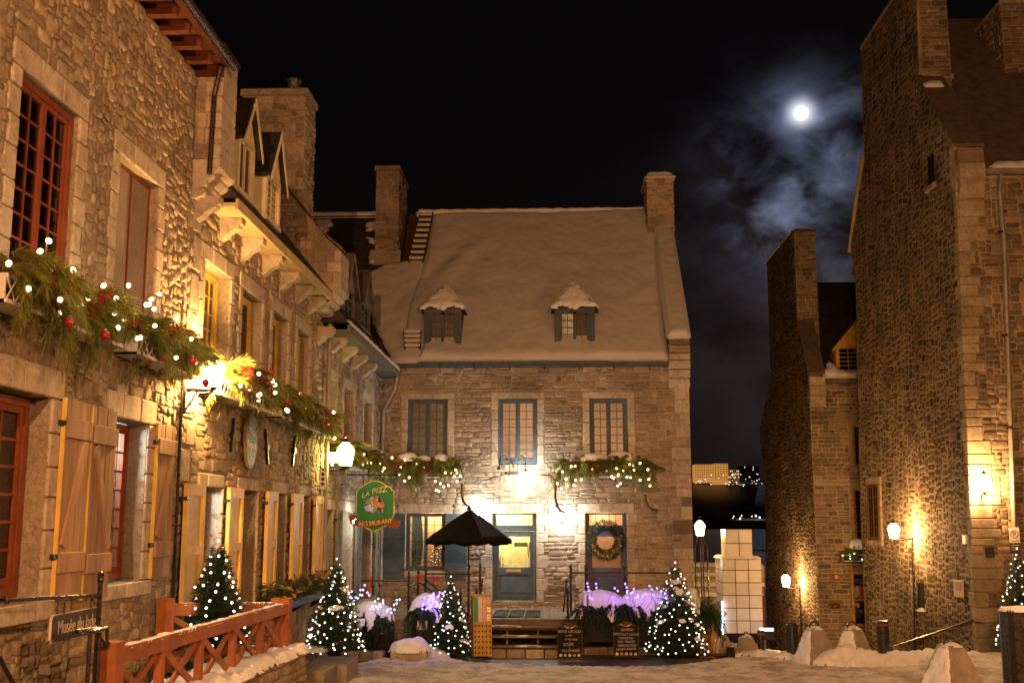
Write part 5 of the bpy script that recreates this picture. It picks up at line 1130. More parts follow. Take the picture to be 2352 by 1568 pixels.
t_ = thing('ground_light', 'cold strip light running up the left edge of the white tiled block', 'strip light', (A.x-.1, 36.1, A.z)); mb = MB(); mb.box((A.x-.06, 36.10, A.z-.05), (A.x-.03, 36.16, A.z+1.0), M['led']); mb.build('light_strip', None, t_); mb = MB(); mb.box((A.x-.09, 36.08, A.z-.1), (A.x-.02, 36.18, A.z-.06), M['iron']); mb.build('base', None, t_)
plight('lamp', (A.x-.35, 36.3, A.z+.15), 14, (.75, .85, 1), .05, t_); plight('lamp', (A.x-.2, 36.2, B.z-.15), 4, (1, .95, .85), .03, t_)
p = aty(1762, 1446, 35.5); t_ = thing('ground_light', 'small cold light set in the snow right of the tiled block', 'ground light', tuple(p)); mb = MB(); mb.box((p.x-.22, p.y, p.z-.02), (p.x+.2, p.y+.1, p.z+.05), M['led']); mb.build('light_strip', None, t_); mb = MB(); mb.box((p.x-.24, p.y-.02, p.z-.3), (p.x+.22, p.y+.12, p.z-.03), M['iron']); mb.build('housing', None, t_)

# ------------------------------------------------------------------ traffic cones of concrete, bollards
def cone(u, v_top, y, h, lab, s=1.0, turn=.3, mound=.3, grp='concrete barrier cones'):
    p = aty(u, v_top, y); z0 = p.z-h; t_ = thing('concrete_cone', lab, 'barrier', (p.x, y, z0), grp)
    P4 = math.pi/4+turn; mb = MB(); mb.lathe((p.x, y, z0), [(.62*s, 0), (.60*s, .12*h), (.25*s, h*.97), (.21*s, h)], 4, ph=P4); mb.build('body', M['concrete'], t_)
    mb = MB(); mb.tube([(p.x-.11*s, y, p.z-.03), (p.x-.11*s, y, p.z+.06*s), (p.x-.06*s, y, p.z+.14*s), (p.x+.03*s, y, p.z+.15*s), (p.x+.1*s, y, p.z+.09*s), (p.x+.12*s, y, p.z-.03)], .022*s, 7); mb.build('lifting_ring', M['iron'], t_)
    r = random.Random(int(u)); n = 26   # snow clinging
    for q in range(3):
        a = P4+math.pi*.75+q*.2; k = .25+.22*q
    snow_patch('snow', [(.46*s*math.cos(i/n*6.283)*r.uniform(.9, 1.1)*1.5-.1, .42*s*math.sin(i/n*6.283)*r.uniform(.9, 1.1)*1.4) for i in range(n)], (p.x, y-.05, z0-.02), (1, 0, 0), (0, 1, 0), (0, 0, 1), T=mound*.8, k=.16, cell=.045, nz=.06, parent=t_, seed=u)
    # snow on the left slanting face
    c = Vector((p.x, y, z0)); k0 = [c+Vector((.60*s*math.cos(P4+math.pi/2*i), .60*s*math.sin(P4+math.pi/2*i), .1*h)) for i in range(4)]; k1 = [c+Vector((.225*s*math.cos(P4+math.pi/2*i), .225*s*math.sin(P4+math.pi/2*i), h)) for i in range(4)]
    best = min(range(4), key=lambda i: (k0[i]+k0[(i+1) % 4]).x); i = best; j = (i+1) % 4
    X_ = (k0[j]-k0[i]); W_ = X_.length; X_.normalize(); Y_ = ((k1[i]+k1[j])/2-(k0[i]+k0[j])/2); H_ = Y_.length; Y_.normalize(); N_ = X_.cross(Y_); N_ = N_ if N_.x < 0 else -N_; wt = (k1[j]-k1[i]).length
    snow_patch('snow', [(0.02, 0), (W_-.02, 0), (W_/2+wt*.45, H_*.96), (W_/2-wt*.45, H_*.96)], k0[i], X_, Y_, N_, T=.05, k=.04, cell=.03, nz=.03, nf=5, parent=t_, jag=.03)
    snow_patch('snow', [(-.17*s, -.17*s), (.17*s, -.17*s), (.17*s, .17*s), (-.17*s, .17*s)], (p.x, y, p.z-.01), (1, 0, 0), (0, 1, 0), (0, 0, 1), T=.05, k=.04, cell=.03, nz=.03, parent=t_)
cone(2182, 1480, 22.3, .88, 'nearest concrete cone barrier, lower right, with a big iron loop', 1.0, .45, .12)
cone(1870, 1441, 26.2, .95, 'left of the pair of concrete cones half buried in heaped snow', .92, .35, .42)
cone(1957, 1441, 26.2, .95, 'right of the pair of concrete cones, with a snow heap at its foot', .92, .75, .38)
cone(1661, 1460, 28.0, .5, 'small snow plastered cone in front of the tiled block, left one', .55, .2, .12)
cone(1714, 1459, 28.0, .5, 'small snow plastered cone in front of the tiled block, right one', .6, .9, .12)
def bollard(u, vt, y, rad, h, lab, band=True, snow=False):
    p = aty(u, vt, y); z0 = p.z-h; t_ = thing('bollard', lab, 'bollard', (p.x, y, z0), 'black steel bollards')
    mb = MB(); mb.lathe((p.x, y, z0), [(rad, 0), (rad, h-.04), (rad*.93, h-.01), (rad*.6, h)], 20); mb.build('post', M['iron'], t_, smooth=False)
    if band: mb = MB(); mb.lathe((p.x, y, p.z-.12), [(rad+.004, 0), (rad+.004, .05)], 20); mb.build('reflective_band', M['redwood'], t_)
    if snow: snow_patch('snow', [(rad*.98*math.cos(i/16*6.283), rad*.98*math.sin(i/16*6.283)) for i in range(16)], (p.x, y, p.z-.005), (1, 0, 0), (0, 1, 0), (0, 0, 1), T=.03, k=.03, cell=.02, nz=.01, parent=t_)
bollard(2026, 1424, 27.6, .145, 1.0, 'black bollard with a red band between the cones and the stair rail')
bollard(1818, 1430, 27.2, .145, .95, 'black bollard standing left of the two snow heaped cones', band=False)
bollard(1747, 1446, 28.3, .085, .7, 'slim black bollard at the right foot of the tiled block')
bollard(1625, 1455, 28.3, .085, .65, 'slim black bollard beside the ochre planter end', band=False)
bollard(2338, 1397, 12.6, .20, 1.35, 'big dark bollard cut by the right edge, snow dusted on top', band=False, snow=True)
p = aty(1678, 1492, 27.4); t_ = thing('marker_block', 'small black square block in the snow before the small cones', 'block', (p.x, 27.4, p.z-.15)); mb = MB(); mb.bbox((p.x-.09, 27.35, p.z-.2), (p.x+.09, 27.5, p.z+.06), .01, M['black']); mb.build('block', None, t_); mb = MB(); mb.bbox((p.x-.1, 27.34, p.z+.062), (p.x+.1, 27.51, p.z+.075), .004, M['iron']); mb.build('lid', None, t_)
p = aty(1640, 1506, 27.9); o = None; mb = MB(); mb.bbox((p.x-.9, 27.5, G0+.05), (p.x+.95, 27.65, G0+.10), .01, M['dwood']); o = mb.build('kerb_plank', None); tag(o, 'dark plank lying in the snow between planter and cones', 'plank')

# right stair handrail, signs on the tall house
q = [FT.p(*FT.hit(u, v, .16), .16) for u, v in ((2040, 1487), (2130, 1458), (2175, 1443), (2234, 1423))]
t_ = thing('handrail', 'iron handrail climbing along the foot of the tall gable house', 'handrail', tuple(q[0])); mb = MB(); mb.tube(q, .026, 8); mb.build('rail', M['iron'], t_)
for k in (0, 1, 2, 3): w_ = q[k]; mb = MB(); mb.tube([w_, w_+Vector((.08, 0, -.06)), w_+Vector((.2, 0, -.07))], .014, 6); mb.build('bracket', M['iron'], t_)
def text(body, size, loc, fr, mat, parent, al='CENTER', ext=.002, sx=1, rot=0.0, shear=0, name='lettering'):
    c = bpy.data.curves.new(name, 'FONT'); c.body = body; c.size = size; c.extrude = ext; c.align_x = al; c.align_y = 'CENTER'; c.shear = shear; c.resolution_u = 3; c.materials.append(mat)
    o = bpy.data.objects.new(name, c); COL.objects.link(o); U, Z, N_ = fr; U = Vector(U); Z = Vector(Z); N_ = Vector(N_)
    X = U*math.cos(rot)+Z*math.sin(rot); Y = -U*math.sin(rot)+Z*math.cos(rot); X = X*sx
    me = bpy.data.meshes.new_from_object(o); me.name = name; bpy.data.objects.remove(o); bpy.data.curves.remove(c)
    o = bpy.data.objects.new(name, me); COL.objects.link(o); o.matrix_basis = Matrix([[X[i], Y[i], N_[i], loc[i]] for i in range(3)]+[[0, 0, 0, 1]])
    if parent is not None: par(o, parent)
    return o
FR_ = ((1, 0, 0), (0, 0, 1), (0, -1, 0))
# no parking sign
a = FTF.hit(2309, 1211, .2); b = FTF.hit(2336, 1246, .2); c_ = FTF.hit(2336, 1270, .2)
P0 = FTF.p(a[0], a[1], .22); P1 = FTF.p(b[0], b[1], .22); P2 = FTF.p(c_[0], c_[1], .22)
t_ = thing('parking_sign', 'white no parking sign with a dark plate under it, on the downpipe', 'sign', tuple(P1)); mb = MB(); mb.bbox((P0.x, P0.y, P1.z), (P1.x, P0.y+.02, P0.z), .008, M['white']); mb.build('sign_plate', None, t_)
mb = MB(); mb.bbox((P0.x, P0.y, P2.z), (P1.x, P0.y+.02, P1.z-.01), .008, M['signgrey']); mb.build('lower_plate', None, t_)
cx = (P0.x+P1.x)/2; czz = P0.z-.17; mb = MB(); n = 24; ro, ri = .105, .085
vs = [(cx+rr_*math.cos(i/n*6.283), P0.y-.003, czz+rr_*math.sin(i/n*6.283)) for rr_ in (ro, ri) for i in range(n)]; mb.add(vs, [(i, (i+1) % n, n+(i+1) % n, n+i) for i in range(n)]); mb.bar((cx-.07, P0.y-.004, czz+.07), (cx+.07, P0.y-.004, czz-.07), .004, .018, M['red'], up=(0, 1, 0)); mb.build('prohibition_ring', M['red'], t_)
text('P', .15, (cx, P0.y-.003, czz), FR_, M['black'], t_, ext=.001)
mb = MB(); mb.box((cx-.1, P0.y-.004, P1.z+.05), (cx+.08, P0.y-.002, P1.z+.062), M['black']); mb.prism([(cx+.07, P0.y-.004, P1.z+.035), (cx+.11, P0.y-.004, P1.z+.056), (cx+.07, P0.y-.004, P1.z+.077)], (0, .002, 0), M['black']); mb.build('arrow', None, t_)
for k in range(3): mb = MB(); zz = P1.z-.07-k*.06; mb.box((cx-.1, P0.y-.003, zz), (cx+.1, P0.y-.001, zz+.018), M['pale']); mb.build('text_line', None, t_)
def plaque(fr, u0, v0, u1, v1, name, lab, mat, lines, cat='plaque', th=.03):
    a = fr.hit(u0, v0, .03); b = fr.hit(u1, v1, .03); a0, a1 = sorted((a[0], b[0])); z0, z1 = sorted((a[1], b[1])); t_ = thing(name, lab, cat, tuple(fr.p(a0, z0, .03))); mb = MB(); fr.box(mb, a0, a1, z0, z1, .03, .03+th, mat, ch=.006); mb.build('panel', None, t_)
    for k in range(lines): zz = z1-(z1-z0)*(.12+.5*k/max(1, lines)); mb = MB(); fr.box(mb, a0+(a1-a0)*.12, a1-(a1-a0)*(.12+.15*(k % 2)), zz-.012, zz, .03+th, .033+th, M['dwood']); mb.build('text_line', None, t_)
    return t_
plaque(FT, 2192, 1330, 2215, 1373, 'information_panel', 'pale printed information panel on the long wall of the tall house', M['pale'], 8, 'sign')
plaque(FTF, 2256, 1256, 2278, 1280, 'wall_plaque', 'small grey wall plaque below the front lantern of the tall house', M['signgrey'], 3)
plaque(FT, 2220, 1228, 2229, 1250, 'junction_box', 'small pale metal junction box near the corner stones', M['lmetal'], 0, 'box', .12)
# notice case on the lane house
a = FSF.hit(1952, 1311, .06); b = FSF.hit(1995, 1438, .06); t_ = thing('notice_case', 'orange framed notice case with posted papers on the lane house', 'notice case', tuple(FSF.p(a[0], b[1], .06)))
w_ = b[0]-a[0]; h_ = a[1]-b[1]; e = .11; mb = MB()
for q in ((a[0], a[0]+e, b[1], a[1]), (b[0]-e, b[0], b[1], a[1]), (a[0]+e, b[0]-e, a[1]-e, a[1]), (a[0]+e, b[0]-e, b[1], b[1]+e), (a[0]+e, b[0]-e, b[1]+h_*.46, b[1]+h_*.46+.07)): FSF.box(mb, *q, .02, .14, M['ochre'])
mb.build('case_frame', None, t_); mb = MB(); FSF.box(mb, a[0]+e, b[0]-e, b[1]+e, a[1]-e, .015, .03, M['dark']); mb.build('backboard', None, t_)
for q, m_ in (((.2, .55, .52, .72), 'pale'), ((.2, .55, .14, .3), 'signgrey'), ((.2, .9, .78, .86), 'signgrey'), ((.18, .5, .34, .42), 'pale'), ((.58, .9, .52, .72), 'redc')): mb = MB(); FSF.box(mb, a[0]+w_*q[0], a[0]+w_*q[1], b[1]+h_*q[2], b[1]+h_*q[3], .031, .036, M[m_]); mb.build('paper', None, t_)
p = FSF.p(*FSF.hit(1921, 1324, .04), .04); t_ = thing('round_sign', 'small round orange sign on the lane house wall', 'sign', tuple(p)); mb = MB(); mb.lathe(p, [(.11, 0), (.11, -.02)], 20, axis='Y'); mb.build('disc', M['redc'], t_); mb = MB(); mb.lathe(p+Vector((0, -.022, 0)), [(.07, 0), (.07, -.003)], 16, axis='Y'); mb.build('inner_disc', M['gold'], t_)
p = FSF.p(*FSF.hit(1917, 1391, .04), .04); t_ = thing('fire_connection', 'small twin red fire connection low on the lane house wall', 'fire connection', tuple(p)); mb = MB(); mb.box(p-Vector((.22, 0, .09)), p+Vector((.2, .03, .09)), M['dwood']); mb.build('plate', None, t_)
for s in (-.1, .09): mb = MB(); mb.lathe(p+Vector((s, -.01, 0)), [(.05, 0), (.05, -.06), (.02, -.07)], 12, axis='Y'); mb.build('cap', M['red'], t_)

# ------------------------------------------------------------------ terrace of the stone house
ter = thing('terrace', 'raised board terrace in front of the stone house doors', 'terrace', (-.8, 28.1, G0))
TZ = 1.55; TY = 28.05; TX0, TX1 = XL+.03, 3.45
mb = MB(); mb.box((TX0, TY+.06, .2), (TX1-.05, YC-.06, TZ-.07), M['mo_mid']); mb.build('base', None, ter)
ft = Fr((0, TY+.06, 0), (1, 0, 0), (0, -1, 0)); rubble(ft, layout(TX0+.05, TX1-.1, .35, TZ-.28, [(-1.75, .1, 0, 2)], (.12, .22), (.25, .6), .03, seed=71), .035, M['st_right'], ter, nmax=120, seed=71)
n = 44
for i in range(n): x = TX0+(TX1-TX0)*i/n; mb = MB(); mb.box((x+.004, TY-.02, TZ-.035), (x+(TX1-TX0)/n-.004, YC-.02, TZ+random.uniform(-.003, .003)), M['wood']); mb.build('deck_board', None, ter)
mb = MB(); mb.box((TX0, TY-.012, TZ-.26), (TX1, TY+.05, TZ-.038), M['wood']); mb.build('fascia', None, ter)
mb = MB(); mb.box((-1.7, TY-.008, .3), (.15, TY+.055, TZ-.265), M['dark']); mb.build('stair_shade', None, ter)  # dark board behind the treads stands in for the shade under the steps
sts = thing('wooden_steps', 'open wooden steps up to the terrace beside the chalkboard', 'steps', (-.8, 27.3, G0))
for i, (v, y) in enumerate(((1437, 27.85), (1459.6, 27.6), (1482.6, 27.35))):
    z_ = aty(1200, v, y).z; 
    for k in range(2): mb = MB(); mb.bbox((-1.72, y+k*.155, z_-.05), (.16, y+k*.155+.145, z_), .006, M['wood']); mb.build('tread', None, sts)
    snow_patch('tread_snow', [(-1.7+.3*i, 0), (-.9+.5*i*.5, 0), (-.95+.2*i, .1), (-1.5+.2*i, .1)], (0, y+.01, z_), (1, 0, 0), (0, 1, 0), (0, 0, 1), T=.025, k=.03, cell=.025, nz=.012, parent=sts, jag=.04)
for x in (-1.68, -1.26, -.5, .12): mb = MB(); mb.prism([(x-.02, 27.42, .35), (x-.02, 28.0, .35), (x-.02, 28.0, 1.26), (x-.02, 27.9, 1.22)], (.05, 0, 0), M['wood']); mb.build('stringer', None, sts)
for k in range(4): mb = MB(); mb.bbox((-1.7+k*.46, 27.30, .62), (-1.7+k*.46+.44, 27.75, .90), .02, M['dress_r']); mb.build('step_stone', None, sts)
for k in range(3):
    x0 = aty(1131, 1410, 29).x+k*.42; t_ = thing('door_mat', ['left of three black grate mats before the left door', 'middle of three black grate mats before the left door', 'right of three black grate mats before the left door'][k], 'door mat', (x0, 29.2, TZ), 'grate mats before the left door'); mb = MB(); mb.box((x0, 28.5, TZ+.004), (x0+.38, 30.6, TZ+.012), M['black']); mb.build('mat', None, t_)
    for j in range(9): mb = MB(); mb.box((x0+.01+j*.042, 28.5, TZ+.0125), (x0+.03+j*.042, 30.6, TZ+.028), M['black']); mb.build('rib', None, t_)
# railings
def railing(name, lab, posts, bars, y, slants=()):
    p0 = aty(*posts[0][:2], y); t_ = thing(name, lab, 'railing', (p0.x, y, p0.z-1), 'black iron terrace railings')
    for u, v0, v1, dy in posts:
        a, b = aty(u, v0, y+dy), aty(u, v1, y+dy); b.x = a.x; mb = MB(); mb.tube([b, a], .03, 8); mb.lathe(a, [(.03, 0), (.045, .01), (.045, .03), (.02, .045), (.035, .07), (.03, .1), (.008, .14)], 8); mb.build('post', M['iron'], t_)
    for (u0, v0, u1, v1, dy0, dy1, r) in bars: mb = MB(); mb.tube([aty(u0, v0, y+dy0), aty(u1, v1, y+dy1)], r, 7); mb.build('rail', M['iron'], t_)
    return t_
railing('railing', 'black iron railing at the left end of the terrace above the snowy planter', [(939, 1324, 1456, 0)], [(775, 1333, 939, 1333, 0, 0, .026), (800, 1447, 939, 1442, 0, 0, .02)], 28.15)
railing('railing', 'black iron railing with sloping rails before the lower window', [(961, 1316, 1420, .6), (978, 1308, 1420, .2), (1077, 1304, 1424, 0), (1103, 1303, 1400, .4), (1095, 1362, 1400, 0), (1058, 1364, 1400, .2)], [(980, 1317, 1077, 1317, 0, 0, .026), (942, 1345, 961, 1334, 0, .6, .022), (961, 1334, 990, 1356, .6, -.3, .022), (978, 1332, 1005, 1352, .2, -.5, .022), (1048, 1380, 1075, 1412, .2, 0, .022), (1079, 1318, 1101, 1312, 0, .4, .02), (1109, 1328, 1103, 1368, -.1, -.1, .02), (942, 1447, 956, 1434, 0, .3, .02)], 28.2)
railing('railing', 'black iron railing above the long snow covered planter', [(1311, 1306, 1410, 0), (1434, 1306, 1400, 1.0), (1304, 1362, 1425, -.2), (1345, 1306, 1400, 2.4)], [(1312, 1315, 1560, 1315, 0, 0, .026), (1312, 1360, 1560, 1358, 0, 0, .018), (1302, 1328, 1294, 1404, -.2, -.2, .022), (1303, 1334, 1311, 1338, -.2, 0, .014)], 28.2)
# ------------------------------------------------------------------ greenery
def needles(P, Dr, L, w, r):
    """P base (n,3), Dr direction (n,3) -> thin triangles"""
    n = len(P); Dr = Dr/np.linalg.norm(Dr, axis=1, keepdims=True); s = np.cross(Dr, r.normal(size=(n, 3))); s /= np.linalg.norm(s, axis=1, keepdims=True)
    V = np.empty((n, 3, 3)); V[:, 0] = P-s*w/2; V[:, 1] = P+s*w/2; V[:, 2] = P+Dr*L[:, None]; return V.reshape(-1, 3)
def spray_mesh(name, L, droop, nn, nl, w, mat, seed, fan=.8, twigs=4):
    r = np.random.default_rng(seed); Vs = []
    for k in range(twigs):
        s = np.sort(r.uniform(.05, 1, nn)); yaw = r.normal(0, .35)*(k > 0); l_ = L*r.uniform(.65, 1.05) if k else L; dp = droop*r.uniform(.7, 1.3)
        x = l_*s*(1-.25*s*min(1.5, dp)); z = .12*l_*s-dp*l_*s*s; P = np.stack([x*math.cos(yaw), x*math.sin(yaw), z], 1)
        tg = np.stack([np.cos(yaw)*(1-.5*s), np.full(nn, math.sin(yaw)), .12-2*dp*s], 1); tg /= np.linalg.norm(tg, axis=1, keepdims=True)
        Dr = tg*1.15+r.normal(0, fan*.55, (nn, 3)); Dr[:, 2] -= .25
        Vs.append(needles(P, Dr, r.uniform(.6, 1.1, nn)*nl, w, r))
        st = np.linspace(0, 1, 7)
        xs_ = l_*st*(1-.25*st*min(1.5, dp)); zs = .12*l_*st-dp*l_*st*st; Q = np.stack([xs_*math.cos(yaw), xs_*math.sin(yaw), zs], 1)
        for i in range(6): Vs.append(np.array([Q[i]+[0, .004, 0], Q[i]-[0, .004, 0], Q[i+1]]))
    V = np.concatenate(Vs); F = np.arange(len(V)).reshape(-1, 3); return npmesh(name, V, F, mat)
SP_near = [spray_mesh('pine_spray', .34, d_, 130, .15, .0065, M['pine'], 100+i, .75) for i, d_ in enumerate((.5, .9, 1.3, .25, .7))]
SP_far = [spray_mesh('pine_spray', .34, d_, 66, .13, .012, M['pine'], 200+i, .8) for i, d_ in enumerate((.5, .9, 1.3, .25, .8))]
SP_fir = [spray_mesh('fir_spray', .42, d_, 80, .09, .013, M['fir'], 300+i, .9) for i, d_ in enumerate((.5, 1.0, 1.4, .7))]
def bulbmesh(name, rad, mat):
    mb = MB(); mb.lathe((0, 0, 0), [(rad*math.sin(math.pi*i/6)+1e-4, -rad*1.15*math.cos(math.pi*i/6)) for i in range(7)], 8); return mb.mesh(name, mat, True)
BM = {'w_near': bulbmesh('light_bulb', .026, M['bulb']), 'w': bulbmesh('light_bulb', .032, M['bulb']), 'c': bulbmesh('light_bulb', .0175, M['cbulb']), 'b': bulbmesh('light_bulb', .024, M['bbulb']), 'bw': bulbmesh('light_bulb', .022, M['wbulb']), 'cfar': bulbmesh('light_bulb', .026, M['cbulb'])}
def berrymesh():
    r = np.random.default_rng(4); mb = MB()
    for i in range(22): p = r.normal(0, .05, 3); mb.lathe(p, [(.002, -.014), (.014, 0), (.002, .014)], 5)
    return mb.mesh('berry_cluster', M['berry'])
BERRY = berrymesh()
def bauble(): 
    mb = MB(); R_ = .05; mb.lathe((0, 0, 0), [(R_*math.sin(math.pi*i/8)+1e-4, -R_*math.cos(math.pi*i/8)) for i in range(9)], 12); mb.lathe((0, 0, R_), [(.014, -.004), (.014, .014)], 8, M['tin']); return mb.mesh('bauble', M['red'], True)
BAUB = bauble()
def rotz_out(N, a, tilt, roll=0): return Matrix.Rotation(math.atan2(N[1], N[0])+a, 4, 'Z') @ Matrix.Rotation(tilt, 4, 'Y') @ Matrix.Rotation(roll, 4, 'X')
def window_garland(lab, p0, p1, N, near, nsp, nb, nberry, nbaub, snow=None, box=True, seed=1, hbox=.26, dbox=.30, light=2.0, grp='pine garlands in window boxes', bulb=None, spread=.16, sc=1.0, bulbpix=None, ypl=None, bdown=.35, latt=True):
    r = random.Random(seed); p0, p1, N = Vector(p0), Vector(p1), Vector(N); U = (p1-p0); L = U.length; U.normalize(); Z = Vector((0, 0, 1))
    t_ = thing('window_garland', lab, 'garland', tuple((p0+p1)/2), grp); SPS = SP_near if near else SP_far
    f = Fr(p0-Vector((0, 0, p0.z)), U, N)
    if box:
        z0 = p0.z-hbox; mb = MB()
        mb_ = MB(); f.box(mb_, 0, L, z0, z0+.03, .03, dbox, M['white']); mb_.build('box_floor', None, t_)
        for q in ((0, L, z0+.0, z0+.035, dbox, dbox+.02), (0, L, z0+hbox-.04, z0+hbox, dbox, dbox+.02), (0, .02, z0, z0+hbox, .03, dbox-.002), (L-.02, L, z0, z0+hbox, .03, dbox-.002)): f.box(mb, *q, M['white'])
        mb.build('box_frame', None, t_)
        if latt:
            n = max(4, int(L/.16))
            for i in range(n):
                for s in (0, 1): mb = MB(); a = i*L/n; b = (i+1)*L/n; mb.bar(f.p(a if s else b, z0+.03, dbox+.01+.006*s), f.p(b if s else a, z0+hbox-.03, dbox+.01+.006*s), .008, .012, M['white'], up=N); mb.build('lattice_bar', None, t_)
        else:
            mb = MB(); f.box(mb, .02, L-.02, z0+.03, z0+hbox-.04, dbox-.03, dbox-.005, M['dark']); mb.build('box_panel', None, t_)
    for i in range(nsp):
        a = -.05*L+1.1*L*(i+r.uniform(0, 1))/nsp; up = r.uniform(-.02, .22)*sc; d_ = r.uniform(.08, dbox+.05)
        yaw = r.uniform(-1.35, 1.35)+(-.7 if a < .15*L else .7 if a > .85*L else 0)*(1 if N.cross(U).z < 0 else -1); tilt = r.uniform(-.55, .55)
        m4 = Matrix.Translation(p0+U*a+N*d_+Z*up) @ rotz_out(N, yaw, tilt, r.uniform(-.5, .5)) @ Matrix.Scale(r.uniform(.75, 1.25)*sc, 4)
        inst('pine_spray', r.choice(SPS), None, parent=t_, mat4=m4)
    bm = BM[bulb or ('w_near' if near else 'w')]; pts = []
    if bulbpix:
        for (u, v) in bulbpix: pts.append(f.p(*f.hit(u, v, dbox+.22), dbox+.22) if ypl is None else aty(u, v, ypl))
    for i in range(nb): pts.append(p0+U*r.uniform(-.05, 1.05)*L+N*(dbox+r.uniform(.0, .3))+Z*r.gauss(-.02, spread))
    for p in pts: inst('light_bulb', bm, p, rot=(r.uniform(-1, 1), r.uniform(-1, 1), 0), parent=t_)
    mb = MB(); w = sorted(pts, key=lambda q: (q-p0).dot(U))
    if len(w) > 2:
        cp = []
        for a, b in zip(w, w[1:]): m_ = (a+b)/2-Vector((0, 0, .05))-N*.06; cp += [a-N*.02, m_]
        mb.tube(cp+[w[-1]-N*.02], .004, 4); mb.build('light_wire', M['iron'], t_)
    for i in range(nberry): tag(inst('berry_cluster', BERRY, p0+U*r.uniform(.05, .95)*L+N*(dbox+r.uniform(.12, .34))+Z*r.gauss(.05, .08), rot=(r.uniform(0, 6), r.uniform(0, 6), 0), scale=r.uniform(.8, 1.4)*(1 if near else 1.2), parent=t_), kind='stuff')
    for i in range(nbaub): inst('bauble', BAUB, p0+U*r.uniform(.1, .95)*L+N*(dbox+r.uniform(.2, .42))-Z*r.uniform(.12, .42), parent=t_)
    if snow:
        for (a, b, h) in snow:
            n = 14; pl = [((a+b)/2*L+(b-a)/2*L*math.cos(i/n*6.283), .2+.2*math.sin(i/n*6.283)) for i in range(n)]; hw = (b-a)/2*L
            snow_patch('snow', pl, p0+Z*.22+N*.04, U, N, Z, T=.08, k=.05, cell=.035, nz=.03, nf=4, parent=t_, seed=int(a*10), extraH=lambda X, Y, c=(a+b)/2*L, hw=hw, h=h: h*np.sqrt(np.clip(1-((X-c)/hw)**2-((Y-.2)/.2)**2, 0, 1)))
    if light:
        for k in (.25, .75): plight('garland_glow', p0+U*L*k+N*(dbox+.55)+Z*.25, light, (1, .72, .38), .05, t_)
    return t_
NX = (1, 0, 0); NY = (0, -1, 0)
window_garland('nearest bushy pine garland with red berries under the big red upper window', (XL, 9.15, 6.12), (XL, 11.75, 6.12), NX, True, 62, 3, 9, 2, seed=3, light=9, sc=1.12, bulbpix=[(92, 577), (112, 553), (65, 663), (20, 605), (123, 615), (138, 688), (203, 684), (168, 620), (186, 700)], latt=True)
window_garland('second pine garland with many bulbs under the closed brown upper window', (XL, 12.2, 6.12), (XL, 14.35, 6.1), NX, True, 48, 4, 7, 3, seed=5, light=9, sc=1.08, bulbpix=[(272, 690), (268, 724), (347, 702), (352, 690), (358, 712), (340, 703), (371, 678), (408, 733), (360, 750), (327, 778), (276, 757), (289, 737), (300, 660), (243, 662), (443, 778)])
window_garland('pine garland just behind the blazing lantern, over the blue oval plaque', (XL, 15.25, 6.0), (XL, 18.3, 6.0), NX, False, 44, 4, 4, 1, seed=8, light=3, sc=1.18, bulbpix=[(552, 885), (575, 893), (597, 905)], bdown=.3)
window_garland('pine garland with red baubles under the last yellow building windows', (XL, 18.9, 6.0), (XL, 23.2, 5.95), NX, False, 62, 4, 6, 3, seed=9, light=3, sc=1.18, bulbpix=[(634, 887), (660, 942), (705, 920), (730, 948), (691, 905), (768, 943), (745, 955), (703, 935), (634, 905), (770, 1002)])
window_garland('dark pine garland behind the yellow lantern in the corner', (XL, 23.9, 5.45), (XL, 27.6, 5.45), NX, False, 40, 3, 1, 0, seed=10, light=2, sc=1.3, bulbpix=[(777, 1050), (763, 1066), (872, 1065)])
window_garland('pine garland of the corner house, over the green restaurant sign', (XL, 28.0, 5.45), (XL, 31.0, 5.4), NX, False, 40, 5, 3, 0, seed=12, light=2.5, sc=1.18, snow=[(.2, .75, .12)], bulbpix=[(846, 1064), (858, 1084), (834, 1070), (880, 1080)])
g1 = window_garland('snow capped pine garland under the left upper window of the stone house', (-4.75, YC-.05, 5.42), (-2.75, YC-.05, 5.42), NY, False, 50, 4, 6, 3, seed=14, light=3, sc=1.38, snow=[(.08, .42, .16), (.36, .6, .08), (.62, .84, .12)], ypl=30.95, bulbpix=[(918, 1090), (940, 1096), (920, 1073), (929, 1104), (958, 1065), (1000, 1105), (1012, 1110), (1002, 1125), (1019, 1117), (1038, 1087), (1043, 1092), (1047, 1079), (1050, 1105), (1008, 1128), (1030, 1114), (1023, 1085)])
g2 = window_garland('snow capped pine garland under the right upper window of the stone house', (.15, YC-.05, 5.42), (2.65, YC-.05, 5.42), NY, False, 58, 2, 6, 3, seed=15, light=3.5, sc=1.38, snow=[(.1, .55, .14), (.5, .8, .2)], ypl=30.95, bulbpix=[(1292, 1083), (1300, 1100), (1280, 1110), (1289, 1121), (1321, 1070), (1322, 1102), (1335, 1101), (1348, 1080), (1347, 1074), (1360, 1077), (1318, 1114), (1416, 1075), (1420, 1090), (1410, 1098), (1405, 1094), (1432, 1080), (1440, 1095), (1456, 1079), (1425, 1110), (1448, 1096), (1470, 1102), (1488, 1078), (1490, 1100), (1493, 1115), (1419, 1115), (1312, 1071), (1455, 1068), (1446, 1066)])
for par_, pts in ((g2, ((1258, 1089), (1270, 1097), (1276, 1112), (1275, 1140), (1279, 1160), (1287, 1173), (1298, 1177))), (g2, ((1482, 1135), (1483, 1150), (1490, 1163), (1500, 1170), (1511, 1171))), (g1, ((1061, 1110), (1060, 1132), (1064, 1150), (1074, 1163)))):
    q = [aty(u, v, 31.05) for u, v in pts]; mb = MB(); mb.tube(q, .035, 8); mb.build('curved_bracket', M['dwood'], par_)
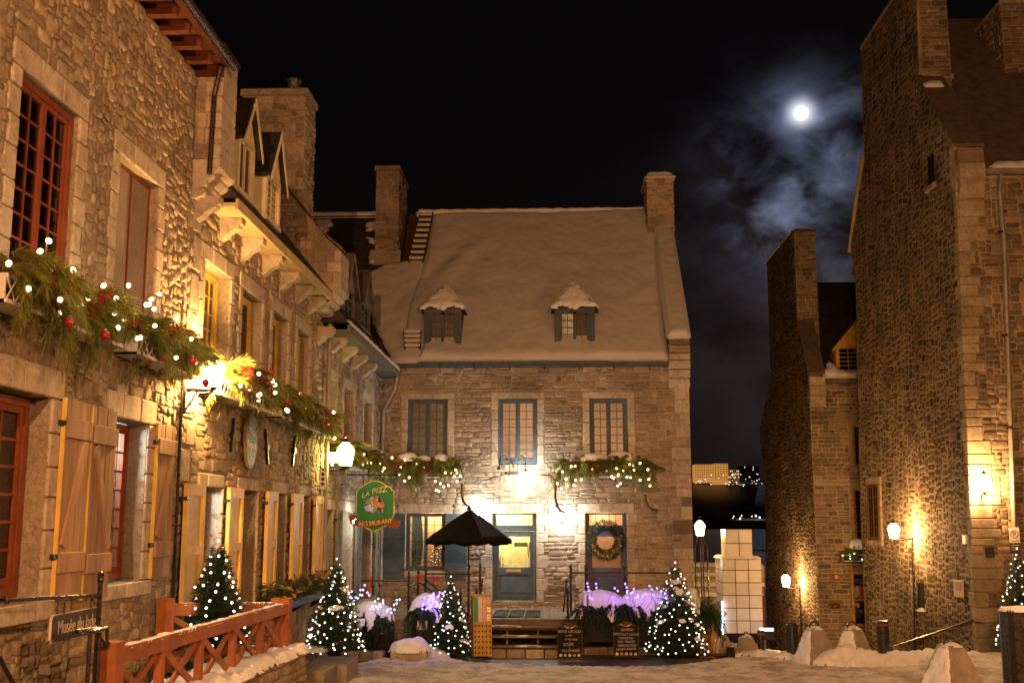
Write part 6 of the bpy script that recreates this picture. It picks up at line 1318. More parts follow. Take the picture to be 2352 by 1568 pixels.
window_garland('small pine garland under snow on the lane house above the notice case', FSF.p(FSF.hit(1932, 1280)[0], FSF.hit(1932, 1272)[1], 0), FSF.p(FSF.hit(2000, 1280)[0], FSF.hit(1932, 1272)[1], 0), NY, False, 26, 9, 0, 0, seed=16, light=1.5, snow=[(.2, .95, .3)], bulb='cfar', sc=1.1, latt=False)

# ---- Christmas trees
def fir_tree(lab, base, h, rad, nb, seed, bm='c', snown=5, pot=True, dens=1.0):
    r = np.random.default_rng(seed); b = Vector(base); t_ = thing('christmas_tree', lab, 'tree', base, 'lit Christmas trees'); mb = MB(); mb.tube([b, b+Vector((0, 0, h*.95))], [.035, .008], 7); mb.build('trunk', M['bark'], t_)
    if pot: mb = MB(); mb.lathe(b-Vector((0, 0, .02)), [(.14, 0), (.17, .16), (.15, .17), (.02, .165)], 12); mb.build('pot', M['black'], t_)
    nbr = int(150*dens); Vs = []
    for i in range(nbr):
        t = (i+r.uniform())/nbr; t = 1-(1-t)**.62*1.0; t = .06+.92*t; az = i*2.4+r.normal(0, .3); R = rad*(1-t)**.82*r.uniform(.82, 1.14)+.03
        zb = h*t; n = max(26, int(150*(R/rad)*dens+30)); s = r.uniform(.08, 1, n); lat = r.normal(0, .20, n)*R*(.3+.7*s)*1.0
        dz = -.16*R*s+.20*R*s*s+r.normal(0, .018, n)
        P = np.stack([math.cos(az)*R*s-math.sin(az)*lat, math.sin(az)*R*s+math.cos(az)*lat, zb+dz], 1)
        Dr = np.stack([math.cos(az)-math.sin(az)*np.sign(lat)*.7, math.sin(az)+math.cos(az)*np.sign(lat)*.7, np.full(n, .1)], 1)+r.normal(0, .38, (n, 3))
        Vs.append(needles(P, Dr, r.uniform(.04, .085, n), .012, r))
    V = np.concatenate(Vs)+np.array(b); o = bpy.data.objects.new('crown', npmesh('crown', V, np.arange(len(V)).reshape(-1, 3), M['fir'])); COL.objects.link(o); par(o, t_)
    pts = []
    for i in range(nb):
        t = .04+.93*(1-(1-(i+.5)/nb)**.6); az = i*2.39996+r.normal(0, .25); R = rad*(1-t)**.82*r.uniform(.88, 1.08)+.02
        p = b+Vector((math.cos(az)*R, math.sin(az)*R, h*t+r.normal(0, .025))); inst('light_bulb', BM[bm], p, rot=(r.uniform(-1, 1), r.uniform(-1, 1), 0), parent=t_)
    inst('light_bulb', BM[bm], b+Vector((0, 0, h+.03)), parent=t_)
    for i in range(snown):
        t = r.uniform(.2, .85); az = r.uniform(-2.6, -.4); R = rad*(1-t)**.82*.95; p = b+Vector((math.cos(az)*R, math.sin(az)*R, h*t+.03)); k = r.uniform(.035, .085)
        snow_patch('snow_clump', [(k*1.5*math.cos(j/9*6.283)*r.uniform(.7, 1.2), k*math.sin(j/9*6.283)*r.uniform(.7, 1.2)) for j in range(9)], p, (math.cos(az+1.57), math.sin(az+1.57), 0), (math.cos(az), math.sin(az), -.5), (0, 0, 1), T=.05, k=.04, cell=.03, nz=.02, parent=t_)
    for k in range(2): plight('tree_glow', b+Vector((0, -rad*(1.1-.3*k), h*(.35+.35*k))), .6, (.95, 1, .85), .1, t_)
def tb(u, vb, y, zt=None): p = aty(u, vb, y); return (p.x, y, p.z)
def th(u, vt, vb, y): return aty(u, vt, y).z-aty(u, vb, y).z
fir_tree('lit Christmas tree behind the orange red railing', tb(491, 1488, 14.6), th(491, 1246, 1488, 14.6), .46, 80, 1, snown=0)
fir_tree('tall lit Christmas tree at the foot of the corner, left of the terrace', tb(768, 1502, 22.6), th(768, 1286, 1502, 22.6), 0.60, 140, 2, snown=4)
fir_tree('narrow lit Christmas tree between purple planter and yellow rack', tb(1034, 1507, 27.2), th(1028, 1326, 1507, 27.2), .56, 110, 3, snown=3)
fir_tree('broad snow flecked Christmas tree at the right end of the terrace', tb(1556, 1508, 27.0), th(1550, 1294, 1508, 27.0), .78, 165, 4, snown=12, dens=1.15)
fir_tree('Christmas tree at the right edge behind the big dark bollard', tb(2352, 1490, 26.4), th(2352, 1262, 1490, 26.4), .62, 110, 6, snown=0)

# ---- planters heaped with snow and blue lights
def planter(lab, x0, x1, y0, y1, z0, z1, mh, nsp, bulbs, kind, seed, glow, gcol, snowpoly=None, light_n=2, latt=None, name='snowy_planter', mcol='black', wires=6, mc=None):
    r = random.Random(seed); t_ = thing(name, lab, 'planter', ((x0+x1)/2, y0, z0), 'planters of fir branches heaped with snow'); mb = MB(); mb.bbox((x0, y0, z0), (x1, y1, z1), .01, M[mcol]); mb.build('box', None, t_)
    if latt: 
        a0, a1, b0, b1 = latt; mb = MB(); mb.box((a0, y0-.008, b0), (a1, y0-.004, b1), M['white']); mb.build('panel', None, t_)
        for s in (0, 1): mb = MB(); mb.bar((a0, y0-.012-.004*s, b0 if s else b1), (a1, y0-.012-.004*s, b1 if s else b0), .004, .014, M['iron'], up=(0, 1, 0)); mb.build('cross_bar', None, t_)
    for i in range(nsp):
        x = x0+(x1-x0)*(i+r.random())/nsp; q = r.random(); yy = y0+(.05 if q < .75 else (y1-y0)*r.random())
        m4 = Matrix.Translation((x, yy, z1+r.uniform(.02, .20))) @ rotz_out((0, -1, 0), r.gauss(0, .6), r.uniform(-.25, .6), r.uniform(-.5, .5)) @ Matrix.Scale(r.uniform(.8, 1.35), 4)
        inst('fir_spray', r.choice(SP_fir), None, parent=t_, mat4=m4)
    cx_, cy2 = (x0+x1)/2, (y0+y1)/2; hw, hd = (x1-x0)/2+.06, (y1-y0)/2+.02
    pl = snowpoly or [(cx_+hw*math.cos(i/22*6.283)*r.uniform(.93, 1.06), cy2+hd*math.sin(i/22*6.283)*r.uniform(.9, 1.1)) for i in range(22)]
    mounds = mc or [(cx_, cy2, hw, hd, mh)]
    def eh(X, Y):
        H = 0
        for (a, b, c, d, h) in mounds: H = np.maximum(H, h*np.sqrt(np.clip(1-((X-a)/c)**2-((Y-b)/d)**2, 0, 1)))
        return H
    snow_patch('snow', pl, (0, 0, z1+.06), (1, 0, 0), (0, 1, 0), (0, 0, 1), T=.06, k=.06, cell=.04, nz=.035, nf=3.5, parent=t_, extraH=eh, seed=seed, jag=.13)
    for i in range(int(nsp*.10)):   # snow tongues lying on the branches
        x = x0+(x1-x0)*r.random(); w = r.uniform(.06, .14); L = r.uniform(.15, .4)
        snow_patch('snow_tongue', [(-w, .03), (w*.8, .02), (w*r.uniform(.4, 1), -L*r.uniform(.3, .8)), (w*r.uniform(-.4, .4), -L), (-w*r.uniform(.4, 1), -L*r.uniform(.3, .7))], (x, y0-.08, z1+.12), (1, 0, 0), Vector((0, .75, 1)).normalized(), Vector((0, -1, .75)).normalized(), T=.05, k=.04, cell=.03, nz=.02, parent=t_, seed=i)
    for (u, v, dy) in bulbs: inst('light_bulb', BM[kind], aty(u, v, y0+dy), parent=t_)
    for i in range(wires):
        u, v, dy = bulbs[(i*3) % len(bulbs)]; p = aty(u, v, y0+dy); mb = MB(); mb.tube([p, p+Vector((r.uniform(-.1, .1), .02, -.15)), p+Vector((r.uniform(-.2, .2), .05, -.35))], .004, 4); mb.build('twig', M['bark'], t_)
    for i, (u, v, dy) in enumerate(glow): plight('planter_glow', aty(u, v, y0+dy), gcol[1], gcol[0], .04, t_)
    return t_
r = random.Random(31)
def scat(pts, n, su, sv, dy): return [(r.choice(pts)[0]+r.gauss(0, su), r.choice(pts)[1]+r.gauss(0, sv), dy+r.uniform(-.05, .1)) for _ in range(n)]
def near_(pts, n, s, dy):
    out = []
    for _ in range(n): u, v = r.choice(pts); out.append((u+r.gauss(0, s), v+r.gauss(0, s*.6), dy))
    return out
pa = aty(800, 1425, 27.0); pb = aty(898, 1425, 27.0); zt = aty(850, 1425, 27.0).z
b1_ = [(u, v, -.12) for u, v in ((890, 1345), (842, 1346), (835, 1357), (806, 1343), (797, 1368), (803, 1372), (813, 1372), (828, 1366), (833, 1368), (792, 1352))]+[(u, v, -.1) for u, v in ((852, 1374), (846, 1388), (880, 1376), (842, 1394), (850, 1396), (858, 1392), (838, 1400), (862, 1388), (870, 1386), (878, 1382), (845, 1402), (896, 1398), (894, 1402), (903, 1405), (911, 1398), (915, 1375), (919, 1377), (908, 1388))]
b1_ = [(u, v, -.25) for u, v in ((869, 1374), (861, 1380), (880, 1378), (855, 1392), (864, 1392), (872, 1388), (880, 1384), (850, 1397), (890, 1399), (897, 1397), (906, 1399), (889, 1403), (899, 1406), (911, 1377), (918, 1376), (911, 1385), (905, 1388), (838, 1343), (828, 1354), (834, 1354), (844, 1360), (848, 1366), (808, 1358), (827, 1365), (832, 1366), (817, 1371), (822, 1373), (808, 1373), (813, 1378), (809, 1383), (868, 1396), (875, 1392), (858, 1398))]
planter('left planter under a big snow heap with blue white lights', pa.x, pb.x, 26.95, 27.55, G0, aty(850, 1432, 26.95).z, .40, 30, b1_, 'bw', 1, [(866, 1386, -.42), (893, 1397, -.35)], ((.35, .38, 1), 2.4), latt=(aty(868, 1450, 26.95).x, aty(885, 1450, 26.95).x, aty(868, 1456, 26.95).z, aty(868, 1434, 26.95).z))
pc = aty(945, 1440, 27.2); pd = aty(1010, 1440, 27.2)
b2_ = near_([(983, 1388), (990, 1376), (982, 1395), (996, 1368), (1003, 1385)], 34, 7, -.2)+[(u, v, -.2) for u, v in ((996, 1362), (1010, 1360), (1008, 1366), (1016, 1362), (1002, 1392), (1013, 1386), (1008, 1390), (1018, 1362))]
planter('tall narrow planter glowing intense purple beside the narrow tree', pc.x, pd.x, 27.15, 27.7, G0, aty(980, 1412, 27.15).z, .40, 26, b2_, 'b', 2, [(986, 1384, -.35), (1002, 1374, -.3)], ((.17, .07, 1), 6), latt=(aty(958, 1430, 27.15).x, aty(981, 1430, 27.15).x, aty(958, 1446, 27.15).z, aty(958, 1424, 27.15).z))
pe = aty(1330, 1440, 27.3); pf = aty(1600, 1440, 27.3)
b3_ = [(u, v, -.1) for u, v in ((1349, 1339), (1351, 1347), (1353, 1355), (1369, 1340), (1370, 1349), (1436, 1340), (1439, 1348), (1441, 1356), (1440, 1360), (1456, 1352), (1454, 1359), (1450, 1362), (1412, 1350), (1419, 1356), (1492, 1345), (1497, 1353), (1509, 1350), (1519, 1357), (1527, 1361), (1465, 1366), (1466, 1370), (1461, 1372), (1354, 1372), (1360, 1375), (1525, 1372), (1533, 1374), (1476, 1368), (1483, 1364), (1440, 1372), (1534, 1368), (1500, 1366))]
mc_ = [(aty(1375, 1400, 27.6).x, 27.6, .75, .45, .42), (aty(1495, 1400, 27.6).x, 27.6, .85, .45, .44), (aty(1590, 1400, 27.6).x, 27.75, .45, .5, .5)]
planter('long planter beneath the right railing, deep in snow with violet lights', pe.x, pf.x, 27.3, 27.95, aty(1400, 1475, 27.3).z, aty(1400, 1408, 27.3).z, .4, 95, b3_, 'b', 3, [(1352, 1360, -.3), (1412, 1356, -.2), (1452, 1364, -.35), (1500, 1362, -.3), (1530, 1368, -.35)], ((.20, .08, 1), 3.0), mc=mc_, wires=14)
# ochre planter end and plank box
p = aty(1604, 1500, 27.6); q = aty(1640, 1395, 27.6); t_ = thing('plank_planter', 'ochre plank planter end behind the broad tree', 'planter', (p.x, 27.6, G0))
for k in range(4): w_ = (q.x-p.x)/4; mb = MB(); mb.bbox((p.x+k*w_+.004, 27.6, G0), (p.x+(k+1)*w_-.004, 28.4, aty(1604, 1425, 27.6).z), .006, M['ochre']); mb.build('plank', None, t_)
for k in range(14): rr = random.Random(k); inst('fir_spray', rr.choice(SP_fir), None, parent=t_, mat4=Matrix.Translation((rr.uniform(p.x-.1, q.x), 27.7, aty(1604, 1415, 27.6).z+rr.uniform(0, .3))) @ rotz_out((.4, -1, 0), rr.gauss(0, .8), rr.uniform(0, .8)) @ Matrix.Scale(rr.uniform(1, 1.5), 4))
# bush beyond
p = aty(1622, 1410, 36); t_ = thing('bush', 'dark bare bush between the stone house and the tiled block', 'bush', (p.x, 36, p.z-.6)); r3 = np.random.default_rng(8)
cen = np.array([p.x, 36, p.z]); d_ = r3.normal(size=(5200, 3)); d_ /= np.linalg.norm(d_, axis=1, keepdims=True); rad_ = r3.uniform(.3, 1, (5200, 1))**.6; Pn = cen+d_*rad_*np.array([.55, .4, .5])*(1+.3*np.sin(d_[:, :1]*7)*np.cos(d_[:, 2:]*6)); V = needles(Pn, d_+r3.normal(0, .7, (5200, 3)), r3.uniform(.04, .1, 5200), .018, r3)
o = bpy.data.objects.new('crown', npmesh('crown', V, np.arange(len(V)).reshape(-1, 3), M['fir'])); COL.objects.link(o); par(o, t_); mb = MB(); mb.tube([(p.x, 36, p.z-.7), (p.x+.03, 36, p.z)], .03, 6); mb.build('stem', M['bark'], t_)

# ---- wreath
c = aty(1391, 1240, 31.25); t_ = thing('wreath', 'round fir wreath with red and gold baubles on the violet blue door', 'wreath', tuple(c)); r3 = np.random.default_rng(5); n = 8200; a = r3.uniform(0, 6.283, n); b = r3.uniform(0, 6.283, n); q_ = r3.uniform(.1, 1, n)**.5*.15
C0 = np.stack([np.cos(a)*.40, np.zeros(n), np.sin(a)*.42], 1); off = np.stack([np.cos(a)*np.cos(b), -np.sin(b), np.sin(a)*np.cos(b)], 1); V = needles(np.array(c)+C0+off*q_[:, None], off+r3.normal(0, .5, (n, 3))+np.stack([-np.sin(a), 0*a, np.cos(a)], 1)*.6, r3.uniform(.04, .08, n), .010, r3)
o = bpy.data.objects.new('greenery', npmesh('greenery', V, np.arange(len(V)).reshape(-1, 3), M['fir'])); COL.objects.link(o); par(o, t_)
BG = bauble(); BG.materials.clear(); BG.materials.append(M['gold']); BG.materials.append(M['tin'])
for i in range(18): rr = random.Random(i); an = i/18*6.283+rr.uniform(-.1, .1); R_ = .40+rr.uniform(-.07, .07); inst('bauble', BAUB if rr.random() < .45 else BG, c+Vector((math.cos(an)*R_, -.12, math.sin(an)*R_*1.03)), scale=rr.uniform(.35, .6), parent=t_)

# ---- parasol
ap = aty(1077, 1166, 28.9); rim = aty(1077, 1236, 28.9); R_ = (aty(1182, 1230, 28.9).x-aty(974, 1238, 28.9).x)/2; cxp = (aty(1182, 1230, 28.9).x+aty(974, 1238, 28.9).x)/2
t_ = thing('parasol', 'open black parasol on a thin pole over the terrace', 'parasol', (ap.x, 28.9, TZ)); n = 8; mb = MB(); 
for k in range(n):
    mb = MB(); a0 = (k+.5)/n*6.283; a1 = (k+1.5)/n*6.283; rows = 7; cols = 6; vs = []
    for i in range(rows):
        s = i/(rows-1)
        for j in range(cols+1):
            w_ = j/cols; x = (math.cos(a0)*(1-w_)+math.cos(a1)*w_); y = (math.sin(a0)*(1-w_)+math.sin(a1)*w_); sag = .07*s*math.sin(math.pi*w_); z_ = ap.z-.03-(ap.z-rim.z)*(s**1.08)-sag*.4+(.05*math.sin(w_*math.pi*3)*.25 if i == rows-1 else 0)
            vs.append((ap.x+x*R_*s+.02, 28.9+y*R_*s, z_))
    vs += [(x, y, z_-.10+.02*math.sin(j*2.3+k)) for j, (x, y, z_) in enumerate(vs[-(cols+1):])]
    fs = [(i*(cols+1)+j, i*(cols+1)+j+1, (i+1)*(cols+1)+j+1, (i+1)*(cols+1)+j) for i in range(rows) for j in range(cols)]
    vs2 = vs+[(x, y, z_-.006) for x, y, z_ in vs]; nn = len(vs); mb.add(vs2, fs+[tuple(nn+i for i in f[::-1]) for f in fs]); mb.build('canopy_panel', M['canvas'], t_, smooth=True)
    mb = MB(); mb.bar((ap.x, 28.9, ap.z-.09), (ap.x+math.cos(a0)*R_*.98, 28.9+math.sin(a0)*R_*.98, rim.z-.0), .012, .012, M['iron']); mb.build('rib', None, t_)
mb = MB(); mb.lathe((ap.x, 28.9, ap.z-.05), [(.07, 0), (.05, .06), (.02, .09), (.015, .13)], 10); mb.build('finial', M['canvas'], t_)
mb = MB(); mb.tube([(ap.x, 28.9, TZ), (ap.x, 28.9, ap.z-.05)], .022, 8); mb.build('pole', M['iron'], t_); mb = MB(); mb.lathe((ap.x, 28.9, TZ+.001), [(.26, 0), (.26, .05), (.05, .09)], 16); mb.build('base', M['concrete'], t_)

# ---- chalkboards
def chalkboard(lab, u0, u1, v0, v1, y, lines, seed):
    a, b = aty(u0, v1, y), aty(u1, v0, y); t_ = thing('chalkboard', lab, 'chalkboard', (a.x, y, a.z), 'menu chalkboards on the pavement'); w, h = b.x-a.x, b.z-a.z; cx_ = (a.x+b.x)/2
    mb = MB(); pts = [(a.x, a.z), (b.x, a.z), (b.x, b.z-.07), (b.x-.06, b.z-.05), (cx_+w*.28, b.z-.04), (cx_+w*.18, b.z+.02), (cx_, b.z+.045), (cx_-w*.18, b.z+.02), (cx_-w*.28, b.z-.04), (a.x+.06, b.z-.05), (a.x, b.z-.07)]
    mb.prism([(x, y, z_) for x, z_ in pts], (0, .03, 0), M['dwood']); mb.build('frame', None, t_); mb = MB(); mb.box((a.x+.02, y-.004, a.z+.02), (b.x-.02, y-.001, b.z-.06), M['board']); mb.build('slate', None, t_)
    mb = MB()
    for s in (-1, 1): mb.prism([(cx_, y-.006, b.z-.07), (cx_+s*.15, y-.006, b.z-.02), (cx_+s*.12, y-.006, b.z-.045), (cx_+s*.10, y-.006, b.z-.05), (cx_+s*.05, y-.006, b.z-.085)], (0, .002, 0), M['gold'])
    mb.build('emblem', None, t_)
    mb = MB(); mb.prism([(a.x+.04, y+.03, b.z-.15), (a.x+.08, y+.03, b.z-.15), (a.x+.08, y+.30, a.z), (a.x+.04, y+.30, a.z)], (0, .02, 0), M['dwood']); mb.prism([(b.x-.08, y+.03, b.z-.15), (b.x-.04, y+.03, b.z-.15), (b.x-.04, y+.30, a.z), (b.x-.08, y+.30, a.z)], (0, .02, 0), M['dwood']); mb.build('back_leg', None, t_)
    for (tx, sz, k, dx, rot) in lines: text(tx, sz, (cx_+dx, y-.007, a.z+h*k), FR_, M['chalk'], t_, ext=.0012, rot=rot, sx=.86)
    for i in range(5): mb = MB(); mb.lathe((a.x+w*(.14+.18*i), y-.006, a.z+h*.095), [(.036, 0), (.036, -.003)], 14, axis='Y'); mb.build('round_sticker', M['dress'] if i % 2 else M['gold'], t_)
chalkboard('left chalkboard listing local beers, soup and vin chaud', 1280, 1337, 1434, 1511, 26.75, [('BIÈRES LOCALES', .085, .80, .0, .0), ('en Fût', .07, .68, -.02, .04), ('en Bouteille', .07, .57, .03, -.02), ('~', .07, .49, 0, 0), ('SOUPE', .095, .41, -.03, .03), ('~', .07, .32, 0, 0), ('VIN CHAUD', .092, .23, .02, .02)], 1)
chalkboard('right chalkboard listing espresso, hot chocolate and desserts', 1409, 1467, 1430, 1508, 26.95, [('ESPRESSO', .08, .80, .03, .02), ('CHOCOLAT CHAUD', .075, .67, .0, -.02), ('CAPPUCINO', .072, .555, .0, .0), ('THÉ - TISANES', .072, .45, .0, .02), ('CAFÉS ALCOOLS', .068, .34, .02, .03), ('DESSERTS MAISON', .066, .235, .0, .05)], 2)
# ---- yellow rack
a, b = aty(1088, 1506, 26.9), aty(1131, 1368, 26.9); t_ = thing('display_rack', 'ochre leaning rack with coloured posters above rows of round holes', 'rack', (a.x, 26.9, a.z)); w, h = b.x-a.x, b.z-a.z; lean = .12
fr = Fr((a.x, 26.9, a.z), (1, 0, 0), (0, -1, .08), (-.03, lean, 1))
mb = MB(); fr.box(mb, -.05, 0, 0, h, -.2, .01, M['dwood']); fr.box(mb, -.05, w, h, h+.03, -.2, .0, M['ochre']); mb.build('side_panel', None, t_)
mb = MB(); fr.box(mb, 0, w, 0, h, -.06, 0, M['ochre']); mb.build('board', None, t_)
for i in range(5):
    for j in range(6): c_ = fr.p(w*(.1+.2*i), h*(.055+.088*j), .003); mb = MB(); n = 12; mb.prism([c_+Vector((.018*math.cos(k/n*6.283), 0, .03*math.sin(k/n*6.283))) for k in range(n)], (0, -.003, 0), M['black']); mb.build('hole', None, t_)  # black discs on the board stand in for the shade inside the holes
for q, m_ in (((.04, .28, .56, .97), 'signgreen'), ((.29, .5, .56, .97), 'pale'), ((.51, .72, .56, .97), 'red'), ((.75, .96, .86, .98), 'pale'), ((.75, .96, .72, .82), 'gold'), ((.75, .96, .58, .69), 'gold')): mb = MB(); fr.box(mb, w*q[0], w*q[1], h*q[2], h*q[3], .002, .008, M[m_]); mb.build('poster', None, t_)
for k in range(4): mb = MB(); fr.box(mb, w*.78, w*.93, h*(.60+.05*k+.06*(k > 1)), h*(.615+.05*k+.06*(k > 1)), .009, .012, M['red']); mb.build('text_line', None, t_)

# ---- restaurant sign
def holed_prism(mb, outer, inner, d, m):
    o_ = [Vector(p) for p in outer]; i_ = [Vector(p) for p in inner]; tri = tessellate_polygon([o_, i_]); vs = o_+i_; n1, n2 = len(o_), len(i_); N_ = n1+n2; d = Vector(d)
    fs = [tuple(t) for t in tri]+[tuple(x+N_ for x in t[::-1]) for t in tri]+[(i, (i+1) % n1, (i+1) % n1+N_, i+N_) for i in range(n1)]+[(n1+i, n1+(i+1) % n2, n1+(i+1) % n2+N_, n1+i+N_) for i in range(n2)]
    mb.add(vs+[p+d for p in vs], fs, m)
ys_ = 26.3
sg = [((x/9.8+850)*.9408, (y/9.8+1150)*.9408) for x, y in ((215, 490), (265, 430), (400, 330), (560, 250), (680, 235), (800, 280), (930, 370), (1010, 390), (1030, 440), (1090, 480), (1085, 1020), (1050, 1110), (900, 1290), (620, 1430), (430, 1340), (250, 1180), (195, 1100))]
def SPt(u, v, dy=0): return aty(u, v, ys_+dy)
cs = SPt(863, 1160); t_ = thing('restaurant_sign', 'green shield sign with a pizza cutout and a brown restaurant ribbon', 'sign', tuple(cs))
ar = [((x/9.8+850)*.9408, (y/9.8+1150)*.9408) for x, y in ((430, 990), (385, 850), (410, 760), (470, 670), (560, 605), (640, 580), (740, 600), (820, 670), (870, 760), (875, 860), (840, 990))]
out = [SPt(*p) for p in sg]; big = [cs+(p-cs)*1.055 for p in out]; hole_ = [SPt(*p) for p in ar]
mb = MB(); holed_prism(mb, big, hole_, (0, .05, 0), M['ochre']); mb.build('border', None, t_)
mb = MB(); holed_prism(mb, [p-Vector((0, .012, 0)) for p in out], [p-Vector((0, .012, 0)) for p in hole_], (0, .011, 0), M['signgreen']); mb.build('green_panel', None, t_)
mb = MB(); mid = [cs+(p-cs)*1.025-Vector((0, .006, 0)) for p in out]; holed_prism(mb, mid, [p-Vector((0, .006, 0)) for p in hole_], (0, .0055, 0), M['gold']); mb.build('gold_line', None, t_)
def SQ(x, y, dy=0): return SPt((x/9.8+850)*.9408, (y/9.8+1150)*.9408, dy)
M['pizza'] = paint('painted pizza slice', (.62, .25, .10), .5)
for pts, m_ in ((((530, 700), (600, 665), (715, 640), (705, 735), (600, 775)), 'pizza'), (((545, 800), (700, 755), (870, 770), (880, 820), (770, 885), (700, 820), (560, 860)), 'pizza'), (((390, 820), (430, 770), (520, 745), (510, 780), (400, 845)), 'sky_blue')):
    mb = MB(); mb.prism([SQ(x, y, .01) for x, y in pts], (0, .02, 0), M[m_]); mb.build('pizza_slice' if m_ == 'pizza' else 'pizza_cutter', None, t_)
for x, y in ((600, 720), (640, 690), (600, 830), (640, 800), (760, 810), (820, 800), (780, 850)): p = SQ(x, y, .005); mb = MB(); mb.lathe(p, [(.012, 0), (.012, -.004)], 8, axis='Y'); mb.build('topping', M['red'], t_)
for pts in (((520, 745), (545, 800), (560, 795), (535, 738)), ((870, 770), (905, 740), (905, 760), (875, 800)), ((600, 640), (640, 560), (655, 570), (620, 665)), ((700, 885), (700, 1000), (715, 1000), (715, 880))): mb = MB(); mb.prism([SQ(x, y, .02) for x, y in pts], (0, .01, 0), M['iron']); mb.build('stay', None, t_)
# ribbon
rb = [(240, 1195), (480, 1190), (760, 1135), (1110, 1130), (1110, 1260), (900, 1270), (640, 1310), (400, 1330), (190, 1310)]
mb = MB(); mb.prism([SQ(x, y, -.05) for x, y in rb], (0, .03, 0), M['signbrown']); mb.build('ribbon', None, t_)
for pts in (((0, 1060), (90, 1025), (240, 1070), (235, 1110), (100, 1175), (120, 1260), (60, 1260)), ((110, 1170), (240, 1120), (250, 1200), (205, 1310), (180, 1300)), ((1060, 1270), (1080, 1150), (1200, 1180), (1265, 1165), (1215, 1330), (1100, 1360), (960, 1340), (960, 1280))): mb = MB(); mb.prism([SQ(x, y, -.03) for x, y in pts], (0, .025, 0), M['signbrown']); mb.build('ribbon_end', None, t_)
k_ = .9408/9.8/ (FOC/ys_)*1.0
for ch_, x, y, ro in zip('RESTAURANT', (285, 360, 440, 520, 590, 665, 745, 840, 930, 1015), (1262, 1260, 1252, 1252, 1240, 1232, 1222, 1206, 1198, 1190), (.0, .04, .06, .08, .1, .12, .12, .1, .05, .04)): text(ch_, .145, SQ(x, y, -.055), FR_, M['gold'], t_, ext=.004, rot=ro, sx=.85, name='letter')
for ch_, x, y, sz in zip('LAPIZZ', (350, 450, 595, 672, 755, 850), (580, 545, 490, 465, 450, 440), (.17, .14, .19, .17, .17, .19)): text(ch_, sz, SQ(x, y, -.018), FR_, M['gold'], t_, ext=.003, rot=.25, shear=.35, name='letter')
zt_ = max(p.z for p in big)+.12
mb = MB(); mb.tube([(XL, ys_+.02, zt_), (cs.x+.5, ys_+.02, zt_)], .018, 7); mb.build('bracket', M['iron'], t_)
for x, y in ((365, 400), (940, 440)): p = SQ(x, y); mb = MB(); mb.tube([Vector((p.x, ys_+.02, zt_)), Vector((p.x, ys_+.02, p.z))], .012, 6); mb.build('hanger', M['iron'], t_)

# ---- oval plaque on the row house
c = FL.p(*FL.hit(573, 1010, .08), .08); t_ = thing('oval_plaque', 'blue oval hanging plaque with gold Place Royale lettering', 'sign', tuple(c)); n = 20; rw = .36; rh = .40
pl = [(rw*math.copysign(abs(math.cos(a))**.8, math.cos(a)), (rh*math.sin(a) if math.sin(a) > 0 else .47*-abs(math.sin(a))**1.3)) for a in [i/n*6.283 for i in range(n)]]
mb = MB(); mb.prism([(c.x, c.y+a, c.z+b) for a, b in pl], (.03, 0, 0), M['ochre']); mb.build('rim', None, t_); mb = MB(); mb.prism([(c.x+.031, c.y+a*.93, c.z+b*.93) for a, b in pl], (.008, 0, 0), M['sky_blue']); mb.build('face', None, t_)
FRL = ((0, 1, 0), (0, 0, 1), (1, 0, 0))
text('Place', .17, (c.x+.041, c.y+.02, c.z+.13), FRL, M['gold'], t_); text('Royale', .19, (c.x+.041, c.y, c.z-.08), FRL, M['gold'], t_)
# small signs
a = FL.hit(731, 1082, .1); b = FL.hit(738, 1124, .1); t_ = thing('street_sign', 'narrow white street sign beside the downpipe at the end of the yellow shutters', 'sign', tuple(FL.p(a[0], b[1], .1))); mb = MB(); q = FL.p(a[0], b[1], .14); q2 = FL.p(a[0], a[1], .14); mb.bbox((q.x, q.y, q.z), (q.x+.12, q.y+.02, q2.z), .004, M['white']); mb.build('panel', None, t_)
for k in range(3): mb = MB(); cc = (q.x+.06, q.y-.002, q2.z-.06-k*.1); mb.lathe(cc, [(.035, 0), (.035, -.003)], 12, axis='Y'); mb.build('symbol', M['black'], t_)
# ---- Musée du Jade sign on its post
XM = -4.45; fm = Fr((XM, 0, 0), (0, 1, 0), (1, 0, 0)); P_ = lambda u, v, d=0: fm.p(*fm.hit(u, v, d), d)
t_ = thing('museum_sign', 'dark hanging sign reading Musée du Jade on a black iron post', 'sign', tuple(P_(230, 1560))); pt = P_(231, 1335); y_ = pt.y
mb = MB(); mb.tube([(XM, y_, 1.8), (XM, y_, pt.z)], .024, 10); mb.lathe((XM, y_, pt.z-.01), [(.024, 0), (.036, .02), (.03, .05), (.036, .07), (.02, .1), (.004, .11)], 10); mb.build('post', M['iron'], t_)
q0, q1 = P_(16, 1377), P_(228, 1367); mb = MB(); mb.tube([q0, (XM, y_, q1.z)], .017, 8); mb.lathe(q0, [(.02, -.03), (.022, .0), (.02, .03)], 8); mb.build('arm', M['iron'], t_)
a, b = fm.hit(122, 1413), fm.hit(228, 1393); b = (y_+.0, b[1]); zt_ = (a[1]+b[1])/2; zb_ = fm.hit(120, 1478)[1]; a0 = a[0]; a1 = y_-.0
mb = MB(); cpt = .035; pl = [(a0, zb_+cpt), (a0+cpt, zb_), (a1, zb_), (a1, zt_), (a0+cpt, zt_), (a0, zt_-cpt)]; mb.prism([(XM-.03, y, z_) for y, z_ in pl], (.02, 0, 0), M['pale']); mb.build('sign_edge', None, t_)
mb = MB(); mb.prism([(XM-.0095, a0+.01+(y-a0)*.985, zb_+.006+(z_-zb_)*.96) for y, z_ in pl], (.004, 0, 0), M['signgrey']); mb.build('sign_panel', None, t_)
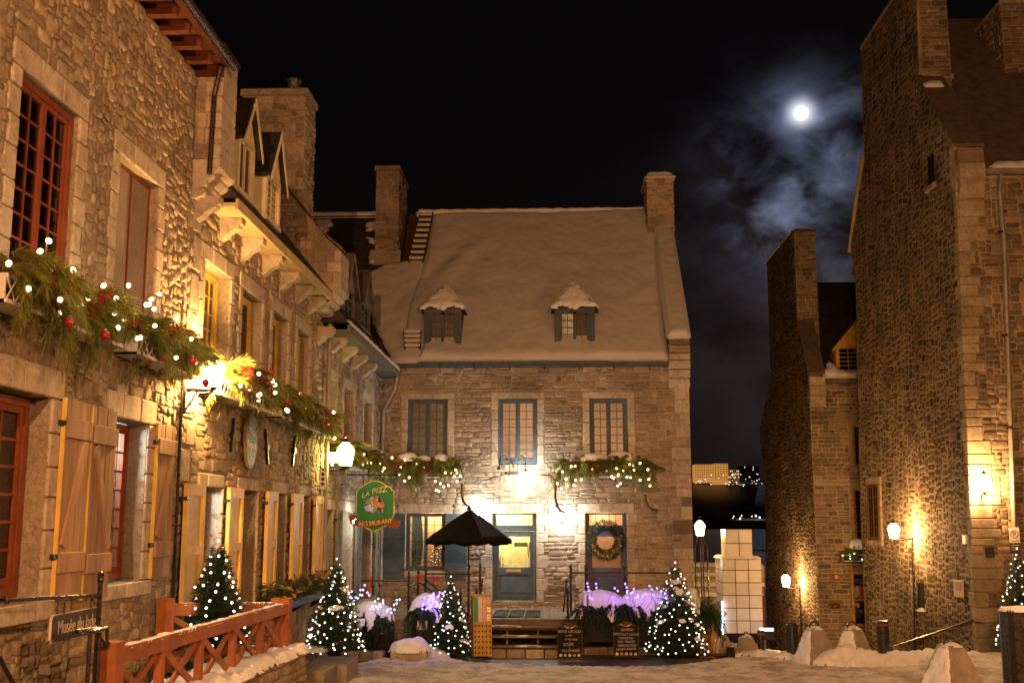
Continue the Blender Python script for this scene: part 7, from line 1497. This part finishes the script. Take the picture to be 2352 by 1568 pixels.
text('Musée du Jade', .175, (XM-.004, (a0+a1)/2+.035, (zb_+zt_)/2), FRL, M['pale'], t_, ext=.0015, sx=.80)
for yy in (a0+.22, a0+.80): mb = MB(); mb.tube([(XM, yy, zt_), (XM-.01, yy+.008, (zt_+q1.z)/2), (XM, yy, q1.z-.01)], .006, 5); mb.build('chain', M['iron'], t_)
# ---- foreground handrail
XH = -4.15; fh = Fr((XH, 0, 0), (0, 1, 0), (1, 0, 0)); H_ = lambda u, v, d=0: fh.p(*fh.hit(u, v, d), d)
t_ = thing('handrail', 'short black handrail with wet highlights in front of the museum sign', 'handrail', tuple(H_(238, 1560)))
for pts, r_ in (((H_(226, 1443, -.2), H_(174, 1449, -.2), H_(176, 1450, 0), H_(214, 1450, 0), H_(246, 1441, 0)), .02), ((H_(246, 1441), H_(246, 1485), ), .017), ((H_(222, 1449), H_(246, 1485)), .012)): mb = MB(); mb.tube(list(pts), r_, 8); mb.build('rail', M['iron'], t_)
for u in (207, 229): q = H_(u, 1452); mb = MB(); mb.tube([q, (q.x, q.y, 1.8)], .02, 8); mb.build('post', M['iron'], t_)
q = [H_(u, v, .1) for u, v in ((0, 1510), (30, 1568), (45, 1600))]; t_ = thing('handrail', 'end of a black handrail cut off by the lower left corner', 'handrail', tuple(q[1])); mb = MB(); mb.tube(q, .02, 8); mb.build('rail', M['iron'], t_); mb = MB(); mb.tube([q[2], (q[2].x, q[2].y, 1.8)], .018, 6); mb.build('post', M['iron'], t_)

# ---- orange red ramp railings and the walled landing
RZ = 2.80
Cn = Vector(tuple(aty(655, 1384, 16.2))); Nr = Vector(tuple(aty(258, 1490, 10.4))); Lr_ = Vector(tuple(aty(381, 1386, 13.9)))
def xrail(lab, A, B, hgt, npan, post_w, end_w=.16, snowy=True):
    t_ = thing('ramp_railing', lab, 'railing', tuple(A-Vector((0, 0, hgt))), 'orange red crossed ramp railings'); D_ = (B-A); L = D_.length; D_.normalize(); S = D_.cross(Vector((0, 0, 1))).normalized()
    Hd = Vector((0, 0, 1))
    for k in range(npan+1):
        p = A+D_*L*k/npan; w_ = end_w if k in (0, npan) else post_w; mb = MB(); mb.obox(p-Hd*(hgt/2-.02), Vector((D_.x, D_.y, 0)).normalized()*w_/2, S*w_/2*.9, Hd*(hgt/2+(.05 if k in (0, npan) else -.06)), M['railred']); mb.build('post', None, t_)
    for dz, hh, ww in ((-.07, .15, .12), (-hgt+.16, .11, .07)):
        mb = MB(); mb.bar(A+Hd*dz+D_*end_w*.5, B+Hd*dz-D_*end_w*.5, ww, hh, M['railred']); mb.build('rail', None, t_)
    for k in range(npan):
        a = A+D_*(L*k/npan+post_w*.5); b = A+D_*(L*(k+1)/npan-post_w*.5)
        for s in (0, 1): z0, z1 = (-.15, -hgt+.21) if s else (-hgt+.21, -.15); mb = MB(); o_ = S*.018*(1 if s else -1); mb.bar(a+Hd*z0+o_, b+Hd*z1+o_, .03, .075, M['railred']); mb.build('brace', None, t_)
    if snowy:
        X_ = D_; snow_patch('snow', [(L*q_, w_) for q_, w_ in ((.05, -.045), (.95, -.045), (.95, .045), (.05, .045))], A+Hd*.0, X_, S, Hd, T=.014, k=.02, cell=.02, nz=.012, nf=7, parent=t_, jag=.05)
    return t_
xrail('long near ramp railing in orange red with crossed braces', Nr, Cn, .90, 5, .09, .18)
xrail('rear ramp railing in orange red against the museum corner', Lr_, Cn+Vector((-.1, 0, 0)), .80, 2, .08)
# landing slab with snow and rubble retaining wall
lw_ = thing('retaining_wall', 'rubble retaining wall of the ramp with snow along its top', 'wall', (-3.9, 13, 1.6))
pA, pB = aty(702, 1487, 16.4), aty(480, 1575, 12.4); zt_ = 2.12; wd = .3
D_ = Vector((pB.x-pA.x, pB.y-pA.y, 0)); Lw = D_.length; D_.normalize(); Nw = Vector((-D_.y, D_.x, 0)); Nw = Nw if Nw.x > 0 else -Nw
fw_ = Fr((pA.x, pA.y, 0), tuple(D_), tuple(Nw)); mb = MB(); fw_.box(mb, 0, Lw+2.5, .4, zt_, -.9, 0, M['mo_left']); mb.build('core', None, lw_)
rubble(fw_, layout(0, Lw+2.3, 1.0, zt_-.01, [], (.10, .17), (.2, .45), .02, seed=81), .04, M['st_left'], lw_, nmax=140, seed=81)
fe = Fr((pA.x, pA.y, 0), tuple(Nw), tuple(-D_)); rubble(fe, layout(-.9, 0, .6, zt_, [], (.10, .17), (.2, .45), .02, seed=82), .04, M['st_left'], lw_, nmax=20, seed=82)
snow_patch('snow', [(-.03, -.04), (Lw+2.4, -.04), (Lw+2.4, .7), (-.03, .7)], (pA.x, pA.y, zt_), tuple(D_), tuple(-Nw), (0, 0, 1), T=.09, k=.05, cell=.04, nz=.07, nf=3.2, parent=lw_, jag=.06)
# flower box on the row house front
fz = FL.hit(690, 1384, .2)[1]; fy0, fy1 = 18.7, 23.2
fb = thing('flower_box', 'violet blue flower box of dried brown leaves below the last yellow shutters', 'flower box', (XL+.2, 21, fz)); x0, x1 = XL+.05, XL+.36
mb = MB(); mb.bbox((x0, fy0, fz), (x1, fy1, fz+.17), .01, M['dblue']); mb.build('box', None, fb)
for yy in (fy0+.3, (fy0+fy1)/2, fy1-.3): mb = MB(); mb.prism([(XL, yy, fz), (x1, yy, fz), (XL, yy, fz-.22)], (0, .04, 0), M['iron']); mb.build('bracket', None, fb)
r3 = np.random.default_rng(9); n = 3600; Pn = np.stack([r3.uniform(x0, x1+.16, n), r3.uniform(fy0-.1, fy1+.1, n), fz+.16+abs(r3.normal(0, .13, n))], 1); Dn = r3.normal(0, 1, (n, 3)); Dn[:, 2] = abs(Dn[:, 2])*.6
o = bpy.data.objects.new('foliage', npmesh('foliage', needles(Pn, Dn, r3.uniform(.05, .12, n), .028, r3), np.arange(n*3).reshape(-1, 3), M['fir'])); COL.objects.link(o); par(o, fb); o['kind'] = 'stuff'
lv = []
for k in range(90):
    rr = random.Random(k)
    if k < 6:
        mb = MB(); w_ = rr.uniform(.025, .04); L = rr.uniform(.09, .14); mb.add([(0, 0, 0), (w_, L*.4, .015), (0, L, -.01), (-w_, L*.4, .015), (0, L*.45, -.006)], [(0, 1, 4), (1, 2, 4), (2, 3, 4), (3, 0, 4)]); lv.append(mb.mesh('dried_leaf', M['leaf']))
    inst('dried_leaf', lv[k % 6], (rr.uniform(x0, x1+.2), rr.uniform(fy0, fy1), fz+.2+rr.uniform(0, .25)), rot=(rr.uniform(-.6, 1.4), rr.uniform(-1, 1), rr.uniform(0, 6.28)), scale=rr.uniform(1, 1.7), parent=fb)
stp = thing('stone_steps', 'grey stone kerb steps below the tall lit tree', 'steps', (-4.4, 21.5, G0))
for (u0, v0, u1, v1, y, dd) in ((690, 1515, 745, 1545, 20.6, 1.2), (735, 1500, 797, 1530, 22.6, 1.3)):
    a, b = aty(u0, v0, y), aty(u1, v1, y); mb = MB(); mb.bbox((XL, y, .3), (b.x, y+dd, a.z-.2), .025, M['concrete']); mb.build('step', None, stp)
mb = MB(); mb.box((XL, 16.3, .2), (-3.9, 20.55, .9), M['concrete']); mb.build('landing', None, stp)
snow_patch('snow', [(XL, 21.9), (-4.6, 21.9), (-4.45, 22.6), (XL, 22.6)], (0, 0, aty(740, 1515, 20.6).z-.0), (1, 0, 0), (0, 1, 0), (0, 0, 1), T=.05, k=.05, cell=.05, parent=stp)
# long stone trough/wall at terrace left end, snow heap on a block
a, b = aty(835, 1480, 26.6), aty(985, 1512, 26.6); t_ = thing('stone_kerb', 'long low stone kerb below the left planter', 'kerb', (a.x, 26.6, G0))
for k in range(3): w_ = (aty(900, 1500, 26.6).x-a.x)/3*1.3; mb = MB(); mb.bbox((a.x-.4+k*w_, 26.6, .3), (a.x-.4+(k+1)*w_-.01, 27.0, aty(850, 1500-4, 26.6).z), .03, M['dress_r']); mb.build('kerb_stone', None, t_)
a, b = aty(896, 1496, 26.3), aty(979, 1520, 26.3); t_ = thing('stone_block', 'stone block carrying a mound of pinkish snow before the terrace', 'stone block', (a.x, 26.3, G0)); mb = MB(); mb.bbox((a.x, 26.3, .3), (b.x, 26.95, a.z), .03, M['dress_r']); mb.build('block', None, t_)
cx_ = (a.x+b.x)/2; hw = (b.x-a.x)/2+.06
snow_patch('snow', [(cx_+hw*math.cos(i/20*6.283), 26.6+.42*math.sin(i/20*6.283)) for i in range(20)], (0, 0, a.z-.0), (1, 0, 0), (0, 1, 0), (0, 0, 1), T=.07, k=.05, cell=.035, nz=.05, nf=4, parent=t_, extraH=lambda X, Y: .2*np.sqrt(np.clip(1-((X-cx_)/hw)**2-((Y-26.6)/.42)**2, 0, 1))+.10*np.exp(-((X-cx_-.2)/.16)**2-((Y-26.6)/.2)**2))
# red ribbon bows on the railing before the window, loop on the corner door
for i, (u, v, lab) in enumerate(((966, 1322, 'loose red ribbon end hanging on the terrace railing'), (1000, 1326, 'red ribbon bow tied on the terrace railing below the window'))):
    c = aty(u, v, 28.1); t_ = thing('ribbon_bow', lab, 'bow', tuple(c))
    for s in (-1, 1):
        mb = MB(); mb.tube([c, c+Vector((s*.06, -.02, .03)), c+Vector((s*.10, 0, .01)), c+Vector((s*.07, .02, -.03)), c], [.008, .018, .018, .018, .008], 6); mb.build('loop', M['redc'], t_)
        mb = MB(); mb.tube([c, c+Vector((s*.04, -.02, -.10)), c+Vector((s*.09, 0, -.20))], [.008, .016, .008], 5); mb.build('tail', M['redc'], t_)
c = aty(845, 1345, 26.8); t_ = thing('ribbon_loop', 'red looped ribbon hanging from the railing beside the corner doors', 'ribbon', tuple(c)); mb = MB(); mb.tube([aty(u, v, 26.8) for u, v in ((853, 1322), (852, 1340), (848, 1356), (842, 1362), (836, 1355), (833, 1342))], .022, 7); mb.build('loop', M['redc'], t_); mb = MB(); mb.tube([aty(u, v, 26.8) for u, v in ((848, 1356), (843, 1372))], [.03, .012], 6); mb.build('tail', M['redc'], t_)
# things seen inside the lit windows
def vase():
    p = Vector(aty(1214, 1308, 31.9)); p.y = 31.95; t_ = thing('vase', 'white bottle vase with dried stems inside the left door', 'vase', tuple(p)); mb = MB(); mb.lathe(p-Vector((0, 0, .06)), [(.05, 0), (.055, .12), (.05, .2), (.02, .3), (.02, .38), (.026, .39)], 14); mb.build('bottle', M['white'], t_, smooth=True)
    for k in range(6): rr = random.Random(k); mb = MB(); mb.tube([p+Vector((0, 0, .3)), p+Vector((rr.uniform(-.06, .06), 0, .7+rr.uniform(0, .1)))], [.004, .012], 5); mb.build('dried_stem', M['leaf'], t_)
vase()
p = Vector(aty(1150, 1308, 31.9)); p.y = 31.95; t_ = thing('twig_bundle', 'bundle of thin twigs standing inside the left door', 'twigs', tuple(p))
for k in range(11): rr = random.Random(k+50); mb = MB(); x = p.x+rr.uniform(-.08, .08); mb.tube([(x, p.y, p.z-.1), (x+rr.uniform(-.05, .05), p.y, p.z+.36+rr.uniform(-.06, .06))], .005, 5); mb.build('twig', M['bark'], t_)
p = aty(1182, 1250, 31.68); t_ = thing('door_sign', 'green hanging sign with red lettering behind the left door glass', 'sign', tuple(p)); mb = MB(); mb.box((p.x-.02, p.y, p.z-.06), (p.x+.36, p.y+.01, p.z+.06), M['signgreen']); mb.build('panel', None, t_); text('OUVERT', .09, (p.x+.17, p.y-.003, p.z), FR_, M['red'], t_, ext=.001)
t_ = thing('green_curtain', 'green draped curtain inside the lower window of the stone house', 'curtain', (-4.1, 32.0, 2.6)); mb = MB(); nn = 16; vs = [(-4.2+.03*math.sin(j*1.9)+j*.022*(1-.45*abs(z-.5)), 32.05+.04*math.sin(j*1.6), 2.5+1.7*z) for z in [k/8 for k in range(9)] for j in range(nn)]; mb.add(vs, [(i*nn+j, i*nn+j+1, (i+1)*nn+j+1, (i+1)*nn+j) for i in range(8) for j in range(nn-1)]); mb.build('drape', M['signgreen'], t_, smooth=True)
t_ = thing('indoor_tree', 'small indoor Christmas tree of tiny lights in the lower window', 'tree', (-3.45, 32.3, 2.5)); r3 = np.random.default_rng(3)
for k in range(46): z_ = r3.uniform(0, 1); R_ = .25*(1-z_)+.02; an = r3.uniform(0, 6.28); inst('light_bulb', BM['c'], (-3.45+R_*math.cos(an), 32.3+R_*math.sin(an)*.6, 2.75+z_*.9), scale=.55, parent=t_)
n = 1500; z_ = r3.uniform(0, 1, n); R_ = (.27*(1-z_)+.02)*r3.uniform(.3, 1, n)**.5; an = r3.uniform(0, 6.283, n); Pn = np.stack([-3.45+R_*np.cos(an), 32.3+R_*np.sin(an)*.6, 2.7+z_*.95], 1); o = bpy.data.objects.new('crown', npmesh('crown', needles(Pn, r3.normal(0, 1, (n, 3)), np.full(n, .06), .014, r3), np.arange(n*3).reshape(-1, 3), M['fir'])); COL.objects.link(o); par(o, t_); mb = MB(); mb.tube([(-3.45, 32.3, 2.45), (-3.45, 32.3, 3.6)], .015, 6); mb.build('trunk', M['bark'], t_)
t_ = thing('flower_arrangement', 'orange flowers on the sill inside the lower window', 'flowers', (-3.95, 32.0, 2.55)); r3 = np.random.default_rng(6)
for k in range(16): mb = MB(); mb.lathe((-3.95+r3.uniform(-.14, .3), 31.98, 2.78+r3.uniform(-.04, .1)), [(.01, -.02), (.035, 0), (.01, .02)], 7); mb.build('bloom', M['pizza'] if k % 3 else M['red'], t_)
mb = MB(); mb.lathe((-3.9, 32.0, 2.55), [(.07, 0), (.09, .16)], 12); mb.build('pot', M['white'], t_)
t_ = thing('indoor_tree', 'frosted fir branches close behind the red lower museum window', 'tree', (-5.75, 13.1, 3.2)); r3 = np.random.default_rng(13); n = 5200; z_ = r3.uniform(0, 1, n); R_ = (.30*(1.1-z_)+.03)*r3.uniform(.2, 1, n)**.5*(.75+.3*np.sin(z_*40)); an = r3.uniform(0, 6.283, n); Pn = np.stack([-5.75+R_*np.cos(an)*.8, 13.15+R_*np.sin(an)*1.4, 3.3+z_*1.8], 1); o = bpy.data.objects.new('crown', npmesh('crown', needles(Pn, r3.normal(0, 1, (n, 3)), np.full(n, .09), .01, r3), np.arange(n*3).reshape(-1, 3), M['fir'])); COL.objects.link(o); par(o, t_); mb = MB(); mb.tube([(-5.75, 13.15, 3.15), (-5.75, 13.15, 5.0)], .02, 6); mb.build('trunk', M['bark'], t_)
